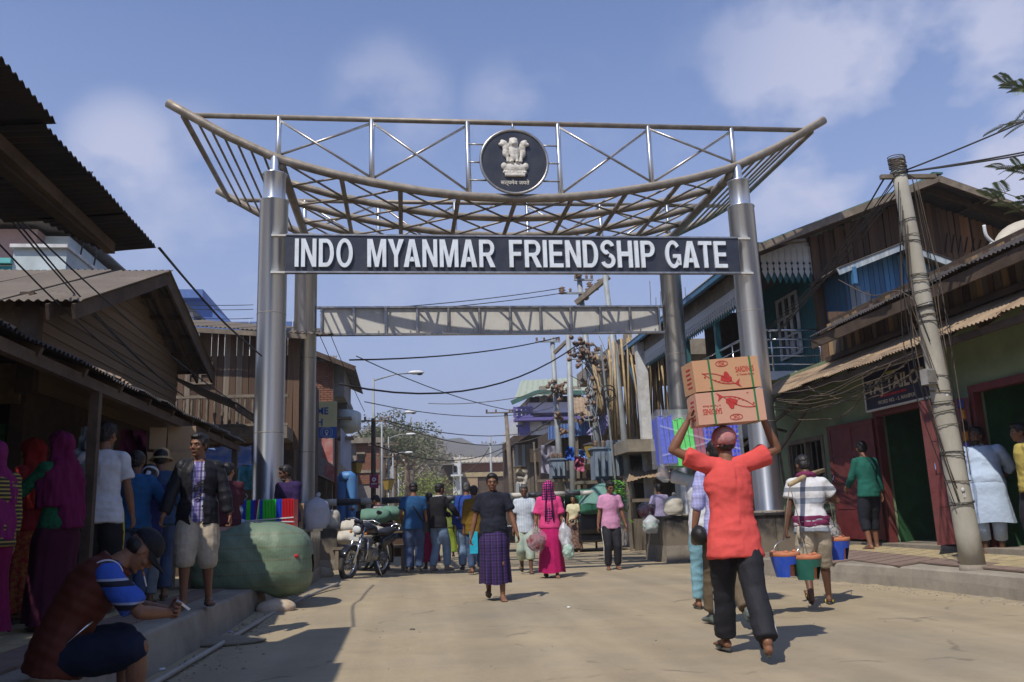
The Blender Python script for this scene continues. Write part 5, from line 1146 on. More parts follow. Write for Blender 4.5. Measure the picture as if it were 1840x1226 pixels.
# concrete frame building full of bamboo poles
CF=thing('concrete_frame_building','unfinished concrete frame building packed with bamboo props behind the blue gutter','building',(8,15,0))
for (x,v) in ((1158,10.2),(1215,12.4),(1135,17)):
    p=S(x,700,v);bx('column',m_wpaint if x==1158 else m_conc,CF,p.x-.15,p.x+.15,v,v+.26,0,S(x,600,v).z)
p0=S(1128,795,12.8);q0=S(1124,795,9.6);bx('floor_slab',m_conc,CF,q0.x,10,9.4,19,S(1160,812,9.6).z,S(1160,790,9.6).z);bx('back_wall',m_timber,CF,8.2,8.3,6.7,16,0,6);p1=S(1110,640,13);bx('roof_slab',m_conc,CF,p1.x,10,12.8,20,S(1110,640,13).z,S(1110,612,13).z)
bx('wall',m_gray,CF,p0.x+.1,10,13.5,18,0,S(1160,812,12.8).z)
bx('wall',m_conc,CF,S(1163,800,9.7).x,S(1215,800,9.7).x,9.7,9.85,S(1180,835,9.7).z,S(1180,812,9.7).z)
for i in range(9):a=S(1170+i*9,560,14+i*.3);MB().tube([a,a+Vector((.03,0,rl_.uniform(.5,1.2)))],.012,4).build('rebar',m_wire2,CF)
for i in range(64):
    x=rl_.uniform(1090,1225);v=rl_.uniform(10.5,14.5);tilt=rl_.uniform(-22,10)
    a,b=S(x+rl_.uniform(0,26),rl_.uniform(770,800),v),S(x-tilt*.2,rl_.uniform(600,660),v);MB().tube([a,b],rl_.uniform(.028,.045),6).build('bamboo_pole',m_bamboo,CF,True)
for i in range(16):
    x=1062+i*2.6;a,b=S(x+24,790,13.2),S(x-6,640+rl_.uniform(-8,25),13.2);MB().tube([a,b],.035,6).build('bamboo_pole',m_bamboo,CF,True)
sheet('tarpaulin',[S(1050,782,12.6),S(1085,782,12.6),S(1106,730,12.6),S(1080,748,12.6)],mat('lilac_tarp',(.30,.28,.55),var=.15,sc=3,rough=.6),'pale violet tarpaulin stretched between the steel poles','tarpaulin',.08,4)
# violet and white house
VV=45.0;p= lambda x,y,v=VV:S(x,y,v)
VH=thing('violet_house','white two storey house with violet trim and pale green roof','house',(8,50,0))
bx('wall',m_lilac,VH,p(945,740).x,p(1060,740).x,VV,VV+10,0,p(1000,727).z);bx('lower_wall',m_wpaint,VH,p(930,740).x,p(1060,740).x,VV-.1,VV+9,0,p(960,755).z)
bx('balcony_slab',m_violet,VH,p(922,740).x,p(1060,740).x,VV-1.2,VV,p(940,759).z,p(940,754).z);bx('balcony_slab',m_lilac,VH,p(948,740).x,p(1060,740).x,VV-1.0,VV,p(960,745).z,p(960,727).z)
for x in (925,933,941,950):bx('balcony_post',m_violet,VH,p(x,740,VV-1.1).x-.1,p(x,740,VV-1.1).x+.1,VV-1.2,VV-1.0,p(x,754).z,p(x,735).z)
for z in (737,744,753):bx('balcony_rail',m_violet,VH,p(923,740).x,p(953,740).x,VV-1.22,VV-1.02,p(940,z).z-.05,p(940,z).z+.09)
for (x,y0,y1) in ((936,768,792),(946,750,790),(968,728,745)):bx('column',m_violet,VH,p(x,760).x-.2,p(x,760).x+.2,VV-.3,VV-.05,p(x,y1).z,p(x,y0).z)
for (xa,xb,ya,yb) in ((930,938,768,788),(1003,1020,748,762),(975,990,750,764)):
    w=bx('window',m_glass,VH,p(xa,780).x,p(xb,780).x,VV-.18,VV-.08,p(xa,yb).z,p(xa,ya).z);bx('window_frame',m_violet,w,p(xa,780).x-.1,p(xb,780).x+.1,VV-.2,VV-.15,p(xa,ya).z,p(xa,ya).z+.15)
for x in (975,1036):bx('column',m_conc,VH,p(x,720).x-.25,p(x,720).x+.25,VV-.6,VV-.1,p(x,726).z,p(x,696).z)
bx('upper_wall',m_timber,VH,p(960,740).x,p(1060,740).x,VV+2,VV+9,p(1000,728).z,p(1000,705).z)
MB().corr((p(919,723).x,VV-1.6,p(919,723).z),(p(1070,706).x,VV-1.6,p(1070,706).z),(p(1070,706).x,VV+5,p(1000,688).z+1.2),(p(955,706).x,VV+5,p(1000,688).z+1.0),per=.5,amp=.04).build('roof',mat('pale_green_roof',(.32,.36,.28),var=.1,sc=2),VH,True)
MB().bar(p(919,724,VV-1.7),p(965,705,VV-1.7),.15,.3).build('eave_trim',m_tingreen,VH);MB().bar(p(965,705,VV-1.7),p(1070,706,VV-1.7),.15,.3).build('eave_trim',m_tingreen,VH)
# timber shops down the right
RL_=['tin roofed timber house below the violet house','shack with blue shutter and brick coloured roof behind the poles','small timber shack beside the old timber pole']
for i,(xa,xb,yt,yb,v,lab) in enumerate([(905,1000,790,905,34,RL_[0]),(980,1075,780,905,22,RL_[1]),(915,950,842,905,40,RL_[2])]):
    a,b=S(xa,yt,v),S(xb,yt,v);t=thing('timber_shop',lab,'shop',((a.x+b.x)/2,v,0),group='timber shops down the right side of the street');h=S(xa,yt+18,v).z
    bx('wall',m_timber,t,a.x+.6,b.x+2,v+.05,v+6,0,h+.8)
    n=int((b.x-a.x)/.22)
    for k in range(n):
        if (k//5)%3==1:continue
        piece('plank',(a.x+.7+k*.22,v,h*.55+.5),(.20,.03,h*.8),rl_.choice([m_pl_grey,m_timber2,m_pl_tan,m_pl_pale]),t)
    top=S(xb,yt-40,v).z if i<2 else S(xb,yt-8,v).z
    for k in range(6):q=.006*(k%2);MB().corr((a.x,v-1.2+k,S(xa,yt+20,v).z+q),(a.x,v-.1+k,S(xa,yt+20,v).z+q),(b.x,v-.1+k,top+q),(b.x,v-1.2+k,top+q),per=.15,amp=.02,seed=k,rag=.04).build('corrugated_sheet',m_tind,t,True)
    for k in range(4):beam('post',m_timber2,t,(a.x+.5+k*1.2,v-1,0),(a.x+.4+k*1.2,v-1,h+k*.3),.09)
    bx('upper_wall',m_pl_tan if i==0 else m_royal,t,S(xa+45,800,v).x,S(xb-20,800,v).x,v-.3,v-.2,S(xb,830,v).z,S(xb,806,v).z) if i<2 else None
    bx('counter',m_carton,t,a.x+.5,a.x+2.5,v-1.5,v-.8,.2,.9)
# blue corrugated band and brown gable among the poles
p0=S(980,812,21);
t=thing('blue_shed','dark blue corrugated shed wall with low rusty gable behind the slim pole','shed',(p0.x,21,0));MB().corr((S(985,790,20).x,20,S(1000,790,20).z),(S(1062,790,20).x,20,S(1000,782,20).z),(S(1062,770,20).x,20.05,S(1000,757,20).z),(S(985,770,20).x,20.05,S(1000,766,20).z),per=.14,amp=.03).build('wall_sheet',m_royal,t,True)
MB().corr((S(1033,748,19.4).x,19.4,S(1035,748,19.4).z),(S(1072,748,19.4).x,19.4,S(1070,748,19.4).z),(S(1072,748,22).x,22,S(1072,712,22).z),(S(1030,748,22).x,22,S(1030,715,22).z),per=.16,amp=.02).build('roof',m_tin,t,True);bx('post',m_timber2,t,S(1035,800,20).x,S(1035,800,20).x+.12,20.1,20.2,0,S(1035,750,20).z);bx('wall',m_timber,t,S(1035,800,20).x,S(1070,800,20).x,20.3,22,0,S(1035,752,20).z)
# brick parapet and cloths over the stalls
for i,(xa,ya,xb,yb,c,l) in enumerate([(972,800,1000,850,(.30,.29,.36),'grey lilac patched sheet hung on the timber shop'),(900+26,842,948,868,(.42,.39,.34),'pale stained sheet hung beside the timber pole'),(1016,802,1032,826,(.05,.14,.5),'bright blue cloth bundle hung by the slim pole'),(1032,820,1050,845,(.42,.12,.2),'reddish clothes hanging between the poles'),(1040,808,1056,822,(.15,.3,.65),'light blue cloth hanging beside the lantern')]):
    v=20 if i<2 else 15;sheet('hung_cloth',[S(xa,yb,v),S(xb,yb+3,v),S(xb,ya+2,v),S(xa,ya,v)],cloth('hung%d'%i,c,dirt=tuple(x*.5 for x in c),dsc=3,damt=.8),l,'cloth',.25,i)
# tin roofed stall on the right behind the rear pillar
SV=9.6
ST=thing('timber_stall','timber stall with sagging tan tin roof right of the leaning steel pole','stall',(5.3,11,0))
for k in range(4):
    x0,x1=1126+k*19,1126+(k+1)*19.6;q=.006*(k%2);y0,y1=866-k*4,862-k*4
    A,B_=S(x0,y0,SV),S(x1,y1,SV);C_,D_=S(1160+k*14,828-k*6,SV+2),S(1150+(k-1)*14,834-k*6,SV+2)
    MB().corr(A+Vector((0,0,q)),B_+Vector((0,0,q)),C_+Vector((0,0,q)),D_+Vector((0,0,q)),per=.12,amp=.012,sag=.03,seed=k,rag=.08).build('corrugated_sheet',m_tin,ST,True)
bx('wall',m_timber,ST,S(1128,900,11.7).x,5.75,11.7,11.8,0,2.9)
for k in range(14):z=.3+k*.16;bx('board',m_sid,ST,S(1186,900,11.3).x,5.65,11.3,11.33,z,z+.15)
for x in (1130,1180,1240):q=S(x,900,SV+.1);bx('post',m_timber2,ST,q.x-.04,q.x+.04,SV+.1,SV+.18,0,2.0)
bx('counter',m_timber2,ST,S(1134,900,SV+.3).x,S(1182,900,SV+.3).x,SV+.2,SV+.9,S(1150,902,SV).z,S(1150,896,SV).z);bx('counter_front',m_pl_grey,ST,S(1134,900,SV+.3).x,S(1182,900,SV+.3).x,SV+.22,SV+.26,0,.9)
sheet('hung_cloth',[S(1192,862,9.7),S(1222,866,9.7),S(1222,814,9.7),S(1190,812,9.7)],m_timber2,'brown sacking hung at the right of the timber stall','sacking',.15,8)
# far cross-street building
FV=90.;p= lambda x,y,v=FV:S(x,y,v)
FB=thing('brick_building','long low brick building with tan tin roof closing the far end of the street','building',(6,92,0))
bx('wall',m_mortar,FB,p(828,850).x,p(916,850).x,FV+.1,FV+9,0,p(870,832).z);brickwall(FB,p(828,850).x,p(916,850).x,FV,p(870,850).z,p(870,833).z,.5,.2)
bx('lower_wall',m_tile,FB,p(824,850).x,p(916,850).x,FV-.6,FV,p(870,857).z,p(870,849).z);bx('shop_wall',m_carton,FB,p(838,870).x,p(858,870).x,FV-.5,FV-.1,0,p(870,857).z);bx('shop_wall',m_timber,FB,p(858,870).x,p(916,870).x,FV-.3,FV-.1,0,p(870,857).z)
MB().corr((p(817,832).x,FV-1,p(817,832).z),(p(916,832).x,FV-1,p(900,831).z),(p(916,822).x,FV+3,p(900,823).z+.3),(p(817,822).x,FV+3,p(817,823).z+.3),per=.5,amp=.05).build('roof',mat('tan_roof',(.38,.33,.25),var=.1,sc=2),FB,True)
t=thing('white_house','small white house with a dark window left of the far brick building','house',(p(815,860).x,88,0));bx('wall',m_wpaint,t,p(812,850).x,p(827,850).x,88,94,0,p(820,834).z);w=bx('window',m_black,t,p(815,845,87.9).x,p(821,845,87.9).x,87.85,87.95,p(815,851).z,p(815,839).z);bx('wall',m_timber,t,p(796,850).x,p(812,850).x,88.5,94,0,p(805,838).z);bx('roof',m_tin2,t,p(794,850).x,p(814,850).x,87,94,p(805,838).z,p(805,836).z);bx('balcony_slab',m_wpaint,t,p(808,850).x,p(828,850).x,87,88,p(820,858).z,p(820,855).z)
# long wires across the street
WL=[((628,647,15),(1005,606,24),.15,'upper twisted cable crossing below the rear gate beam',.016),((610,690,15),(1040,618,22),.62,'lower sagging twisted cable crossing the street',.019),((575,560,20),(1010,518,24),.1,'thin wire just above the rear gate beam',.012),((575,566,20),(1010,527,24),.1,'second thin wire above the rear gate beam',.012),
      ((640,640,30),(990,745,50),.5,'thin wire slanting from the brick house to the right',.02),((770,725,60),(1000,700,45),.3,'thin high wire over the middle of the street',.025),((690,755,31),(995,765,50),.6,'long thin wire at lamp height over the street',.02),((690,757,31),(1000,772,50),.9,'lower long thin wire over the street',.022),((655,722,25),(1000,730,45),.5,'thin wire level with the first lamp arm',.015),((575,604,22),(600,660,22),0,'left short wire hanging below the gate beam',.01),((595,604,22),(655,740,26),.05,'right short wire hanging below the gate beam',.01),((672,800,30),(930,790,45),.8,'low thin wire behind the second lamp',.02),((882,800,75),(828,850,90),.6,'black wire hanging from the distant pole',.035),((1000,700,24),(920,740,40),.3,'wire from the cluster pole to the timber pole',.02),((255,545,30),(455,548,36),.05,'upper wire crossing the hotel roof',.015),((300,553,30),(455,556,36),.05,'middle wire crossing the hotel roof',.015),((330,570,30),(455,572,36),.05,'lower wire crossing the hotel roof',.015)]
for a,b,s_,l,r in WL:cable([sst(*a),sst(*b)],r,m_wire2 if r>.02 else m_wire,l,sag=s_)
# ---------------------------------------------------------------- barrier pole across the road
BAR=thing('barrier_pole','black and white striped barrier pole across the road behind the crowd','barrier',(-.5,5,0))
a,b=S(578,904,5),S(1100,884,5);segs=[0,.05,.13,.20,.32,.40,.49,.56,.63,.70,.76,.83,.885,.94,1.0];m_bblack=mat('barrier_black',(.035,.04,.05),var=.4,sc=5,rough=.5,dirt=(.2,.19,.17),dsc=3,damt=.7);m_bwhite=mat('barrier_white',(.55,.53,.46),var=.12,sc=5,rough=.6,dirt=(.25,.22,.17),dsc=3,damt=.7)
for i in range(len(segs)-1):
    r=.078-.025*segs[i];MB().tube([a.lerp(b,segs[i]),a.lerp(b,segs[i+1])],[r,r-.025*(segs[i+1]-segs[i])],14).build('stripe',m_bwhite if i%2==0 else m_bblack,BAR,True)
bx('stand',m_tind,BAR,a.x+.02,a.x+.12,4.95,5.05,0,a.z);
# ================================================================== people
def skinmat(name,c):
    m=mat(name,c,var=.12,sc=9,rough=.5,bump=.15,bsc=60,spec=.35,dirt=tuple(x*.8 for x in c),dsc=5,damt=.4); return m
SKN=skinmat('skin_brown',(.205,.095,.052));SKD=skinmat('skin_dark',(.13,.062,.036));SKL=skinmat('skin_light',(.30,.155,.09))
m_hair=mat('black_hair',(.012,.010,.009),rough=.5,var=.4,sc=20,bump=.6,bsc=60,st=(1,1,.3));m_hairg=mat('grey_hair',(.09,.085,.08),rough=.6,var=.5,sc=30,bump=.6,bsc=60)
m_eye=mat('eye_white',(.30,.27,.24),rough=.3,var=.05,bump=0);m_iris=mat('eye_dark',(.015,.01,.008),rough=.2,var=.1,bump=0);m_lip=mat('lips',(.17,.06,.045),rough=.5,var=.1,bump=0)
m_sole=mat('sandal_sole',(.09,.085,.07),rough=.8);m_strap=mat('sandal_strap',(.05,.06,.075),rough=.6);m_shoe=mat('dark_shoe',(.05,.04,.035),rough=.5)
def ik(a,t,l1,l2,hint):
    d=t-a;L=d.length;mx=(l1+l2)*.999
    if L>mx:t=a+d*(mx/L);L=mx;d=t-a
    x=(l1*l1-l2*l2+L*L)/(2*L);h=sqrt(max(0,l1*l1-x*x));u=d.normalized();n=Vector(hint)-u*Vector(hint).dot(u);n=n.normalized() if n.length>1e-5 else u.orthogonal().normalized()
    return a+u*x+n*h,t
def limb(mb,pts,rs,n=12):
    """tapered round-ended limb"""
    pts=[Vector(p) for p in pts];a=(pts[0]-pts[1]).normalized();b=(pts[-1]-pts[-2]).normalized()
    P=[pts[0]+a*rs[0]*.9,pts[0]+a*rs[0]*.6]+pts+[pts[-1]+b*rs[-1]*.6,pts[-1]+b*rs[-1]*.9]
    mb.tube(P,[rs[0]*.4,rs[0]*.8]+list(rs)+[rs[-1]*.8,rs[-1]*.4],n)
class Fig:pass
def figure(lean=(2,4),side=0,twist=0,hip=(0,0,.93),hands=((-.24,.03,.80),(.24,.03,.80)),feet=((-.10,-.02,.08,0,8),(.10,.02,.08,0,-8)),head=(0,0,0),elb=((-.3,-1,-.1),(.3,-1,-.1)),knee=((-.05,1,0),(.05,1,0)),wide=1.,shrug=0.,belly=0.):
    f=Fig();f.hip=Vector(hip);f.wide=wide;f.belly=belly;p=f.hip.copy();f.sp=[];N=24;L=.60
    for i in range(N+1):
        t=i/N;a=R_(lean[0]+(lean[1]-lean[0])*t);Rm=Matrix.Rotation(R_(twist)*t,3,'Z')@Matrix.Rotation(-a,3,'X')@Matrix.Rotation(R_(side)*t,3,'Y');f.sp.append((p.copy(),Rm));p=p+Rm@Vector((0,0,L/N))
    def at(t):
        if t<=0:q,Rm=f.sp[0]; return q+Rm@Vector((0,0,t)),Rm
        k=min(N,t/L*N);i=min(N-1,int(k));q0,Rm=f.sp[i]; return q0.lerp(f.sp[i+1][0],k-i),Rm
    f.at=at;q,Rm=at(.52)
    f.sh=[q+Rm@Vector((s*.168*wide,-.005,-.040+shrug)) for s in (-1,1)];f.el,f.wr=[],[]
    for i in (0,1):e,w=ik(f.sh[i],Vector(hands[i][:3]),.285,.25,elb[i]);f.el.append(e);f.wr.append(w)
    f.hj=[f.hip+f.sp[0][1]@Vector((s*.088*wide,0,-.03)) for s in (-1,1)];f.kn,f.an=[],[];f.foot=feet
    for i in (0,1):k,a=ik(f.hj[i],Vector(feet[i][:3]),.425,.415,knee[i]);f.kn.append(k);f.an.append(a)
    q,Rm=at(.60);f.nk=q;f.HR=Rm@Matrix.Rotation(R_(head[0]),3,'Z')@Matrix.Rotation(R_(-head[1]),3,'X')@Matrix.Rotation(R_(head[2]),3,'Y')@Matrix.Scale(1.09,3)
    f.hc=q+f.HR@Vector((0,.018,.092)); return f
TOR=[(-.07,.12,.10),(-.02,.155,.112),(.04,.16,.112),(.12,.142,.10),(.19,.132,.095),(.28,.148,.105),(.36,.162,.112),(.43,.160,.108),(.48,.132,.09),(.53,.088,.070),(.56,.062,.06),(.61,.054,.056)]
def tor_at(t):
    for a,b in zip(TOR,TOR[1:]):
        if a[0]<=t<=b[0]:k=(t-a[0])/(b[0]-a[0]); return a[1]+(b[1]-a[1])*k,a[2]+(b[2]-a[2])*k
    return (TOR[0] if t<TOR[0][0] else TOR[-1])[1:]
def torso(mb,f,t0,t1,g,flare=0.,k=14):
    rings=[]
    for i in range(k+1):
        t=t0+(t1-t0)*i/k;rx,ry=tor_at(max(t,.02) if flare is not False and t0<-.03 and g>.008 else t);q,Rm=f.at(t);fl=flare*max(0,1-(t-t0)/.25) if flare else 0;b=f.belly*math.exp(-((t-.12)/.13)**2)
        rings.append((q+Rm@Vector((0,b*.5,0)),Rm@Vector(((rx*f.wide+g+fl+b*.4),0,0)),Rm@Vector((0,ry*(1+.3*(f.wide-1))+g+fl*.7+b*.6,0))))
    mb.loft(rings,20)
def hand(mb,w,d,palm,curl=25,fr=.0085,spread=1.,thumb=1,side=1):
    """w wrist, d pointing direction, palm normal; side +1 right hand"""
    d=Vector(d).normalized();pn=Vector(palm);pn=(pn-d*pn.dot(d));pn=pn.normalized() if pn.length>1e-4 else d.orthogonal().normalized();s=d.cross(pn)*side
    kn=w+d*.088;mb.loft([(w-d*.01,s*.026,pn*.02),(w+d*.03,s*.036,pn*.0165),(w+d*.065,s*.041,pn*.015),(w+d*.092,s*.038,pn*.012)],12)
    for i,(o,L) in enumerate(((.030,.068),(.010,.078),(-.010,.073),(-.029,.058))):
        p=w+d*.082+s*o;c=R_(curl*(1+.12*i));P=[p-d*.02,p+s*o*.1*spread];q=P[-1];a=c*.5
        for seg in (.42,.32,.26):q=q+(d*cos(a)+pn*sin(a)+s*o*1.5*spread).normalized()*(L*seg*1.15);P.append(q);a+=c*.95
        mb.tube(P,[fr*1.05,fr*1.1,fr,fr*.92,fr*.7],7)
    p=w+d*.022+s*.026;q1=p+(d*.55+s*.75+pn*.35).normalized()*.038;q2=q1+(d*.85+s*.25+pn*.5).normalized()*.03;q3=q2+(d*.9+pn*.4).normalized()*.022;mb.tube([p,q1,q2,q3],[fr*1.6,fr*1.35,fr*1.15,fr*.85],7)
def footmesh(mb,a,F,g=0.,barefoot=True):
    _,_,_,pit,yaw=F if len(F)==5 else (*F,0,0);Rm=Matrix.Rotation(R_(yaw),3,'Z')@Matrix.Rotation(R_(-pit),3,'X');P= lambda x,y,z:a+Rm@Vector((x,y,z))
    X=Rm@Vector((1,0,0));Z=Rm@Vector((0,0,1))
    mb.loft([(P(0,-.062,-.045),X*(.020+g),Z*(.022+g)),(P(0,-.045,-.04),X*(.031+g),Z*(.034+g)),(P(0,0,-.032),X*(.034+g),Z*(.042+g)),(P(0,.05,-.042),X*(.037+g),Z*(.032+g)),(P(0,.11,-.053),X*(.044+g),Z*(.021+g)),(P(0,.145,-.057),X*(.044+g),Z*(.016+g)),(P(0,.158,-.059),X*(.036+g),Z*(.011+g))],14)
    if barefoot:
        for i,o in enumerate((-.030,-.013,.003,.018,.031)):
            s=-1 if yaw<0 else 1;mb.tube([P(o*s,.14,-.06),P(o*s,.172-.006*i,-.062)],[.010 if i else .013,.008 if i else .011],6)
    return P,X,Z
def body(f,fr,curls,palms,bare,female=False):
    mb=MB();torso(mb,f,-.09,.61,0);w=f.wide
    q,Rm=f.at(.10)
    for i in (0,1):
        s,e,wr=f.sh[i],f.el[i],f.wr[i];mb.ball(s,.046*w);limb(mb,[s,s.lerp(e,.4),e],[.045*w,.044*w,.036],12);limb(mb,[e,e.lerp(wr,.3),wr],[.038,.041,.026],12)
        hj,k,a=f.hj[i],f.kn[i],f.an[i];limb(mb,[hj,hj.lerp(k,.5),k],[.088*w,.074*w,.054],14);limb(mb,[k,k.lerp(a,.3),k.lerp(a,.6),a],[.052,.057,.044,.034],12);mb.ball(a,.036)
        mb.ball(k+Vector((0,.012,0)),.052);footmesh(mb,a,f.foot[i],0,bare)
        d=(wr-e).normalized();hand(mb,wr,d+Vector(curls[i][1] if len(curls[i])>1 else (0,0,0)),palms[i],curls[i][0],fr,side=1 if i else -1)
    # neck and head
    H=f.HR;hp= lambda x,y,z:f.hc+H@Vector((x,y,z));q,Rm=f.at(.53)
    mb.tube([q,f.nk,hp(0,-.02,-.04)],[.062,.052,.05],14)
    mb.ball(hp(0,-.008,.028),(.072,.089,.088),H,18,14);mb.loft([(hp(0,.022,-.102),H@Vector((.022,0,0)),H@Vector((0,.020,0))),(hp(0,.025,-.09),H@Vector((.038,0,0)),H@Vector((0,.042,0))),(hp(0,.02,-.06),H@Vector((.052,0,0)),H@Vector((0,.058,0))),(hp(0,.015,-.02),H@Vector((.062,0,0)),H@Vector((0,.068,0))),(hp(0,.01,.03),H@Vector((.066,0,0)),H@Vector((0,.074,0)))],18)
    mb.tube([hp(0,.080,.018),hp(0,.090,-.005),hp(0,.100,-.024)],[.007,.010,.014],8);mb.ball(hp(-.011,.090,-.028),.009);mb.ball(hp(.011,.090,-.028),.009)
    mb.tube([hp(-.045,.070,.026),hp(0,.083,.028),hp(.045,.070,.026)],[.009,.012,.009],8);mb.ball(hp(0,.078,-.054),(.024,.012,.012),H);mb.ball(hp(0,.068,-.088),(.02,.016,.014),H)
    for s in (-1,1):mb.ball(hp(s*.074,-.006,-.004),(.008,.019,.03),H@Matrix.Rotation(s*-.25,3,'Z'),10,8);mb.ball(hp(s*.042,.058,-.022),(.020,.018,.018),H)
    return mb
NPEOPLE=[0]
def person(label,pos,yaw,H=1.65,dist=12.,top=None,bottom=None,hair='short',skin=None,fig={},curl=((25,),(25,)),palm=((1,.2,0),(-1,.2,0)),shoes='sandal',face=True,group=None,extra=None,capc=None,hairm=None,bare=True,sleeve=None,strap=None):
    skin=skin or SKN;s=H/1.70;t=thing('person',label,'person',pos,yaw,frame=FW,group=group,local=True,scale=s);f=figure(**fig);vox=max(.0062,min(.02,dist*.00092));hm=hairm or m_hair
    fr=max(.0085,vox*.85);b=remesh(body(f,fr,curl,palm,shoes!='shoe'),vox,2 if vox<.01 else 1,fac=.4)
    B=b.build('body',skin,t,True);f.H=f.HR;hp= lambda x,y,z:f.hc+f.HR@Vector((x,y,z));NPEOPLE[0]+=1
    cv=max(.010,vox*1.15);det=dist<13;seed=NPEOPLE[0]*3.1
    wr_= lambda amp,k=(9,9,5):(lambda p:amp*.3+amp*.6*noise.noise(Vector((p.x*k[0],p.y*k[1],p.z*k[2]+seed)))+amp*1.5*(.42-abs(noise.noise(Vector((p.x*3.5+p.z*4*(1 if p.x>0 else -1),p.y*3.5,p.z*9+seed)))))+amp*.2*noise.noise(Vector((p.x*24,p.y*24,p.z*22+seed))))
    # ---- upper garment
    if top:
        kind,m=top[0],top[1];o=dict(hem=-.08,g=.016,fl=.012,arm=.62,neck=.545,sg=.020,cut=None);o.update(top[2] if len(top)>2 else {})
        mb=MB();torso(mb,f,o['hem'],o['neck'],o['g'],o['fl'])
        for i in (0,1):
            s_,e,w=f.sh[i],f.el[i],f.wr[i];mb.ball(s_,.058*f.wide+o['g']*.35);q,Rm=f.at(.515);limb(mb,[q,q.lerp(s_,.6),s_],[.062,.060,.056*f.wide+o['g']*.3],12)
            if o['arm']<=1:e2=s_.lerp(e,o['arm']);mb.tube([s_,s_.lerp(e2,.5),e2,e2+(e-s_).normalized()*.004],[.053*f.wide+o['sg']*.35,.050*f.wide+o['sg']*.55,.048+o['sg']*.9,.034],14)
            else:
                k=o['arm']-1;w2=e.lerp(w,k);limb(mb,[s_,s_.lerp(e,.5),e],[.053*f.wide+o['sg']*.4,.048*f.wide+o['sg']*.6,.040+o['sg']*.7],12);mb.tube([e,e.lerp(w2,.5),w2,w2+(w-e).normalized()*.003],[.040+o['sg']*.7,.036+o['sg']*.7,.029+o['sg']*.7,.02],12)
        cut=None
        if o['cut']=='open':
            def cut(p):
                best=min(((p-f.at(t_)[0]).length,t_) for t_ in (0,.1,.2,.3,.4,.5));q,Rm=f.at(best[1]);l=Rm.transposed()@(p-q); return l.y>.05 and abs(l.x)<.062+.01*sin(p.z*30)
        g_=remesh(mb,cv,4 if det else 2,disp=wr_(.014 if det else .009),cut=cut,fac=.5);G_=g_.build({'jacket':'jacket','vest':'vest','blouse':'blouse'}.get(kind,'shirt'),m,t,True)
        if o['cut']=='open':
            mb=MB();torso(mb,f,-.10,.53,.010,.004);remesh(mb,cv,3,disp=wr_(.004)).build('undershirt',o['inner'],t,True)
        if o.get('collar'):
            q,Rm=f.at(.545);q2,_=f.at(.575);mb=MB();vs=[];n=20
            for j in range(n+1):
                a=R_(100+340*j/n)-R_(0);c_,s2=cos(a),sin(a)
                vs+=[q+Rm@Vector((c_*.085,s2*.075,-.012)),q2+Rm@Vector((c_*.066,s2*.064,.005)),q+Rm@Vector((c_*.098,s2*.088,-.020))]
            mb.add(vs,[(j*3,j*3+3,j*3+4,j*3+1) for j in range(n)]+[(j*3+1,j*3+4,j*3+5,j*3+2) for j in range(n)]);mb.build('collar',o['collar'],G_,True)
    # ---- lower garment
    if bottom:
        kind,m=bottom[0],bottom[1];o=dict(len=1.9,g=.022,flare=0.,wst=.06);o.update(bottom[2] if len(bottom)>2 else {})
        if kind in ('trousers','shorts'):
            mb=MB();torso(mb,f,-.10,o['wst'],.007,0,6)
            for i in (0,1):
                hj,k,a=f.hj[i],f.kn[i],f.an[i];g=o['g'];limb(mb,[hj+Vector((0,0,.02)),hj.lerp(k,.5),hj.lerp(k,min(1,o['len']))],[.098*f.wide,.080*f.wide+g,.056+g] if o['len']>1 else [.1*f.wide,.084*f.wide+g,.062+g*1.4],14)
                if o['len']>1:
                    e=k.lerp(a,o['len']-1);mb.tube([k,k.lerp(e,.5),e,e+(a-k).normalized()*.004],[.056+g,.052+g+o['flare']*.4,.040+g+o['flare'],.03],14);mb.ball(k,.055+g)
                elif o['len']<1:pass
            g_=remesh(mb,cv,3 if det else 2,disp=wr_(.009 if det else .006,(11,11,4)));G_=g_.build(kind,m,t,True)
        else:
            # wrapped cloth: elliptical sheath from the waist to the hem round both legs
            zt0=o['wst'];q0,Rm=f.at(zt0);c1=(f.an[0]+f.an[1])/2;hemz=o.get('hem',.30);c1=Vector((c1.x,c1.y,hemz));kk=(f.kn[0]+f.kn[1])/2;kz=Vector((kk.x,kk.y,kk.z));dx=abs(f.an[0].x-f.an[1].x)/2;dy=abs(f.an[0].y-f.an[1].y)/2;hw=o.get('hw',.17)+dx*.55;hd=o.get('hd',.12)+dy*.75
            n=64 if det else 40;rings=16;vs=[];rr=random.Random(int(seed*10));ph=[rr.uniform(0,6.28) for _ in range(6)]
            for i in range(rings+1):
                u_=i/rings;rx0,ry0=(.138*f.wide+.02,.10+.02+f.belly*.5);hipb=math.exp(-((u_-.22)/.16)**2)*.03
                c=q0.lerp(c1,u_)+Vector((0,0,0));mid=sin(pi*u_)*.5;c=c+(Vector((kk.x,kk.y,0))-Vector(((q0.x+c1.x)/2,(q0.y+c1.y)/2,0)))*mid*.8
                rx=rx0+(hw-rx0)*u_**.8+hipb;ry=ry0+(hd-ry0)*u_**.9+hipb
                for j in range(n):
                    a=2*pi*j/n;fold=1+(.02+.10*u_)*(sin(a*5+ph[0])*.4+sin(a*9+ph[1]+u_*2)*.35+sin(a*14+ph[2])*.25)*o.get('fold',1.)
                    vs.append(c+Vector((cos(a)*rx*fold,sin(a)*ry*fold,.012*sin(a*3+ph[3])*u_)))
            mb=MB();mb.add(vs,[(i*n+j,(i+1)*n+j,(i+1)*n+(j+1)%n,i*n+(j+1)%n) for i in range(rings) for j in range(n)]+[tuple(range(n))])
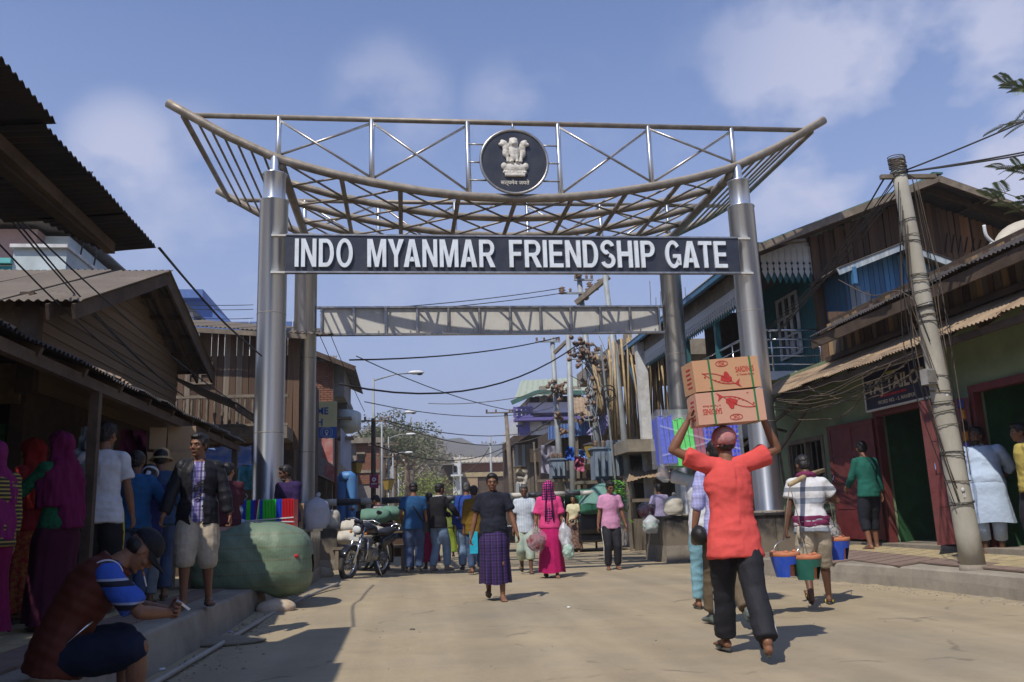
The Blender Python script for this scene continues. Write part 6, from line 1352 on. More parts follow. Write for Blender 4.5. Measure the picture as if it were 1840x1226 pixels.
            G_=mb.build(o.get('name','wrap_skirt'),m,t,True)
    # ---- footwear
    for i in (0,1):
        a=f.an[i];F=f.foot[i];F5=F if len(F)==5 else (*F,0,0);Rm=Matrix.Rotation(R_(F5[4]),3,'Z')@Matrix.Rotation(R_(-F5[3]),3,'X');P= lambda x,y,z:a+Rm@Vector((x,y,z))
        if shoes=='shoe':
            mb=MB();footmesh(mb,a,F5,.008,False);mb.loft([(P(0,-.03,-.01),Rm@Vector((.04,0,0)),Rm@Vector((0,.045,0))),(P(0,-.01,.035),Rm@Vector((.04,0,0)),Rm@Vector((0,.042,0)))],12);remesh(mb,max(.008,vox),2).build('shoe',strap or m_shoe,t,True)
        elif shoes:
            poly=[(.036*cos(q)*(1.15 if sin(q)>0 else .95),.055+.125*sin(q)) for q in [2*pi*j/18 for j in range(18)]];S_=MB().prism(poly, lambda x,y,d:P(x,y,-.085+d+0),.016).build('sandal',m_sole,t)
            for sg in (-1,1):MB().tube([P(0,.125,-.062),P(sg*.022,.10,-.032),P(sg*.042,.03,-.055),P(sg*.038,.01,-.072)],.006,6).build('strap',strap or m_strap,S_,True)
    # ---- hair and face
    if hair in ('short','messy','bun','thin'):
        mb=MB();mb.ball(hp(0,-.017,.044),(.080,.092,.083),f.HR,20,14);mb.ball(hp(0,-.045,.0),(.070,.058,.07),f.HR,16,10);mb.ball(hp(0,.035,.088),(.062,.05,.032),f.HR,14,10)
        for sg in (-1,1):mb.ball(hp(sg*.066,.012,.03),(.014,.03,.04),f.HR)
        if hair=='bun':mb.ball(hp(0,-.105,-.01),(.045,.04,.045),f.HR)
        amp={'short':.005,'messy':.011,'bun':.003,'thin':.003}[hair]
        remesh(mb,max(.006,vox*.8),1,disp=lambda p:amp*noise.noise(Vector((p.x*60,p.y*60,p.z*60+seed)))).build('hair',hm,t,True)
    if hair=='scarfcap' or hair=='none':pass
    if hair=='cap':
        mb=MB();mb.ball(hp(0,-.010,.050),(.083,.097,.075),f.HR,20,14);br=[];cap=remesh(mb,max(.006,vox),1,cut=lambda p:(f.HR.inverted()@(p-f.hc)).z<.028).build('cap',capc,t,True)
        vs=[];n=12
        for j in range(n+1):
            a=R_(15+150*j/n);vs+=[hp(cos(a)*.078,-.01+sin(a)*.088,.036),hp(cos(a)*.072,.015+sin(a)*.155,.022-.02*abs(cos(a))**2)]
        v2=[v+f.HR@Vector((0,0,-.004)) for v in vs];K=len(vs);mb=MB().add(vs+v2,[(2*j,2*j+1,2*j+3,2*j+2) for j in range(n)]+[(K+2*j,K+2*j+2,K+2*j+3,K+2*j+1) for j in range(n)]+[(2*j+1,K+2*j+1,K+2*j+3,2*j+3) for j in range(n)]);mb.build('brim',capc,cap,True)
        mb=MB();mb.ball(hp(0,-.035,-.005),(.074,.062,.055),f.HR,16,10);mb.build('hair',hm,t,True)
    if face:
        for sg in (-1,1):
            E_=MB().ball(hp(sg*.030,.071,.004),(.0125,.008,.006),f.HR,10,6).build('eye',m_eye if dist<13 else m_iris,t,True);MB().ball(hp(sg*.030,.0785,.004),(.0062,.003,.0066),f.HR,8,6).build('iris',m_iris,E_,True)
            MB().tube([hp(sg*.014,.088,.0225),hp(sg*.032,.086,.030),hp(sg*.050,.070,.023)],[.0035,.0045,.0025],6).build('eyebrow',hm,t,True)
        MB().ball(hp(0,.0885,-.0535),(.021,.0045,.0075),f.HR,12,6).build('mouth',m_lip,t,True)
    if extra:extra(t,f,hp,vox,cv,det)
    return t,f
def hijab(col,drape=.35,back=True,front=True,wide=.225):
    """head covering with an open face, falling over the shoulders"""
    def fn(t,f,hp,vox,cv,det):
        mb=MB();mb.ball(hp(0,-.022,.02),(.097,.115,.118),f.HR,20,14);q,Rm=f.at(.56);mb.loft([(hp(0,-.03,-.02),f.HR@Vector((.088,0,0)),f.HR@Vector((0,.09,0))),(q+Rm@Vector((0,-.01,.03)),Rm@Vector((.10,0,0)),Rm@Vector((0,.10,0))),(f.at(.48)[0],Rm@Vector((wide*.9*f.wide,0,0)),Rm@Vector((0,.15,0))),(f.at(.36)[0],Rm@Vector((wide*f.wide,0,0)),Rm@Vector((0,.165,0))),(f.at(.48-drape)[0],Rm@Vector((wide*.98*f.wide,0,0)),Rm@Vector((0,.17,0)))],20)
        if back:q1=f.at(.4)[0];q2=f.at(-.05)[0];mb.loft([(q1+Vector((.02,-.10,0)),Vector((.16,0,0)),Vector((0,.06,0))),(q2+Vector((.03,-.13,0)),Vector((.12,0,0)),Vector((0,.05,0)))],14)
        HT=f.HR.inverted()
        def cut(p):l=HT@(p-f.hc); return l.y>.045 and abs(l.x)<.060 and -.085<l.z<.075
        remesh(mb,cv,3,disp=lambda p:.022*noise.noise(Vector((p.x*16+p.z*3,p.y*16,p.z*3)))+.010*noise.noise(Vector((p.x*34,p.y*34,p.z*8))),cut=cut).build('headscarf',col,t,True)
    return fn
def both(*fs):
    def fn(*a):[g(*a) for g in fs]
    return fn
def tshirt_people():pass
C_=cloth
GRP='people walking and standing round the gate'
# ---- 1 carrier with cartons
red=C_('red_tee',(.62,.085,.075),var=.1,bsc=7,bump=.5,bdist=.03);blk=C_('black_track',(.022,.022,.027),rough=.7)
cy=0
def piping(col,r=.004,w=.0):
    def fn(t,f,hp,vox,cv,det):
        for i,sg in ((0,-1),(1,1)):
            hj,k,a=f.hj[i],f.kn[i],f.an[i];o=Vector((sg*.101,-.015,0));MB().tube([hj+Vector((sg*.108,-.01,-.04)),hj.lerp(k,.5)+o,k+Vector((sg*.084,-.01,0)),k.lerp(a,.5)+Vector((sg*.083,-.01,0)),a.lerp(k,.12)+Vector((sg*.082,-.01,0))],r,6).build('stripe',col,t,True)
    return fn
carrier,fc=person('man in red t-shirt and black track trousers carrying two sardine cartons on his head',(1.66,6.62,0),4,1.66,6.5,('shirt',red,dict(hem=-.19,g=.026,fl=.034,arm=.60,sg=.036)),('trousers',blk,dict(len=1.94,g=.026,flare=.012)),'short',SKN,
    dict(lean=(3,3),hip=(-.02,.02,.93),hands=((-.315,.04,1.80),(.315,.04,1.80)),elb=((-1,.15,-.35),(1,.15,-.35)),feet=((-.07,.30,.085,0,6),(.04,-.36,.16,-32,-8)),shrug=.05,head=(0,-4,0)),((22,(.15,.1,.9)),(22,(-.15,.1,.9))),((1,.1,0),(-1,.1,0)),face=False,extra=both(piping(C_('piping',(.5,.5,.48)))),group=GRP)
# his cap, worn with the peak forward
def cap_on(t,f,m,back_open=False):
    hp= lambda x,y,z:f.hc+f.HR@Vector((x,y,z));mb=MB();mb.ball(hp(0,-.014,.036),(.092,.108,.090),f.HR,22,14);c=remesh(mb,.0065,1,cut=lambda p:(f.HR.inverted()@(p-f.hc)).z<-.028).build('cap',m,t,True);MB().torus(hp(0,-.014,-.024),.083,.006,f.HR@Vector((0,0,1)),26,6).build('cap_band',m,c,True)
    return c
cp=cap_on(carrier,fc,C_('faded_cap',(.42,.13,.13),dirt=(.5,.4,.36),dsc=9,damt=.7));
# ---- 2 man in lavender shirt partly hidden by the carrier, 3 man balancing trays
m_lav=banded('lavender_check',[(0,(.36,.36,.62)),(.5,(.42,.43,.70))],'X',.03,[(0,(1,1,1)),(.5,(.85,.86,.9))],'Z',.03);m_cargo=C_('cargo_brown',(.13,.10,.065))
person('man in lavender checked shirt and brown cargo trousers half hidden behind the red shirt',(1.98,8.35,0),6,1.70,8.3,('shirt',m_lav,dict(hem=-.12,g=.024,fl=.02,arm=1.15,sg=.03)),('trousers',m_cargo,dict(len=1.9,g=.035)),'short',SKN,dict(lean=(4,6),hands=((-.30,.06,.82),(.12,.30,1.55)),feet=((-.12,.22,.085,0,6),(.06,-.28,.16,-30,-8)),elb=((-.6,-1,0),(1,-.2,-.5))),((35,),(20,)),shoes='shoe',strap=C_('canvas_shoe',(.12,.14,.13)),face=False,group=GRP)
m_wt=C_('offwhite_tee',(.52,.53,.55))
tray,ft=person('man in white t-shirt with both arms up under a stack of plastic trays',(2.10,9.75,0),2,1.66,9.7,('shirt',m_wt,dict(hem=-.1,g=.022,arm=.6,sg=.03)),('trousers',C_('pale_cyan',(.22,.42,.5)),dict(len=1.9)),'short',SKN,dict(lean=(3,3),hands=((-.30,.12,1.76),(.20,.12,1.76)),elb=((-1,.2,-.3),(1,.2,-.3)),feet=((-.10,.2,.085,0,0),(.10,-.2,.12,-18,0)),shrug=.05),((35,(.3,0,.4)),(35,(-.3,0,.4))),face=False,group=GRP)
# ---- 4 man with clay stoves on a carrying pole
m_str=banded('grey_white_stripe',[(0,(.60,.60,.60)),(.42,(.27,.30,.34)),(.62,(.60,.60,.60)),(.84,(.22,.24,.27))],'Z',.34);m_khaki=C_('khaki_shorts',(.40,.34,.25));m_mag=C_('maroon_sash',(.16,.028,.075))
def sash(t,f,hp,vox,cv,det):
    mb=MB();q,Rm=f.at(.03)
    for k in range(3):c,_=f.at(.0+.035*k);mb.loft([(c+Rm@Vector((0,0,-.02)),Rm@Vector((.205+.004*k,0,0)),Rm@Vector((0,.158,.02))),(c+Rm@Vector((0,0,.03)),Rm@Vector((.205,0,0)),Rm@Vector((0,.158,.02)))],20)
    remesh(mb,.011,1,disp=lambda p:.014*noise.noise(Vector((p.x*10,p.y*10,p.z*40)))).build('sash',m_mag,t,True)
    c,_=f.at(.565);mb=MB();mb.torus(c+Vector((0,-.005,.0)),.088,.034,Vector((0,.25,1)),24,10);remesh(mb,.010,1,disp=lambda p:.010*noise.noise(p*30)).build('neck_scarf',m_mag,t,True)
    MB().tube([f.at(-.02)[0]+Vector((-.15,-.11,0)),f.at(-.02)[0]+Vector((-.17,-.13,-.1)),f.at(-.02)[0]+Vector((-.15,-.12,-.16))],.02,8).build('pouch',C_('pouch',(.36,.32,.24)),t,True)
stove,fs_=person('man in striped polo, maroon sash and khaki shorts carrying clay stoves on a shoulder pole',(3.28,9.72,0),-14,1.62,9.7,('shirt',m_str,dict(hem=-.10,g=.024,fl=.015,arm=.6,sg=.03)),('shorts',m_khaki,dict(len=1.15,g=.03)),'short',SKD,dict(lean=(6,10),hands=((-.30,.02,.80),(.22,.36,1.22)),elb=((-.5,-1,0),(.8,-.9,-.6)),feet=((-.10,-.22,.15,-30,10),(.13,.24,.085,0,-4)),head=(22,12,0)),((70,),(75,)),((1,.2,0),(-.6,.2,-.3)),face=False,extra=sash,strap=mat('strap_yellow',(.55,.42,.03)),group=GRP)
# ---- 5 man in black polo and purple checked lungi
m_lung=banded('purple_check',[(0,(.030,.013,.075)),(.35,(.060,.025,.12)),(.5,(.016,.010,.034)),(.8,(.038,.02,.095))],'X',.082,[(0,(1,1,1)),(.4,(.45,.4,.6)),(.6,(1.3,1.1,1.3)),(.8,(.7,.6,.7))],'Z',.085);m_bpolo=C_('black_polo',(.018,.02,.03))
person('man in black polo shirt and purple checked lungi walking towards the camera',(-.34,11.72,0),182,1.62,11.7,('shirt',m_bpolo,dict(hem=-.07,g=.020,fl=.012,arm=.66,sg=.026,collar=C_('collar_black',(.03,.03,.04)))),('wrap',m_lung,dict(hem=.235,wst=.04,hw=.165,hd=.14,fold=1.5)),'short',SKN,dict(lean=(-2,0),wide=1.08,belly=.03,hands=((-.36,.08,.80),(.34,-.03,.80)),elb=((-.6,-1,0),(.6,-1,0)),feet=((-.10,.15,.09,6,10),(.09,-.16,.12,-20,-6)),head=(0,6,0)),((40,),(40,)),group=GRP,strap=C_('strap_blue',(.07,.10,.14)))
# ---- 6.. people by the barrier
den=C_('denim',(.055,.085,.16));den2=C_('pale_denim',(.16,.24,.36))
person('man in teal t-shirt, dark knit hat and jeans seen from behind with a shoulder strap',(-2.12,17.5,.06),5,1.72,17,('shirt',C_('teal_tee',(.02,.075,.18)),dict(hem=-.1,g=.026,wide=1,arm=.66,sg=.03)),('trousers',den,dict(len=1.95,g=.034)),'cap',SKN,dict(wide=1.12,hands=((-.24,.16,.98),(.26,.12,.88)),head=(0,0,0)),shoes='shoe',capc=m_hair,face=False,group=GRP,extra=lambda t,f,hp,vox,cv,det:MB().tube([f.at(.53)[0]+Vector((-.1,-.06,0)),f.at(.35)[0]+Vector((0,-.14,0)),f.at(.1)[0]+Vector((.16,-.11,0)),f.at(-.02)[0]+Vector((.2,0,0))],.018,6).build('strap',m_hair,t,True) and MB().box(f.at(-.06)[0]+Vector((.24,.02,0)),(.10,.2,.2)).build('shoulder_bag',m_hair,t))
person('man in black jacket and pale blue jeans turned to the right by the barrier',(-1.66,17.9,.05),-38,1.72,18,('jacket',C_('black_jacket',(.016,.016,.02)),dict(hem=-.08,g=.036,arm=1.85,sg=.03,collar=C_('white_collar',(.55,.55,.55)))),('trousers',den2,dict(len=1.93,g=.03)),'short',SKN,dict(hands=((.06,.34,1.08),(.30,.28,1.08)),elb=((-1,-.6,-.3),(1,-.6,-.3)),feet=((-.10,-.08,.08,0,8),(.12,.12,.08,0,-14)),head=(-10,4,0)),shoes='shoe',strap=C_('grey_shoe',(.2,.17,.16)),group=GRP)
person('man in bright blue shirt and faded jeans seen from behind near the barrier',(-1.08,18.1,.04),4,1.74,18,('shirt',C_('royal_shirt',(.025,.06,.27)),dict(hem=-.12,g=.036,arm=1.9,sg=.032)),('trousers',den2,dict(len=1.95,g=.034)),'short',SKN,dict(hands=((-.27,.05,.84),(.2,.3,1.05)),head=(-14,2,0),wide=1.05),shoes='shoe',face=False,hairm=m_hairg,group=GRP)
person('person in mustard shawl with a cyan bag, mostly behind the man in black polo',(-.86,17.2,.03),20,1.64,17,('shirt',C_('mustard',(.15,.09,.012)),dict(hem=-.16,g=.045,arm=1.6,sg=.05)),('trousers',den,dict(len=1.9)),'short',SKN,dict(hands=((-.22,.1,.86),(.24,.1,.86))),face=False,group=GRP)
person('older man in pale grey blue shirt and rolled light trousers walking behind the black polo',(.13,17.0,0),176,1.64,17,('shirt',banded('grey_blue',[(0,(.42,.48,.55)),(.5,(.50,.55,.60))],'X',.05),dict(hem=-.13,g=.03,fl=.02,arm=.75,sg=.035,collar=C_('greyc',(.4,.45,.5)))),('trousers',C_('pale_trouser',(.34,.42,.36),dirt=(.45,.40,.15),dsc=3,damt=.9),dict(len=1.55,g=.04)),'short',SKD,dict(hands=((-.25,.12,.84),(.25,.0,.84)),feet=((-.1,.2,.08,0,8),(.1,-.12,.12,-20,-6)),head=(5,4,0)),hairm=m_hairg,group=GRP)
# magenta woman with patterned scarf over her head
m_pink=C_('pink_blouse',(.62,.06,.20));m_mgt=C_('magenta_skirt',(.38,.012,.10));m_scf=banded('pink_scarf',[(0,(.60,.05,.26)),(.55,(.10,.01,.07))],'Z',.045,[(0,(1,1,1)),(.6,(.25,.12,.3))],'X',.04);m_scd=C_('navy_scarf_edge',(.03,.012,.05))
def scarf_face_hidden(t,f,hp,vox,cv,det):
    mb=MB();mb.ball(hp(0,.0,.02),(.10,.125,.125),f.HR,20,14);mb.loft([(hp(0,0,-.02),Vector((.10,0,0)),Vector((0,.12,0))),(f.at(.5)[0],Vector((.15,0,0)),Vector((0,.14,0))),(f.at(.3)[0],Vector((.15,0,0)),Vector((0,.16,0))),(f.at(.05)[0]+Vector((.02,.02,0)),Vector((.08,0,0)),Vector((0,.14,0))),(f.at(-.18)[0]+Vector((.03,.08,0)),Vector((.06,0,0)),Vector((0,.05,0)))],20)
    s=remesh(mb,cv,3,disp=lambda p:.016*noise.noise(Vector((p.x*12,p.y*9,p.z*5)))).build('headscarf',m_scf,t,True)
    for x in (-.05,.05):MB().tube([hp(x*.6,.12,.08),f.at(.5)[0]+Vector((x,.15,0)),f.at(.3)[0]+Vector((x*1.3,.175,0)),f.at(.1)[0]+Vector((x*1.5,.155,0))],.014,6).build('scarf_border',m_scd,s,True)
magw,_=person('woman in magenta skirt with pink and black patterned scarf drawn over her head',(.56,15.55,0),178,1.63,15.5,('blouse',m_pink,dict(hem=-.03,g=.04,arm=.9,sg=.04)),('wrap',m_mgt,dict(hem=.10,wst=.02,hw=.19,hd=.16,name='long_skirt')),'none',SKN,dict(hands=((-.28,.06,.80),(.30,.08,.86)),feet=((-.1,.12,.08,0,6),(.1,-.12,.1,-10,-6))),((75,),(75,)),face=False,extra=scarf_face_hidden,group=GRP)
person('woman in cream blouse and dark floral skirt holding a small black purse',(1.66,25.5,0),160,1.60,25,('blouse',C_('cream',(.62,.58,.38)),dict(hem=-.04,g=.03,arm=.6,sg=.03)),('wrap',C_('floral',(.10,.05,.045),dirt=(.40,.28,.2),dsc=22,damt=.9),dict(hem=.12,name='long_skirt')),'bun',SKL,dict(hands=((-.05,.26,1.0),(.26,.04,.8))),group=GRP,extra=lambda t,f,hp,vox,cv,det:MB().ball(f.wr[0]+Vector((.05,.06,-.04)),(.09,.05,.06)).build('purse',m_hair,t,True))
person('man in pink short sleeved shirt and black track trousers looking down',(1.82,17.1,0),186,1.66,17,('shirt',C_('pink_shirt',(.56,.27,.42)),dict(hem=-.12,g=.028,fl=.015,arm=.7,sg=.032,collar=C_('pinkc',(.5,.24,.38)))),('trousers',blk,dict(len=1.93,g=.024)),'short',SKN,dict(hands=((-.30,.05,.84),(.28,.05,.84)),head=(14,14,0)),extra=piping(m_wpaint,.008),group=GRP)
m_ms=banded('maroon_stripe',[(0,(.16,.03,.05)),(.35,(.45,.40,.40)),(.55,(.03,.02,.04))],'Z',.12)
person('man in maroon and white striped shirt bending at the wooden cart',(-2.86,18.6,.08),60,1.62,19,('shirt',m_ms,dict(arm=.8,g=.03)),('trousers',blk,dict()),'short',SKN,dict(lean=(16,34),hands=((-.1,.42,.95),(.16,.46,.92)),hip=(0,-.05,.9)),face=False,group=GRP)
person('woman in crimson skirt mostly hidden behind the teal shirted man',(-1.92,18.7,.06),15,1.55,18,('blouse',C_('dark_blouse',(.05,.02,.03)),dict(g=.03,arm=.9)),('wrap',C_('crimson',(.45,.02,.10)),dict(hem=.16,hw=.18,name='long_skirt')),'bun',SKN,dict(),face=False,group=GRP)
person('woman in lime green skirt standing beyond the barrier',(-1.95,24.5,.05),10,1.56,24,('blouse',C_('limeb',(.16,.20,.05)),dict(g=.03,arm=.9)),('wrap',C_('lime',(.25,.33,.04)),dict(hem=.14,name='long_skirt')),'bun',SKN,dict(),face=False,group=GRP)
for i,(x,y,yaw,c,l) in enumerate([(-4.3,24,30,(.03,.03,.04),'dark figure standing in the doorway beyond the blue tank'),(-3.5,26,170,(.28,.22,.05),'figure in yellow and purple beyond the white sacks'),(-2.4,29,190,(.10,.10,.11),'grey clothed figure beyond the barrier left of the teal shirt'),(-1.0,34,10,(.12,.14,.2),'distant figure in blue grey on the road beyond the barrier')]):
    person(l,(x,y,0),yaw,1.6,24,('shirt',C_('far%d'%i,c),dict(arm=.8,g=.03)),('trousers',blk,dict()),'short',SKN,dict(),face=False,group=GRP)
person('man in lilac shirt standing in the shade of the timber stall',(3.55,21.5,.05),10,1.66,20,('shirt',banded('lilac_stripe',[(0,(.25,.22,.38)),(.5,(.32,.29,.45))],'X',.04),dict(arm=.8,g=.03,sg=.035)),('trousers',blk,dict()),'short',SKD,dict(hands=((-.3,.1,1.0),(.25,.1,.85))),face=False,group=GRP)
# ---- right pavement
m_grn=C_('green_jumper',(.018,.11,.085))
person('man in green jumper and rolled dark trousers entering the tailor doorway',(5.60,13.75,.375),8,1.66,14.8,('shirt',m_grn,dict(hem=-.09,g=.022,arm=1.8,sg=.022)),('trousers',C_('dark_cotton',(.02,.022,.03)),dict(len=1.45,g=.028)),'short',SKN,dict(wide=.95,hands=((-.2,.3,1.0),(.27,.06,.84)),feet=((-.10,-.05,.08,0,10),(.12,.14,.08,0,-14)),head=(-18,8,0)),face=False,group=None)
m_kurta=C_('pale_kurta',(.44,.54,.68),var=.08)
person('big bearded man in long pale blue kurta standing right of the leaning pole',(6.30,11.6,.38),150,1.63,13,('shirt',m_kurta,dict(hem=-.10,g=.035,arm=1.35,sg=.045,collar=C_('kurtac',(.4,.5,.64)))),('wrap',m_kurta,dict(hem=.42,wst=.18,hw=.27,hd=.2,fold=.5,name='kurta_skirt')),'short',SKD,dict(wide=1.30,belly=.07,lean=(-2,-2),hands=((-.20,-.22,.98),(.20,-.22,.98)),elb=((-1,-.2,0),(1,-.2,0)),head=(-42,0,0)),extra=lambda t,f,hp,vox,cv,det:[remesh(MB().ball(hp(0,.035,-.085),(.05,.05,.045),f.HR),.008,1).build('beard',m_hair,t,True),MB().tube([f.hj[0]+Vector((-.02,0,-.25)),f.kn[0],f.an[0]+Vector((0,0,.12))],[.12,.10,.085],12).build('pyjama_leg',m_kurta,t,True),MB().tube([f.hj[1]+Vector((.02,0,-.25)),f.kn[1],f.an[1]+Vector((0,0,.12))],[.12,.10,.085],12).build('pyjama_leg',m_kurta,t,True)],group=None)
person('young man in yellow shirt cut off by the right edge',(6.42,10.75,.37),75,1.60,12,('shirt',C_('yellow_shirt',(.45,.36,.10)),dict(arm=.7,g=.03)),('trousers',blk,dict(len=1.6)),'short',SKN,dict(),group=None)
q=sst(1655,900,17.5);qw=FS@Vector((6.9,-2.35,.46));person('dim figure sitting at work inside the tailor shop',tuple(qw),190,1.6,16,('shirt',C_('dim',(.05,.04,.05)),dict(arm=.7,g=.03)),('trousers',blk,dict()),'short',SKD,dict(hip=(0,0,.56),feet=((-.12,.36,.08,0,0),(.12,.36,.08,0,0)),hands=((-.1,.34,.85),(.12,.34,.85))),face=False,group=None)
t=thing('stool','low stool under the seated tailor','stool',tuple(FS.inverted()@qw));bx('seat',m_timber,t,*[v for c in zip((6.7,-2.5),(7.1,-2.15)) for v in c],.84,.88) if False else MB().box((6.9,-2.30,.86),(.34,.34,.05)).build('seat',m_timber2,t);[MB().bar((6.9+a,-2.30+b,.46),(6.9+a,-2.30+b,.84),.04).build('leg',m_timber2,t) for a in (-.14,.14) for b in (-.14,.14)]
t=thing('sewing_table','sewing table with a dark machine just inside the tailor doorway','table',(6.55,-2.75,.46));MB().box((6.6,-2.75,1.18),(.9,.45,.04)).build('table_top',m_timber2,t);[MB().bar((6.6+a,-2.75+b,.46),(6.6+a,-2.75+b,1.16),.04).build('leg',m_timber2,t) for a in (-.4,.4) for b in (-.18,.18)];MB().box((6.6,-2.75,1.24),(.3,.14,.06)).box((6.72,-2.75,1.34),(.06,.1,.2)).box((6.6,-2.75,1.44),(.3,.09,.07)).build('sewing_machine',m_hair,t)
# ---- left pavement crowd
m_plaid=banded('plaid',[(0,(.16,.13,.34)),(.4,(.50,.50,.60)),(.6,(.10,.08,.22)),(.8,(.30,.28,.46))],'X',.09,[(0,(1,1,1)),(.45,(.5,.48,.6)),(.7,(1,1,1)),(.85,(.6,.6,.7))],'Z',.10)
def print_patch(t,f,hp,vox,cv,det):
    q,Rm=f.at(.30)
    for i in range(7):MB().box(q+Rm@Vector((-.035+.02*(i%4),.128,.02-.03*i)),(.11-.012*i,.004,.014),Matrix.Rotation(.35,3,'Y')).build('print',m_hair,t)
person('man in black jacket over purple plaid shirt and khaki shorts standing on the left kerb',(-3.16,8.5,.345),196,1.61,8.5,('jacket',C_('sheen_jacket',(.018,.018,.022),rough=.45),dict(hem=-.12,g=.042,fl=.01,arm=1.86,sg=.03,cut='open',inner=m_plaid)),('shorts',m_khaki,dict(len=1.22,g=.045)),'short',SKN,dict(lean=(-1,1),hands=((-.33,.06,.84),(.34,.12,.86)),elb=((-1,-.6,0),(1,-.6,0)),feet=((-.13,-.05,.08,0,16),(.10,.10,.08,0,-8)),head=(-32,3,0)),((55,),(55,)),extra=print_patch,strap=C_('strap_navy',(.03,.05,.14)),group=None)
m_wtee=C_('white_tee',(.50,.52,.56),bsc=8)
person('tall man in white t-shirt and black shorts seen from behind in the left crowd',(-3.84,7.9,.37),14,1.66,7.4,('shirt',m_wtee,dict(hem=-.12,g=.024,fl=.02,arm=.72,sg=.028)),('shorts',C_('black_shorts',(.02,.02,.022)),dict(len=1.2,g=.035)),'messy',SKN,dict(lean=(1,2),hands=((-.18,.32,1.05),(.28,.08,.84)),feet=((-.12,0,.08,0,8),(.10,.03,.08,0,-8)),head=(-20,4,0)),face=False,extra=lambda t,f,hp,vox,cv,det:MB().tube([f.hj[1]+Vector((.118,0,0)),f.hj[1].lerp(f.kn[1],.5)+Vector((.118,0,0)),f.kn[1]+Vector((.10,0,0))],.008,6).build('stripe',mat('strap_yellow',(.5,.4,.03)),t,True),group=None)
m_mar=C_('maroon_veil',(.11,.008,.05),bsc=8);m_gd=C_('green_dotted',(.012,.10,.045),dirt=(.01,.02,.015),dsc=30,damt=1);m_plum=C_('plum_skirt',(.045,.008,.022))
person('woman in maroon headscarf and green dotted blouse raising her hands to her face',(-3.62,6.8,.36),66,1.46,6.6,('blouse',m_gd,dict(hem=-.05,g=.018,arm=1.35,sg=.012)),('wrap',m_plum,dict(hem=.06,hw=.20,hd=.17,name='long_skirt')),'none',SKN,dict(hands=((-.08,.24,1.36),(.04,.25,1.40)),elb=((-.8,.4,-1),(.8,.4,-1)),head=(10,4,0)),((60,),(60,)),extra=hijab(m_mar,.34,True),strap=mat('strap_pink',(.5,.03,.2)),group='women in headscarves on the left pavement')
person('woman in red headscarf and red patterned wrap further into the shade',(-4.18,7.4,.38),80,1.46,7.2,('blouse',C_('dark_red_blouse',(.20,.015,.02)),dict(g=.03,arm=1.7)),('wrap',C_('red_floral',(.20,.02,.02),dirt=(.25,.16,.03),dsc=26,damt=.9),dict(hem=.08,hw=.20,name='long_skirt')),'none',SKN,dict(hands=((-.1,.25,1.15),(.12,.25,1.0))),extra=hijab(C_('red_veil',(.20,.014,.012)),.36),group='women in headscarves on the left pavement')
person('woman in pink headscarf and striped shawl cut off by the left edge',(-3.62,5.9,.36),60,1.32,5.8,('blouse',banded('dark_stripe',[(0,(.02,.02,.02)),(.6,(.30,.22,.05))],'Z',.035),dict(g=.05,hem=-.1,arm=1.7,sg=.04)),('wrap',C_('cerise',(.13,.006,.05)),dict(hem=.1,hw=.20,name='long_skirt')),'none',SKN,dict(),extra=hijab(C_('pink_veil',(.16,.015,.09)),.22),group='women in headscarves on the left pavement')
person('man in tan bucket hat and blue denim jacket facing the stalls',(-3.84,9.2,.37),30,1.52,9,('jacket',C_('denim_jacket',(.035,.07,.14)),dict(arm=1.85,g=.035)),('trousers',den,dict(len=1.9,g=.03)),'short',SKN,dict(hands=((-.1,.3,1.1),(.14,.3,1.1)),head=(-12,6,0)),face=False,extra=lambda t,f,hp,vox,cv,det:remesh(MB().lathe([(0,.135),(.055,.13),(.082,.105),(.086,.04),(.09,.03),(.13,-.005),(.128,-.012),(.08,.02),(0,.02)],f.hc,24,f.HR),.0065,1,disp=lambda p:.004*noise.noise(p*30)).build('bucket_hat',C_('tan_hat',(.44,.32,.16)),t,True),group=None)
person('boy in navy top with a white cloth tied round his head bending over the stall',(-3.72,8.6,.37),14,1.34,8.6,('shirt',C_('navy_top',(.03,.035,.14)),dict(arm=1.5,g=.035)),('trousers',C_('grey_cotton',(.16,.19,.22)),dict(len=1.9)),'short',SKD,dict(lean=(8,18),hands=((-.15,.4,1.05),(.1,.42,1.05))),face=False,extra=lambda t,f,hp,vox,cv,det:[MB().torus(hp(0,-.02,.02),.092,.018,f.HR@Vector((0,.5,1)),24,8).build('head_cloth',C_('white_cloth',(.55,.57,.6)),t,True),MB().tube([hp(0,-.1,0),f.at(.5)[0]+Vector((-.05,-.13,0)),f.at(.3)[0]+Vector((-.12,-.14,0))],[.03,.035,.02],8).build('cloth_tail',MATS['cloth_white_cloth'],t,True)],group=None)
person('person in sky blue sleeves behind the man in the white t-shirt',(-3.78,8.45,.37),10,1.44,8,('shirt',C_('sky_shirt',(.02,.09,.22)),dict(arm=1.6,g=.035)),('trousers',den,dict()),'short',SKD,dict(hands=((.1,.3,1.1),(.30,.30,1.12))),face=False,group=None)
person('woman in maroon with black hair and a pink hair clip by the blue tarpaulin',(-3.72,11.0,.33),30,1.52,11,('blouse',C_('dark_plum',(.07,.02,.03)),dict(arm=.9,g=.03)),('wrap',C_('pinkish',(.45,.28,.28)),dict(hem=.1,name='long_skirt')),'bun',SKL,dict(hands=((-.1,.3,1.1),(.1,.3,1.1)),head=(-40,0,0)),extra=lambda t,f,hp,vox,cv,det:MB().ball(hp(-.05,-.10,.0),.018).build('hair_clip',m_bt if False else mat('clip_pink',(.6,.2,.3)),t,True),group=None)
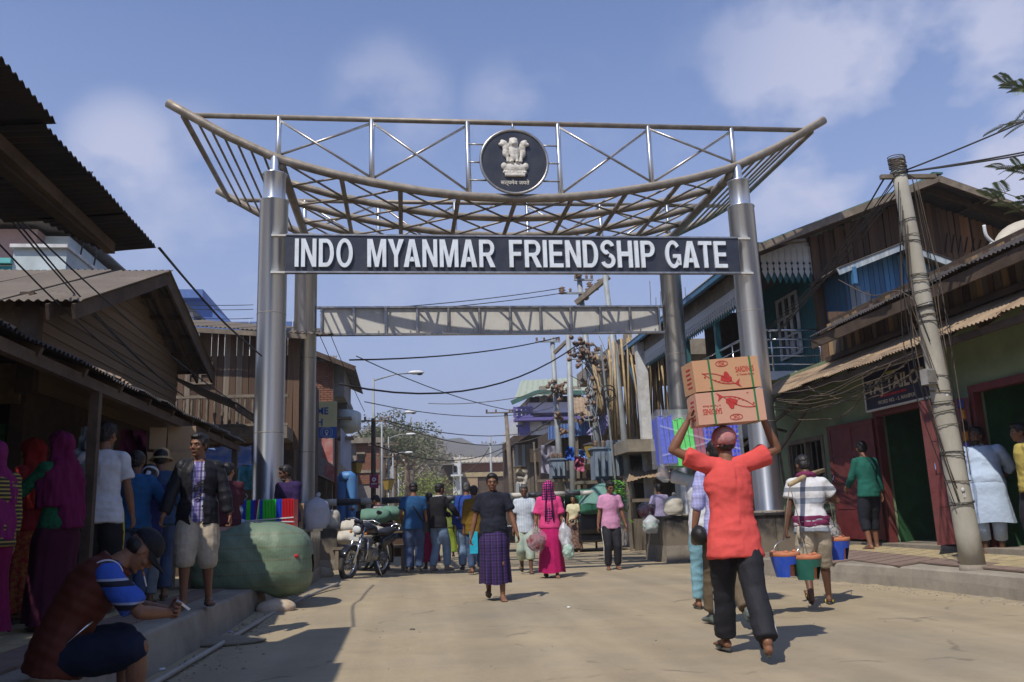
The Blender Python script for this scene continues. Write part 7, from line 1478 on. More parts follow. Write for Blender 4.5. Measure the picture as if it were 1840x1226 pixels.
person('bearded man in dark purple shirt standing between the left pillars',(-3.70,13.9,.28),150,1.70,14,('shirt',C_('purple_shirt',(.035,.02,.075)),dict(arm=1.8,g=.035)),('trousers',blk,dict()),'thin',SKD,dict(hands=((-.2,.1,.85),(.24,.1,.85)),wide=1.1,head=(-35,10,0)),extra=lambda t,f,hp,vox,cv,det:remesh(MB().ball(hp(0,.038,-.082),(.046,.044,.035),f.HR),.01,1).build('beard',m_hairg,t,True),group=None)
# ---- seated smoker on the kerb
m_bs=banded('blue_black_stripe',[(0,(.03,.09,.42)),(.38,(.01,.01,.02)),(.62,(.30,.34,.45)),(.72,(.03,.09,.42))],'Z',.13);m_rust=C_('rust_vest',(.085,.020,.012),rough=.6,bsc=8);m_navys=C_('navy_shorts',(.012,.016,.032))
def smoker(t,f,hp,vox,cv,det):
    # padded vest over the shirt
    mb=MB();torso(mb,f,-.11,.555,.043,.010,18)
    for i in (0,1):mb.ball(f.sh[i].lerp(f.at(.48)[0],.38),.075)
    v=remesh(mb,.010,2,disp=lambda p:.0022*sin((p.z*.9+p.y*.5)*95)+.007*noise.noise(p*14)).build('vest',m_rust,t,True)
    for i in (0,1):
        q,Rm=f.at(.46);MB().torus(f.sh[i].lerp(q,.28)+Vector((0,0,-.005)),.085,.007,(f.sh[i]-q).normalized()+Vector((0,.0,.0)),28,6).build('armhole_trim',m_wt,v,True)
    q,Rm=f.at(.12);MB().tube([q+Rm@Vector((.20,.02,-.04)),q+Rm@Vector((.19,.10,.10))],.006,6).build('zip',m_chrome,v,True)
    q,Rm=f.at(.545);MB().torus(q,.082,.020,Rm@Vector((0,-.2,1)),24,8).build('vest_collar',m_rust,v,True)
    a,b=hp(.012,.095,-.055),hp(.03,.17,-.085);c=MB().tube([a,b],.0042,8).build('cigarette',mat('paper_white',(.7,.7,.68)),t,True);MB().tube([a,a.lerp(b,.35)],.0044,8).build('filter',mat('filter_tan',(.5,.25,.1)),c,True)
    w=(f.wr[0]+f.wr[1])/2;MB().box(w+Vector((.01,.075,.035)),(.045,.014,.085),Matrix.Rotation(.9,3,'X')@Matrix.Rotation(.5,3,'Y')).build('phone',mat('paper_white',(.7,.7,.68)),t)
person('man in rust padded vest, black cap and striped shirt smoking seated on the left kerb',(-2.46,4.74,0),-62,1.62,4.6,('shirt',m_bs,dict(hem=-.03,g=.0,arm=.85,sg=.026)),('shorts',m_navys,dict(len=.88,g=.030)),'cap',SKN,dict(hip=(0,-.02,.475),lean=(12,54),hands=((.0,.55,.66),(.07,.55,.65)),elb=((-.9,-.1,-.6),(.9,-.1,-.6)),knee=((-.3,.3,1),(.3,.3,1)),feet=((-.20,.34,.085,0,12),(.17,.38,.085,0,-10)),head=(0,2,0)),((65,(.3,.1,.15)),(65,(-.35,.1,.1))),((1,0,.2),(-1,0,.2)),capc=C_('black_cap',(.012,.013,.017),rough=.6),extra=smoker,group=None)
# ================================================================== carried goods and street objects
IW=FS.inverted()
def wst(x,y,Y): return FS@sst(x,y,Y)
m_cart=mat('sardine_carton',(.55,.30,.16),var=.08,sc=3,rough=.8,bump=.08,dirt=(.40,.25,.14),dsc=3,damt=.4);m_cartp=mat('sardine_carton_pink',(.58,.32,.22),var=.08,sc=3,rough=.8,bump=.08,dirt=(.42,.26,.17),dsc=3,damt=.4)
m_pr=mat('print_red',(.45,.035,.03),var=.15,sc=20,rough=.7,bump=0);m_band=mat('green_strap',(.015,.17,.05),rough=.4,var=.1,bump=0)
def sardine_box(label,c,yaw,tilt,m,flip):
    t=thing('carton',label,'carton',c,yaw,frame=FW,local=True,group='sardine cartons on the carrier\'s head');t.rotation_euler[1]=R_(-tilt);w,d,h=.535,.27,.245
    B=MB().box((0,0,h/2),(w,d,h)).build('box',m,t);y=-d/2-.0015
    for s in (-1,1):MB().box((0,-s*.0,h+.001),(w,.05,.002)).build('tape',MATS['tape'],B) if s>0 else None
    for x in (-.135,.20):
        tb=MB();tb.box((x,-d/2-.002,h/2),(.014,.003,h+.006));tb.box((x,0,h+.002),(.014,d+.008,.003));tb.box((x,0,-.002),(.014,d+.008,.003));tb.build('strap',m_band,t)
    f=(lambda x,z:Vector((-x,y,h-z))) if flip else (lambda x,z:Vector((x,y,z)))
    X=(-1,0,0) if flip else (1,0,0);Y=(0,0,-1) if flip else (0,0,1)
    def flat(poly,nm='print'):MB().prism(poly, lambda a,b,q:f(a,b)-Vector((0,q,0)),.0012).build(nm,m_pr,B)
    textmesh('SARDINES',m_pr,'lettering',.062,.0008,.012,loc=f(.075,.128),X=X,Y=Y,width=.15,parent=B);textmesh('in Tomato Sauce',m_pr,'lettering',.022,.0006,.006,loc=f(.08,.100),X=X,Y=Y,width=.14,parent=B)
    n=26;o=[(-.03+.052*cos(2*pi*i/n),.205+.024*sin(2*pi*i/n)) for i in range(n)];ii=[(-.03+.047*cos(2*pi*i/n),.205+.019*sin(2*pi*i/n)) for i in range(n)]
    mb=MB()
    for i in range(n):q=(i+1)%n;mb.add([f(*o[i])-Vector((0,.0012,0)),f(*o[q])-Vector((0,.0012,0)),f(*ii[q])-Vector((0,.0012,0)),f(*ii[i])-Vector((0,.0012,0))],[(0,1,2,3)])
    mb.build('print',m_pr,B);textmesh('OK',m_pr,'lettering',.036,.0008,.012,loc=f(-.055,.192),X=X,Y=Y,width=.05,parent=B)
    # fish outline, tail and tomato blotch
    up_=[(-.20+.26*i/12,.098-.10*i/12+.034*sin(pi*i/12)) for i in range(13)];dn=[(-.20+.26*i/12,.098-.10*i/12-.034*sin(pi*i/12)+.012) for i in range(13)]
    up_=[(x,z+.035) for x,z in up_];dn=[(x,z+.03) for x,z in dn]
    for L_ in (up_,dn):
        for a,b in zip(L_,L_[1:]):flat([(a[0],a[1]),(b[0],b[1]),(b[0],b[1]+.006),(a[0],a[1]+.006)])
    flat([(.055,.042),(.098,.078),(.085,.040),(.105,.008),(.07,.026)]);flat([(-.19,.11),(-.178,.118),(-.172,.106),(-.184,.10)]);flat([(-.155,.02),(-.14,.03),(-.135,.022)])
    flat([(-.06,.075),(-.045,.115),(-.03,.108),(-.02,.138),(-.005,.142),(.01,.13),(.02,.105),(.035,.09),(.032,.06),(0,.052)])
    for k in range(4):flat([(-.14+k*.03,.095-k*.012),(-.12+k*.03,.092-k*.012),(-.13+k*.03,.085-k*.012)])
    for k in range(5):MB().box((-w/2-.001,-.02+.012*(k%2),.05+k*.035),(.0015,.1,.012)).build('print',m_pr,B)
    return t
Cc=Vector((1.66,6.66,0))
sardine_box('lower pinkish sardine carton resting on the carrier\'s cap, print upside down',(Cc.x+.015,Cc.y+.0,1.735),3,3.0,m_cartp,True)
sardine_box('upper tan sardine carton, print upright, on top of the carrier\'s load',(Cc.x-.0,Cc.y+.01,1.995),7,4.2,m_cart,False)
# plastic trays on the second man's head
def plas(n,c): return mat('plastic_'+n,c,rough=.28,var=.08,bump=0,spec=.5)
p_b,p_g,p_r,p_v=plas('blue',(.03,.07,.62)),plas('green',(.05,.72,.06)),plas('maroon',(.30,.02,.08)),plas('violet',(.09,.07,.62));p_red=plas('red',(.62,.02,.03))
m_film=mat('clear_film',(.85,.88,.92),rough=.12,var=.02,bump=.6,bsc=18,bdist=.02,alpha=.13,spec=.8)
tb_=Vector((1.97,9.75,0));t=thing('tray_stack','bundle of blue, green and maroon plastic trays wrapped in film behind the cartons','trays',(0,0,0),frame=FW,local=True);t.location=(tb_.x+.10,tb_.y,1.60)
for i in range(16):
    x=-.42+i*.055;mm=p_b if i<3 else p_g if i<7 else p_r if i<9 else p_v;h_=.52-(.0 if i>6 else .02*(i%2));z0=.02 if i>8 else -.02+.03*(i<3)
    M=Matrix.Rotation(R_(-4),3,'Y');T_=MB().box((x,0,z0+h_/2),(.030,.42,h_),M).build('tray',mm,t)
    for yy in (-.21,.21):MB().box((x,yy,z0+h_/2),(.046,.02,h_+.012),M).build('rim',mm,T_)
    MB().box((x,0,z0+h_+.004),(.046,.44,.016),M).build('rim',mm,T_)
for i in range(9):
    for j in range(8):MB().box((.08+i*.042,-.228,.06+j*.055),(.02,.006,.03)).build('slot',p_b,t)
MB().box((0,-.236,.28),(.92,.006,.02),Matrix.Rotation(R_(18),3,'Y')).build('strap',m_film,t);MB().box((0,-.238,.2),(.9,.006,.02),Matrix.Rotation(R_(-14),3,'Y')).build('strap',m_film,t)
fl=MB().box((-.0,0,.28),(.96,.50,.62));fl.v=[q+Vector((.02*noise.noise(q*9),.02,.03*noise.noise(q*7+Vector((3,1,2))))) for q in fl.v];fl.build('film',m_film,t)
MB().loft([(Vector((-.40,-.1,.0)),Vector((.05,0,0)),Vector((0,.1,0))),(Vector((-.43,-.12,-.12)),Vector((.09,0,.02)),Vector((0,.05,0))),(Vector((-.40,-.12,-.2)),Vector((.03,0,0)),Vector((0,.02,0)))],12).build('film_tail',m_film,t,True)
# something dark in the lavender man's hand
q=bpy.data.objects
solo('helmet',MB().ball(wst(1256,962,8.3),(.075,.12,.095),None,16,10),m_hair,'small black helmet shaped case hanging from the lavender shirted man\'s hand','case',frame=FW,smooth=True)
# yoke and stoves
m_clay=mat('terracotta',(.42,.16,.08),var=.2,sc=8,rough=.9,bump=.3);s_b=mat('stove_blue',(.02,.08,.50),var=.12,sc=6,rough=.45,dirt=(.1,.12,.3),dsc=8,damt=.5);s_g=mat('stove_green',(.015,.13,.095),var=.12,sc=6,rough=.45,dirt=(.06,.14,.11),dsc=8,damt=.5)
e0,e1=wst(1419,871,9.28),wst(1480,845,10.35);solo('carrying_pole',MB().tube([e0,e0.lerp(e1,.5)+Vector((0,0,.02)),e1],[.026,.03,.024],10),m_bamboo,'short bamboo carrying pole across the stove seller\'s shoulder','pole',frame=FW,smooth=True)
for (px,py,Y,m,yaw,lab,e) in ((1412,1017,9.20,s_b,20,'left blue clay stove hanging beside the green one',e0),(1451,1022,9.15,s_g,30,'dark green clay stove with a square fire hole under the near pole end',e0),(1504,988,10.1,s_b,35,'bright blue clay stove with a square fire hole under the far pole end',e1),(1482,990,10.4,s_b,0,'dark blue clay stove half hidden behind the seller\'s leg',e1)):
    c=wst(px,py,Y);t=thing('clay_stove',lab,'stove',c-Vector((0,0,.11)),yaw,frame=FW,local=True,group='clay stoves on the carrying pole');n=30;prof=[(.105,0),(.118,.06),(.135,.13),(.152,.21)]
    mb=MB();vs=[]
    for (r,z) in prof:vs+=[(r*cos(2*pi*j/n),r*sin(2*pi*j/n),z) for j in range(n)]
    hole={j for j in range(n) if -1.83<-pi+2*pi*((j+.5+n/2)%n)/n<-1.05}
    fs=[(i*n+j,i*n+(j+1)%n,(i+1)*n+(j+1)%n,(i+1)*n+j) for i in range(3) for j in range(n) if not (i in (0,1) and j in hole)];mb.add(vs,fs);mb.build('bucket',m,t,True)
    MB().lathe([(.0,.004),(.10,.004),(.112,.06),(.128,.13),(.146,.205)],n=30).build('clay_liner',m_clay,t,True) if False else MB().lathe([(0,.004),(.085,.01),(.095,.12),(.135,.20)],n=24).build('clay_liner',m_clay,t,True)
    MB().lathe([(.146,.205),(.156,.215),(.154,.25),(.128,.255),(.085,.225),(.0,.215)],n=26).build('clay_top',m_clay,t,True)
    for k in range(3):a=2*pi*k/3;MB().ball((.125*cos(a),.125*sin(a),.255),(.028,.028,.018)).build('clay_knob',m_clay,t,True)
    MB().tube([(.15*cos(pi*k/12),0,.20+.17*sin(pi*k/12)) for k in range(13)],.0035,6).build('wire_handle',m_chrome,t,True)
    top=c+Vector((0,0,.26));cable([IW@e,IW@top],.005,m_timber2,'cord holding the '+lab.split(' clay')[0]+' stove',name='cord')
# big green bale
def checkbag(name,c1,c2,c3): return banded(name,[(0,c1),(.90,c2)],'X',.035,[(0,(1,1,1)),(.86,(.82,.86,.82)),(.93,c3)],'Z',.16,rough=.55)
m_bale=checkbag('bale_green',(.145,.205,.135),(.115,.17,.11),(1.2,.8,.75))
bl=MB();rb2=random.Random(2);n,k=56,44;Rb=.46;Lb=.78;vs=[]
for i in range(k+1):
    x=-1+2*i/k;r=max(.02,(1-abs(x)**5))**.36
    for j in range(n):
        a=2*pi*j/n;yy,zz=cos(a),sin(a);sq=(abs(yy)**3+abs(zz)**3)**(-1/3);fold=1+.07*noise.noise(Vector((x*2.4,yy*2,zz*2)))+.055*(abs(noise.noise(Vector((x*3+zz*2,yy*3,zz*1.2+7))))*2-.5)+(.03*sin(a*13)+.03*sin(a*21+1))*max(0,abs(x)-.7)*3+.012*noise.noise(Vector((x*9,yy*7,zz*7)))
        z=zz*sq*r*Rb*fold;z=max(z,-.40+.015*sin(x*8)-(.26*max(0,x-.25) if True else 0));vs.append(Vector((x*Lb+.015*noise.noise(Vector((a,x*4,1))),yy*sq*r*.50*fold,z-(.10*max(0,x-.2)**1.2))))
bl.add(vs,[(i*n+j,(i+1)*n+j,(i+1)*n+(j+1)%n,i*n+(j+1)%n) for i in range(k) for j in range(n)])
bc=wst(452,1004,11.25);BALE=thing('bale','huge green woven plastic bale sagging over the end of the left kerb','bale',(bc.x,bc.y,bc.z-.005),7,frame=FW,local=True);bl.build('sack',m_bale,BALE,True)
m_rag=C_('red_rag',(.45,.03,.04));MB().ball((.06,-.40,.27),(.065,.035,.026)).build('red_knot',m_rag,BALE,True);MB().ball((.62,-.42,.03),(.03,.03,.025)).build('red_knot',m_rag,BALE,True)
# coloured racks and wrapped goods on the plinth
q0,q1=wst(428,947,12.9),wst(531,896,12.9);t=thing('rack_stack','strapped stack of red, blue and green plastic racks standing on the left front plinth','racks',(q0.x,12.9,1.0),4,frame=FW,local=True);W=q1.x-q0.x;hh=q1.z-1.0
cols=[p_red]*3+[p_b]*4+[p_g]*3+[p_b]*3+[p_r]*2+[p_g]+[p_b]*2+[p_g]*9+[p_b]*4+[p_red]*8
for i,mm in enumerate(cols):
    x=W*(i+.5)/len(cols);T_=MB().box((x,0,hh/2-.01*(i%2)),(W/len(cols)*.62,.36,hh-.02)).build('rack',mm,t);MB().box((x,-.185,hh/2),(W/len(cols)*.5,.012,hh)).build('rack_edge',mm,T_);
for z,r in ((.17,-2.5),(.14,2)):MB().box((W/2,-.197,z),(W*1.0,.004,.018),Matrix.Rotation(R_(r),3,'Y')).build('strap',m_wpaint,t)
for x,r in ((.08,82),(.30,96)):MB().box((x*W/.8,-.198,hh/2),(hh,.004,.015),Matrix.Rotation(R_(r),3,'Y')).build('strap',m_wpaint,t)
for x in (.1,.36):MB().tube([(x,-.1,hh),(x+.05,-.1,hh+.05),(x+.02,-.1,hh+.09)],.005,5).build('strap_end',m_wpaint,t)
mb=MB();[mb.ball((rb2.uniform(-.1,.1),rb2.uniform(-.08,.08),.05+.09*i),(.12,.1,.07)) for i in range(4)];t=thing('wrapped_goods','pastel pink and blue goods in clear plastic left of the coloured racks','bundle',tuple(wst(412,946,12.6)),0,frame=FW,local=True)
remesh(mb,.012,2,disp=lambda p:.02*noise.noise(p*14)).build('goods',banded('pastel',[(0,(.5,.3,.4)),(.3,(.25,.38,.6)),(.6,(.55,.55,.6)),(.8,(.2,.5,.4))],'Z',.13),t,True);mb2=MB().ball((0,0,.19),(.17,.14,.22),None,20,14);mb2.v=[p+Vector((0,0,0))+.03*Vector((noise.noise(p*12),noise.noise(p*12+Vector((5,0,0))),0)) for p in mb2.v];mb2.build('film',m_film,t,True)
# white sacks
def sack(name,label,c,r,m,seed,frame=FW,tied=True,group=None,parent=None,lie=False):
    mb=MB();rx,ry,h=r;n,k=28,16;vs=[]
    for i in range(k+1):
        u_=i/k;z=h*u_;s=(1-(2*u_-1)**6*.35)*(1 if u_<.8 or not tied else max(.12,1-((u_-.8)/.2)**1.3*.88));s=(s if u_>.04 else .86)*(1 if u_<.6 else 1-(u_-.6)*.5)
        for j in range(n):
            a=2*pi*j/n;f=1+.10*noise.noise(Vector((cos(a)*1.5,sin(a)*1.5,u_*3+seed)))+.05*noise.noise(Vector((cos(a)*5,sin(a)*5,u_*9+seed)))+(.1*sin(a*9)*max(0,u_-.7)*3 if tied else 0)
            p=Vector((cos(a)*rx*s*f,sin(a)*ry*s*f,z));vs.append(Vector((p.z-h/2,p.y,p.x+rx)) if lie else p)
    mb.add(vs,[(i*n+j,i*n+(j+1)%n,(i+1)*n+(j+1)%n,(i+1)*n+j) for i in range(k) for j in range(n)]+[tuple(range(n))[::-1],tuple(k*n+j for j in range(n))])
    if tied and not lie:mb.tube([(0,0,h*.97),(rx*.15,0,h*1.06),(rx*.25,0,h*1.12)],[.03,.05,.02],8)
    t=thing(name,label,'sack',tuple(c),0,frame=frame,group=group,local=True);mb.build('bag',m,t,True); return t
m_ws=C_('white_sack',(.50,.50,.56),var=.08,bsc=10,rough=.6);m_ws2=C_('cream_sack',(.48,.45,.38),var=.12,bsc=10,rough=.7);m_gs=C_('green_sack',(.12,.23,.17),var=.12,bsc=10,rough=.7)
c=wst(568,953,17.9);sack('sack','full white woven sack tied at the top on the left rear plinth',(c.x,c.y,.98),(.27,.2,.66),m_ws,1)
c=wst(598,953,18.1);sack('sack','smaller off white sack slumped beside the tall white one',(c.x,c.y,.98),(.15,.16,.38),m_ws2,2,tied=False)
for i,(x,y,Y,r,m,l) in enumerate([(655,985,17.6,(.16,.26,.62),m_ws2,'lowest cream sack of the pile behind the motorcycle'),(632,968,17.5,(.15,.24,.5),m_ws2,'left cream sack of the pile behind the motorcycle'),(668,962,17.6,(.15,.24,.6),m_ws2,'middle cream sack of the pile behind the motorcycle'),(640,948,17.6,(.14,.24,.55),m_ws2,'top cream sack of the pile behind the motorcycle'),(676,932,18.3,(.17,.24,.6),m_gs,'left green sack above the cream sacks'),(700,926,18.6,(.16,.24,.5),m_gs,'right green sack above the cream sacks')]):
    sack('sack',l,wst(x,y,Y)-Vector((0,0,.12)),r,m,5+i,lie=True,tied=False,group='sacks piled by the motorcycle')
t=thing('handcart','wooden handcart under the pile of sacks behind the motorcycle','cart',tuple(wst(668,1030,18.2))[:2]+(.05,),0,frame=FW,local=True)
MB().box((.0,0,.52),(1.5,.8,.05)).build('bed',m_timber2,t);[MB().box((x,y,.28),(.07,.07,.5)).build('leg',m_timber2,t) for x in (-.65,.7) for y in (-.35,.35)];MB().box((.05,-.42,.85),(1.35,.03,.06)).build('side_rail',m_timber2,t);MB().box((-.2,.42,.65),(.9,.03,.3)).build('side_board',C_('green_cloth2',(.02,.09,.08)),t)
for s in (-.45,.45):MB().torus((-.25,s,.3),.27,.03,(0,1,0),24,8).build('wheel',m_hair,t,True)
c0=wst(716,1030,18.5);t=thing('wooden_cart','dark wooden cart frame with a pale table top left of the teal shirted man','cart',(c0.x,c0.y,.05),0,frame=FW,local=True);MB().box((0,0,.82),(.62,.6,.05)).build('table_top',m_pl_tan,t);[MB().box((x,y,.4),(.06,.06,.8)).build('leg',m_timber,t) for x in (-.27,.27) for y in (-.25,.25)];MB().box((0,-.2,.5),(.5,.03,.4)).build('front_board',m_pl_brown,t)
# ---------------------------------------------------------------- motorcycle
m_tyre=mat('tyre',(.03,.03,.03),rough=.85,var=.3,dirt=(.16,.13,.1),dsc=8,damt=.7);m_mc=mat('bike_black',(.012,.013,.018),rough=.18,var=.2,spec=.6);m_eng=mat('engine_metal',(.22,.22,.22),rough=.4,metal=.8,var=.3,sc=12);m_or=mat('bike_orange',(.50,.15,.02),rough=.3)
fp,rp=wst(626,1044,15.4),wst(684,1034,16.55);d=(fp-rp);yaw=math.degrees(atan2(d.y,d.x));BK=thing('motorcycle','black and orange motorcycle parked leaning by the left rear plinth','motorcycle',(rp.x,rp.y,.09),yaw,frame=FW,local=True);BK.rotation_euler[0]=R_(-9);wb=1.27
def wheel(x,nm,steer=0):
    Wt=MB().torus((x,0,.31),.265,.048,(0,1,0),36,8,1.0).build('wheel',m_tyre,BK,True);MB().torus((x,0,.31),.215,.014,(0,1,0),32,6,1.6).build('rim',m_chrome,Wt,True);MB().tube([(x,-.05,.31),(x,.05,.31)],.045,14).build('hub',m_eng,Wt,True)
    sp=MB();[sp.tube([(x+.04*cos(a),.02*(-1)**k,.31+.04*sin(a)),(x+.21*cos(a+.15),0,.31+.21*sin(a+.15))],.0028,4) for k,a in enumerate([2*pi*i/24 for i in range(24)])];sp.build('spokes',m_chrome,Wt)
wheel(0,'r');wheel(wb,'f')
for s in (-1,1):MB().tube([(wb,s*.075,.31),(wb-.12,s*.075,.58),(wb-.27,s*.07,.92)],[.024,.024,.020],10).build('fork',m_chrome,BK,True);MB().tube([(0,s*.13,.31),(.22,s*.12,.70)],.022,8).build('shock_absorber',m_chrome,BK,True)
MB().loft([(Vector((wb+.24*cos(R_(a))*1.30,0,.31+.31*sin(R_(a)))),Vector((0,.065,0)),Vector((.012*cos(R_(a)),0,.012*sin(R_(a))))) for a in range(20,170,15)],10).build('front_mudguard',m_mc,BK,True)
MB().loft([(Vector((.33*cos(R_(a)),0,.31+.35*sin(R_(a)))),Vector((0,.07,0)),Vector((.012*cos(R_(a)),0,.012*sin(R_(a))))) for a in range(60,200,15)],10).build('rear_mudguard',m_mc,BK,True)
remesh(MB().loft([(Vector((.48,0,.80)),Vector((0,.08,0)),Vector((0,0,.06))),(Vector((.60,0,.86)),Vector((0,.13,0)),Vector((0,0,.10))),(Vector((.80,0,.89)),Vector((0,.15,0)),Vector((0,0,.12))),(Vector((.95,0,.87)),Vector((0,.09,0)),Vector((0,0,.08)))],18),.012,4).build('fuel_tank',m_mc,BK,True)
MB().box((.76,-.152,.88),(.22,.006,.05)).build('decal',m_or,BK)
remesh(MB().loft([(Vector((-.28,0,.86)),Vector((0,.08,0)),Vector((0,0,.04))),(Vector((-.1,0,.84)),Vector((0,.13,0)),Vector((0,0,.06))),(Vector((.2,0,.79)),Vector((0,.14,0)),Vector((0,0,.06))),(Vector((.50,0,.80)),Vector((0,.09,0)),Vector((0,0,.05)))],16),.012,3).build('seat',m_hair,BK,True)
for s in (-1,1):MB().loft([(Vector((-.3,s*.09,.74)),Vector((0,.02,0)),Vector((0,0,.04))),(Vector((0,s*.13,.70)),Vector((0,.03,0)),Vector((0,0,.10))),(Vector((.35,s*.12,.62)),Vector((0,.03,0)),Vector((0,0,.08)))],12).build('side_panel',m_mc,BK,True)
remesh(MB().box((.62,0,.42),(.34,.22,.22)).box((.72,0,.60),(.15,.16,.22),Matrix.Rotation(-.2,3,'Y')).ball((.55,-.13,.40),(.09,.03,.09)).ball((.55,.13,.40),(.09,.03,.09)),.012,2).build('engine',m_eng,BK,True)
[MB().box((.72,0,.52+k*.035),(.19,.2,.008)).build('cooling_fin',m_eng,BK) for k in range(5)]
MB().tube([(.8,-.08,.5),(.92,-.1,.38),(.75,-.14,.26),(.3,-.15,.27),(-.28,-.17,.36)],[.02,.02,.02,.035,.04],10).build('exhaust',m_chrome,BK,True)
MB().tube([(wb-.27,-.36,1.02),(wb-.30,-.2,1.06),(wb-.25,0,1.02),(wb-.30,.2,1.06),(wb-.27,.36,1.02)],.012,8).build('handlebar',m_chrome,BK,True)
for s in (-1,1):
    MB().tube([(wb-.27,s*.25,1.02),(wb-.28,s*.38,1.02)],.018,8).build('grip',m_hair,BK,True);st=MB().tube([(wb-.28,s*.22,1.04),(wb-.33,s*.27,1.18)],.005,6).build('mirror_stem',m_mc,BK,True);MB().ball((wb-.33,s*.28,1.21),(.012,.06,.04)).build('mirror',m_mc,BK,True);MB().ball((wb-.18,s*.15,.82),(.03,.025,.025)).build('indicator',m_or,BK,True)
remesh(MB().ball((wb-.16,0,.90),(.08,.11,.12)).box((wb-.14,0,1.0),(.06,.16,.10),Matrix.Rotation(.5,3,'Y')),.01,2).build('fairing',m_mc,BK,True);MB().ball((wb-.10,0,.88),(.03,.085,.07),None,16,10).build('headlight',mat('headlight',(.6,.62,.6),rough=.08,var=.05,bump=0),BK,True)
MB().tube([(.98,-.14,.30),(1.02,-.2,.5),(.95,-.14,.72),(.95,.14,.72),(1.02,.2,.5),(.98,.14,.30)],.013,8).build('crash_guard',m_chrome,BK,True);MB().tube([(-.30,-.1,.84),(-.42,-.08,.93),(-.44,0,.94),(-.42,.08,.93),(-.30,.1,.84)],.012,8).build('grab_rail',m_chrome,BK,True)
MB().ball((-.36,0,.72),(.03,.06,.03)).build('tail_light',p_red,BK,True);MB().box((wb-.06,0,.72),(.006,.18,.07)).build('number_plate',m_wpaint,BK);MB().tube([(.55,.16,.32),(.5,.3,.02)],.012,6).build('side_stand',m_chrome,BK,True)
# ---------------------------------------------------------------- auto rickshaws
m_ag=mat('canopy_green',(.02,.12,.07),rough=.5,var=.15);m_ay=mat('rickshaw_yellow',(.55,.38,.04),rough=.4,var=.1)
def rickshaw(label,x,y,yaw):
    t=thing('auto_rickshaw',label,'auto rickshaw',(x,y,0),yaw,frame=FW,local=True,group='auto rickshaws beyond the barrier')
    for (wx,wy) in ((1.3,0),(-.75,.55),(-.75,-.55)):w=MB().torus((wx,wy,.23),.17,.06,(0,1,0),24,8).build('wheel',m_tyre,t,True);MB().tube([(wx,wy-.05,.23),(wx,wy+.05,.23)],.13,16).build('rim',m_ay,w,True);MB().torus((wx,wy-.055,.23),.06,.02,(0,1,0),12,5).build('hub',m_tyre,w,True)
    remesh(MB().box((-.35,0,.5),(1.5,1.2,.45)).box((.75,0,.55),(.7,.8,.55)).ball((1.1,0,.55),(.3,.38,.35)).box((-1.0,0,.85),(.35,1.2,.5)),.03,3).build('body',m_mc,t,True)
    for s in (-1,1):MB().box((-.15,s*.61,.55),(1.0,.02,.3)).build('side_panel',m_wpaint if s<0 else m_mc,t);MB().tube([(.95,s*.5,.8),(.65,s*.55,1.65)],.025,6).build('pillar',m_mc,t,True);MB().tube([(-.1,s*.6,.8),(-.15,s*.6,1.6)],.022,6).build('pillar',m_mc,t,True)
    remesh(MB().loft([(Vector((.85,0,1.55)),Vector((0,.5,0)),Vector((.05,0,.1))),(Vector((.6,0,1.68)),Vector((0,.6,0)),Vector((0,0,.1))),(Vector((-.4,0,1.72)),Vector((0,.64,0)),Vector((0,0,.12))),(Vector((-1.1,0,1.55)),Vector((0,.62,0)),Vector((-.05,0,.2))),(Vector((-1.2,0,1.1)),Vector((0,.6,0)),Vector((-.12,0,.1)))],20),.035,2).build('canopy',m_ag,t,True)
    MB().add([(.98,-.45,.85),(.98,.45,.85),(.72,.5,1.5),(.72,-.5,1.5)],[(0,1,2,3)]).build('windscreen',m_glass,t);MB().ball((1.36,0,.62),(.05,.09,.09)).build('headlight',MATS['headlight'],t,True);MB().box((-.4,0,.8),(.5,1.1,.12)).build('seat',m_hair,t);MB().box((-.85,0,1.0),(.1,1.1,.45)).build('backrest',m_hair,t)
c=wst(1085,985,25.5);rickshaw('black and green auto rickshaw half hidden behind the pink shirted man',c.x-.55,c.y+1,112);c=wst(916,988,27.5);rickshaw('auto rickshaw with yellow wheel hidden behind the man in black polo',c.x-.7,c.y+.4,-8)
# umbrella
c=wst(1084,897,20.5);top=wst(1084,868,20.5);U_=thing('umbrella','large faded green stall umbrella behind the pink shirted man','umbrella',(c.x,c.y,0),0,frame=FW,local=True);h0=c.z;h1=top.z
mb=MB();n=40;vs=[]
for i in range(9):
    r=.60*i/8*1.0;z=h1-(h1-h0+.12)*(i/8)**1.9
    for j in range(n):a=2*pi*j/n;vs.append((cos(a)*r,sin(a)*r,z+.03*(i/8)**2*abs(cos(a*4))))
mb.add(vs,[(i*n+j,(i+1)*n+j,(i+1)*n+(j+1)%n,i*n+(j+1)%n) for i in range(8) for j in range(n)]);mb.build('canopy',mat('umbrella_green',(.11,.24,.20),var=.2,sc=4,rough=.8,dirt=(.2,.3,.25),damt=.6),U_,True);MB().tube([(0,0,0),(0,0,h1+.1)],.025,8).build('pole',m_polem,U_,True)
[MB().tube([(0,0,h1-.05),(.58*cos(2*pi*k/8),.58*sin(2*pi*k/8),h0-.08)],.006,4).build('rib',m_polem,U_) for k in range(8)]
lf2=MB();rr3=random.Random(6)
for i in range(120):p=wst(1112+rr3.gauss(0,7),893+rr3.gauss(0,14),19.8);d_=Vector((rr3.gauss(0,1),rr3.gauss(0,1),-.6+rr3.gauss(0,.5))).normalized()*.13;s_=d_.orthogonal().normalized()*.022;lf2.add([p-d_,p-s_,p+d_,p+s_],[(0,1,2,3)])
solo('leaf_bunch',lf2,m_leaf_b:=mat('leaf_fresh',(.10,.26,.03),var=.4,sc=6,rough=.5,bump=0),'bunch of fresh green vegetables hanging beside the green umbrella','vegetables',frame=FW,kind=None)
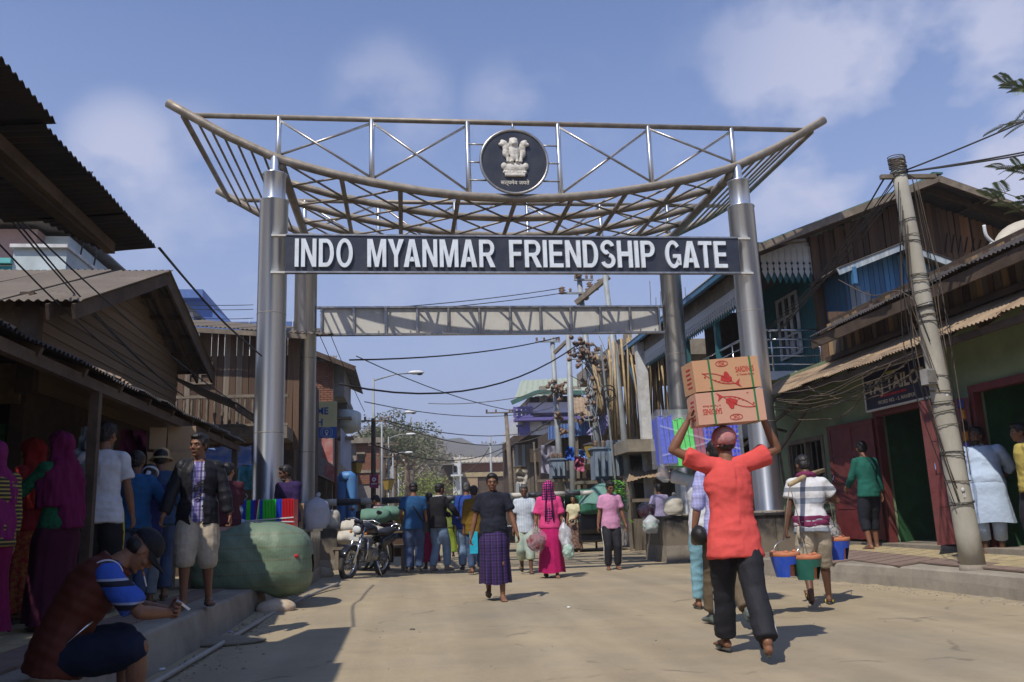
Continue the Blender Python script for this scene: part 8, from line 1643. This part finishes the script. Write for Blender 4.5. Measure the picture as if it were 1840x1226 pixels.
# shopping bags
m_bagp=mat('bag_film_white',(.7,.72,.76),rough=.3,var=.05,bump=.5,bsc=14,bdist=.02,alpha=.55)
def shopbag(label,c,r,m,inner=None,seed=0):
    t=thing('shopping_bag',label,'bag',tuple(c),0,frame=FW,local=True);rx,ry,h=r;n,k=22,12;vs=[]
    for i in range(k+1):
        u_=i/k;s=sin(pi*min(1,.12+u_*.75))**.6 if u_<.75 else max(.1,.78-(u_-.75)*2.6)
        for j in range(n):a=2*pi*j/n;f=.9+.35*noise.noise(Vector((cos(a)*1.6,sin(a)*1.6,u_*3+seed)))+.12*noise.noise(Vector((cos(a)*5,sin(a)*5,u_*9+seed)));vs.append((cos(a)*rx*s*f,sin(a)*ry*s*f,-h+h*u_))
    MB().add(vs,[(i*n+j,i*n+(j+1)%n,(i+1)*n+(j+1)%n,(i+1)*n+j) for i in range(k) for j in range(n)]+[tuple(range(n))[::-1]]).build('bag',m,t,True)
    if inner:remesh(MB().ball((0,0,-h*.6),(rx*.85,ry*.85,h*.33)),.02,1,disp=lambda p:.03*noise.noise(p*22)).build('contents',inner,t,True)
    for s in (-1,1):MB().tube([(s*.02,0,-h*.1),(s*.015,0,.03),(0,0,.07)],.006,5).build('handle',m,t,True)
    return t
shopbag('clear bag of reddish goods carried low by the woman in magenta',wst(962,946,15.2),(.20,.14,.46),m_film,mat('bag_goods_red',(.20,.05,.06),var=.5,sc=25));shopbag('white carrier bag held by the woman in magenta',wst(1013,938,15.4),(.13,.1,.40),m_bagp,None,3);shopbag('second pale bag hanging low beside the woman in magenta',wst(1020,965,15.3),(.12,.1,.42),m_film,mat('bag_goods_green',(.30,.45,.36),var=.4,sc=12),5)
solo('shoulder_bag',MB().box(wst(851,975,17.0),(.15,.06,.42),15),C_('cyan_bag',(.03,.42,.58)),'flat bright cyan bag hanging behind the man in black polo','bag',frame=FW)
c=wst(1512,950,13.2);c.z=.40;shopbag('clear sack of mixed goods standing by the maroon door',(c.x-.25,c.y,.98),(.25,.2,.60),m_film,mat('mixed_goods',(.25,.24,.22),var=.9,sc=30,dirt=(.5,.5,.5),dsc=20,damt=.9),8)
sack('sack','crumpled cream cloth bag on top of the right rear plinth',(wst(1212,935,18.9).x,18.9,1.0),(.22,.18,.42),m_ws2,14);shopbag('bundle of white and green bags beside the right rear plinth',wst(1168,925,18.9),(.20,.16,.40),m_bagp,mat('bag_goods_green',(.3,.45,.36)),9);shopbag('clear bag of goods leaning left of the right rear plinth',wst(1160,900,19.3),(.22,.2,.4),m_film,mat('bag_goods_red',(.2,.05,.06)),4)
# stones, flattened sacks, debris
def rock(label,c,r,m,seed,yaw=0,cat='stone',name='stone'):
    mb=MB().ball((0,0,r[2]*.8),r,None,22,14);mb.v=[p*(1+.16*noise.noise(p*(2.2/max(r))*.5+Vector((seed,0,0)))+.05*noise.noise(p*14)) for p in mb.v];mb.v=[Vector((p.x,p.y,max(p.z,.0))) for p in mb.v]
    t=solo(name,mb,m,label,cat,frame=FW,smooth=True);t.location=Vector(c);t.rotation_euler[2]=R_(yaw); return t
m_wst=mat('white_stone',(.50,.42,.32),var=.2,sc=5,rough=.9,bump=.5,bsc=20,dirt=(.30,.17,.09),dsc=5,damt=.8);m_bst=mat('tan_stone',(.32,.26,.17),var=.2,sc=5,rough=.9,bump=.5,bsc=20)
g_= lambda x,y,z=0:(lambda d:Vector((0,0,CAM_H))+d*((z-CAM_H)/d.z))(fw+rt*((x-920)/FPX)-up*((y-613)/FPX))
c=g_(491,1107);rock('whitish boulder on the road at the end of the left kerb',c+Vector((0,.12,-.02)),(.235,.15,.12),m_wst,1,8);c=g_(575,1040,.12);rock('tan stone block lying against the left rear plinth',(c.x,c.y,.10),(.26,.16,.12),m_bst,3,-10)
c=g_(395,1160);rock('flattened old woven sack lying in the left gutter',(c.x,c.y+.1,-.02),(.40,.20,.05),mat('old_sack',(.24,.21,.15),var=.2,sc=8,rough=.95,bump=.6,bsc=60,dirt=(.14,.12,.09),dsc=4,damt=.7),7,12,'sack','flat_sack')
c=wst(1388,1010,13.2)
gr=MB();rs_=random.Random(8)
def pebble(p,r):gr.ball(p,(r*rs_.uniform(.7,1.3),r*rs_.uniform(.7,1.3),r*.7),None,6,4)
for i in range(900):
    if i<420:v=rs_.uniform(-9.6,-1);u=-4.0+abs(rs_.gauss(0,.22));
    elif i<760:v=rs_.uniform(-8,0);u=kerb_u(v)-.05-abs(rs_.gauss(0,.25))
    else:u=rs_.uniform(-3.6,4);v=rs_.uniform(-10,12)
    pebble(Vector((u,v,gh(u,v)+.002)),rs_.uniform(.004,.016)*(1 if i<760 else .7))
solo('gravel',gr,m_conc,'small stones and grit scattered along the kerbs and the road','gravel',kind='stuff')
for i,(x,y,c_,l) in enumerate([(298,1195,(.6,.6,.62),'scrap of white plastic in the gutter near the seated man'),(290,1205,(.6,.6,.6),'torn paper scrap nearest the camera in the left gutter'),(413,1138,(.3,.25,.5),'crumpled violet plastic wrapper beside the flattened sack'),(1022,1093,(.7,.7,.68),'tiny white litter scrap in the middle of the road'),(741,1133,(.1,.09,.08),'small dark dropping on the road left of centre'),(620,1053,(.5,.5,.5),'grey scrap of paper by the front wheel')]):
    c=g_(x,y);rock(l,c,(.03,.02,.012),mat('litter%d'%i,c_,rough=.6),i,i*40,'litter','litter')
mud=MB()
for i in range(46):
    v=rs_.uniform(-7.5,-2.5) if i<30 else rs_.uniform(-8,-6);u=kerb_u(v)-.10-abs(rs_.gauss(0,.08));r=rs_.uniform(.03,.09);mud.ball((u,v,-.005),(r*1.4,r*1.6,r*.30),None,10,6)
mud.v=[p+Vector((0,0,.012*noise.noise(p*9))) for p in mud.v];solo('mud',mud,m_road,'crumbled earth piled along the foot of the right kerb','mud',kind='stuff',smooth=True)
# timber boards leaning by the white sack, jerrycan
for i,(x,w) in enumerate(((530,.10),(538,.12))):a,b=wst(x,962,17.0),wst(x+3,905,17.2);solo('plank',MB().bar(a,b,w,.03),m_pl_tan,['left plank leaning beside the white sack','right plank leaning beside the white sack'][i],'plank',frame=FW)
# ================================================================== trees, hills, haze
def leafmat(name,c):
    return mat(name,c,var=.45,sc=1.2,rough=.7,bump=0,dirt=tuple(x*1.6 for x in c),dsc=.8,damt=.5)
m_leaf=leafmat('leaf_olive',(.105,.12,.065));m_leaf2=leafmat('leaf_bright',(.15,.18,.035));m_leaf3=leafmat('leaf_dry',(.19,.165,.11));m_bark=mat('bark',(.16,.12,.085),var=.3,sc=5,rough=.95)
def crown(mb,c,R,n,size,rnd,blobs=7,zs=.8):
    B=[(Vector((rnd.gauss(0,.45),rnd.gauss(0,.45),rnd.gauss(0,.35))),rnd.uniform(.28,.55)) for _ in range(blobs)]
    for _ in range(n):
        o,r=rnd.choice(B);d=Vector((rnd.gauss(0,1),rnd.gauss(0,1),rnd.gauss(0,1))).normalized()*(r*rnd.uniform(.55,1.05));p=Vector(c)+Vector(((o.x+d.x)*R,(o.y+d.y)*R,(o.z+d.z)*R*zs))
        a=Vector((rnd.gauss(0,1),rnd.gauss(0,1),rnd.gauss(0,.6))).normalized()*size*rnd.uniform(.6,1.3);b=a.orthogonal().normalized()*size*rnd.uniform(.4,.9)
        b.rotate(Matrix.Rotation(rnd.uniform(0,6.28),3,a));mb.add([p-a,p-b*.6,p+a,p+b*.6],[(0,1,2,3)])
def tree(label,base,h,R,seed,m,n=900,size=None,group='trees beyond the street',trunk=.3):
    rnd=random.Random(seed);t=thing('tree',label,'tree',tuple(base),group=group,local=True);tk=MB();r=h*.022
    top=Vector((rnd.uniform(-.3,.3),0,h*.62));tk.tube([(0,0,-.5),(top.x*.3,0,h*trunk),top],[r*1.3,r,r*.4],7)
    for i in range(6):
        a=rnd.uniform(0,6.28);z=h*rnd.uniform(trunk,.6);s=Vector((top.x*z/h,0,z));e=s+Vector((cos(a)*R*.7,sin(a)*R*.7,h*rnd.uniform(.12,.3)));tk.tube([s,s.lerp(e,.5)+Vector((0,0,-.1*R)),e],[r*.5,r*.35,r*.12],5)
    tk.build('trunk',m_bark,t,True);mb=MB();crown(mb,(top.x,0,h*.68),R,n,size or R*.06,rnd,9);mb.build('crown',m,t)
    return t
# trees rising over the left roofs and behind the lamps
TL=[(705,705,60,13,3.0,m_leaf),(732,695,66,14.5,3.1,m_leaf),(684,725,62,11,3.0,m_leaf),(738,755,80,10,2.9,m_leaf),(730,790,95,11,5,m_leaf3),(752,812,110,9,4.0,m_leaf3),(782,846,120,7,3.6,m_leaf),(770,865,85,5.0,3.5,m_leaf2),(790,868,90,4.8,3.5,m_leaf2),(750,860,80,5.5,3.2,m_leaf2),(808,848,130,7.5,4.2,m_leaf),(735,842,90,7,4,m_leaf3)]
tl=['tall thin tree left above the purple sign pole','tallest feathery tree beside the second lamp','dark tree partly behind the tall sign pole','tree rising behind the third lamp arm','dry brown tree left of the lamp row','dry brown tree above the bright bushes','round grey green tree left of the far brick building','bright yellow green tree at the end of the lamps','bright yellow green tree beside the white house','small bright tree between the far lamps','grey green tree behind the white house','low dry tree between the lamp posts']
for i,(x,y,v,h,R,m) in enumerate(TL):
    q=S(x,y,v);z=q.z;base=(q.x,v,z-h);tree(tl[i],base,h,R,20+i,m,n=1300 if i<4 else 1000,trunk=.35)
# hillside wood behind the street on the left: uncounted
def hill(name,pts,v,depth,m,bump_,seed,label=None):
    """ridge profile given in pixels at street distance v"""
    rnd=random.Random(seed);mb=MB();P=[S(x,y,v) for x,y in pts];xs=[p.x for p in P];N=90;vs=[];R=16
    def prof(x):
        for a,b in zip(P,P[1:]):
            if a.x<=x<=b.x:t=(x-a.x)/(b.x-a.x);t=t*t*(3-2*t); return a.z+(b.z-a.z)*t
        return P[-1].z
    for i in range(N+1):
        x=xs[0]+(xs[-1]-xs[0])*i/N;z=prof(x)+bump_*noise.noise(Vector((x*6/(xs[-1]-xs[0])*8,seed,0)))
        for j in range(R+1):
            t=j/R;y=v-depth+depth*2*t;f=sin(pi*min(1,max(0,t)))**1.3;vs.append(Vector((x,y,-2+(z+2)*f+bump_*.8*noise.noise(Vector((x/depth*4,y/depth*4,seed)))*f)))
    mb.add(vs,[(i*(R+1)+j,(i+1)*(R+1)+j,(i+1)*(R+1)+j+1,i*(R+1)+j+1) for i in range(N) for j in range(R)])
    return struct(name,mb,m,True),prof
m_hill=mat('hill_forest',(.060,.070,.042),var=.5,sc=.02,rough=.95,bump=1,bsc=.08,bdist=6,dirt=(.13,.09,.07),dsc=.006,damt=.6)
H1,_=hill('hill',[(-900,880),(300,850),(560,800),(700,770),(815,788),(850,800),(900,830),(1000,850),(1300,880)],650,260,m_hill,7,3)
H2,_=hill('hill',[(200,850),(640,800),(760,795),(790,790),(870,808),(905,796),(960,790),(1100,780),(1400,800),(2200,860)],1000,330,m_hill,10,5)
H3,pf=hill('hillside',[(300,880),(560,840),(690,810),(740,822),(790,850),(830,868),(900,885)],190,60,mat('hillside_soil',(.11,.10,.06),var=.4,sc=.1,rough=.95,dirt=(.2,.16,.1),dsc=.05),2,8)
wd=MB();rnd=random.Random(77)
for i in range(150):
    px=rnd.uniform(560,850);v=rnd.uniform(140,188);q=S(px,860,v);t=(v-130)/120;z=-2+(pf(q.x)+2)*sin(pi*min(1,max(0,t)))**1.3
    crown(wd,(q.x,v,z+2.5),rnd.uniform(2.5,4.2),130,.5,rnd,5)
solo('wood',wd,m_leaf3,'hazy wooded hillside behind the left lamp posts','wood',kind='stuff')
# tree leaves reaching in at the upper right
t=thing('tree','feathery tree whose branches reach in at the upper right edge','tree',(14.5,-1,0),local=False)
rnd=random.Random(12);br=MB();lf=MB();TB=Vector((13.2,0,0))
br.tube([TB,TB+Vector((.1,0,4)),TB+Vector((-.1,0,7.5))],[.22,.17,.1],9)
def frond(p,d,L):
    d=d.normalized();s=d.cross(Vector((0,0,1))).normalized();k=11
    br.tube([p,p+d*L*.5-Vector((0,0,L*.06)),p+d*L-Vector((0,0,L*.25))],[.006,.005,.003],4)
    for i in range(1,k):
        f=i/k;c=p+d*L*f-Vector((0,0,L*.25*f*f))
        for sg in (-1,1):
            e=(s*sg+d*.35-Vector((0,0,.25))).normalized()*L*.34*(1-.5*abs(f-.45));w=d*.02;lf.add([c,c+e*.5+w,c+e,c+e*.5-w],[(0,1,2,3)])
for (x0,y0,x1,y1) in ((1900,380,1800,345),(1880,300,1795,300),(1900,210,1795,225),(1870,170,1815,150),(1900,340,1830,300),(1860,390,1775,348),(1900,130,1850,190)):
    a,b=S(x0,y0,0.),S(x1,y1,0.);br.tube([TB+Vector((0,0,6)),a.lerp(TB+Vector((0,0,6)),.3),a,b],[.05,.03,.018,.008],5)
    for i in range(9):
        f=rnd.uniform(.15,1);frond(a.lerp(b,f),(b-a).normalized()+Vector((rnd.uniform(-.8,.8),rnd.uniform(-.8,.8),rnd.uniform(-.6,.5))),rnd.uniform(.28,.5))
br.build('trunk',m_bark,t,True);lf.build('crown',leafmat('leaf_pale',(.16,.21,.10)),t)
# air
hz_=MB().box((0,640,60),(5200,1700,124));m=bpy.data.materials.new('haze');m.use_nodes=True;m.node_tree.nodes.clear()
o=m.node_tree.nodes.new('ShaderNodeOutputMaterial');pv=m.node_tree.nodes.new('ShaderNodeVolumePrincipled');pv.inputs['Color'].default_value=(.86,.91,1,1);pv.inputs['Density'].default_value=.00062;pv.inputs['Anisotropy'].default_value=.2
m.node_tree.links.new(pv.outputs[0],o.inputs['Volume']);ho=hz_.build('haze',m,None,frame=FW);ho['kind']='stuff'
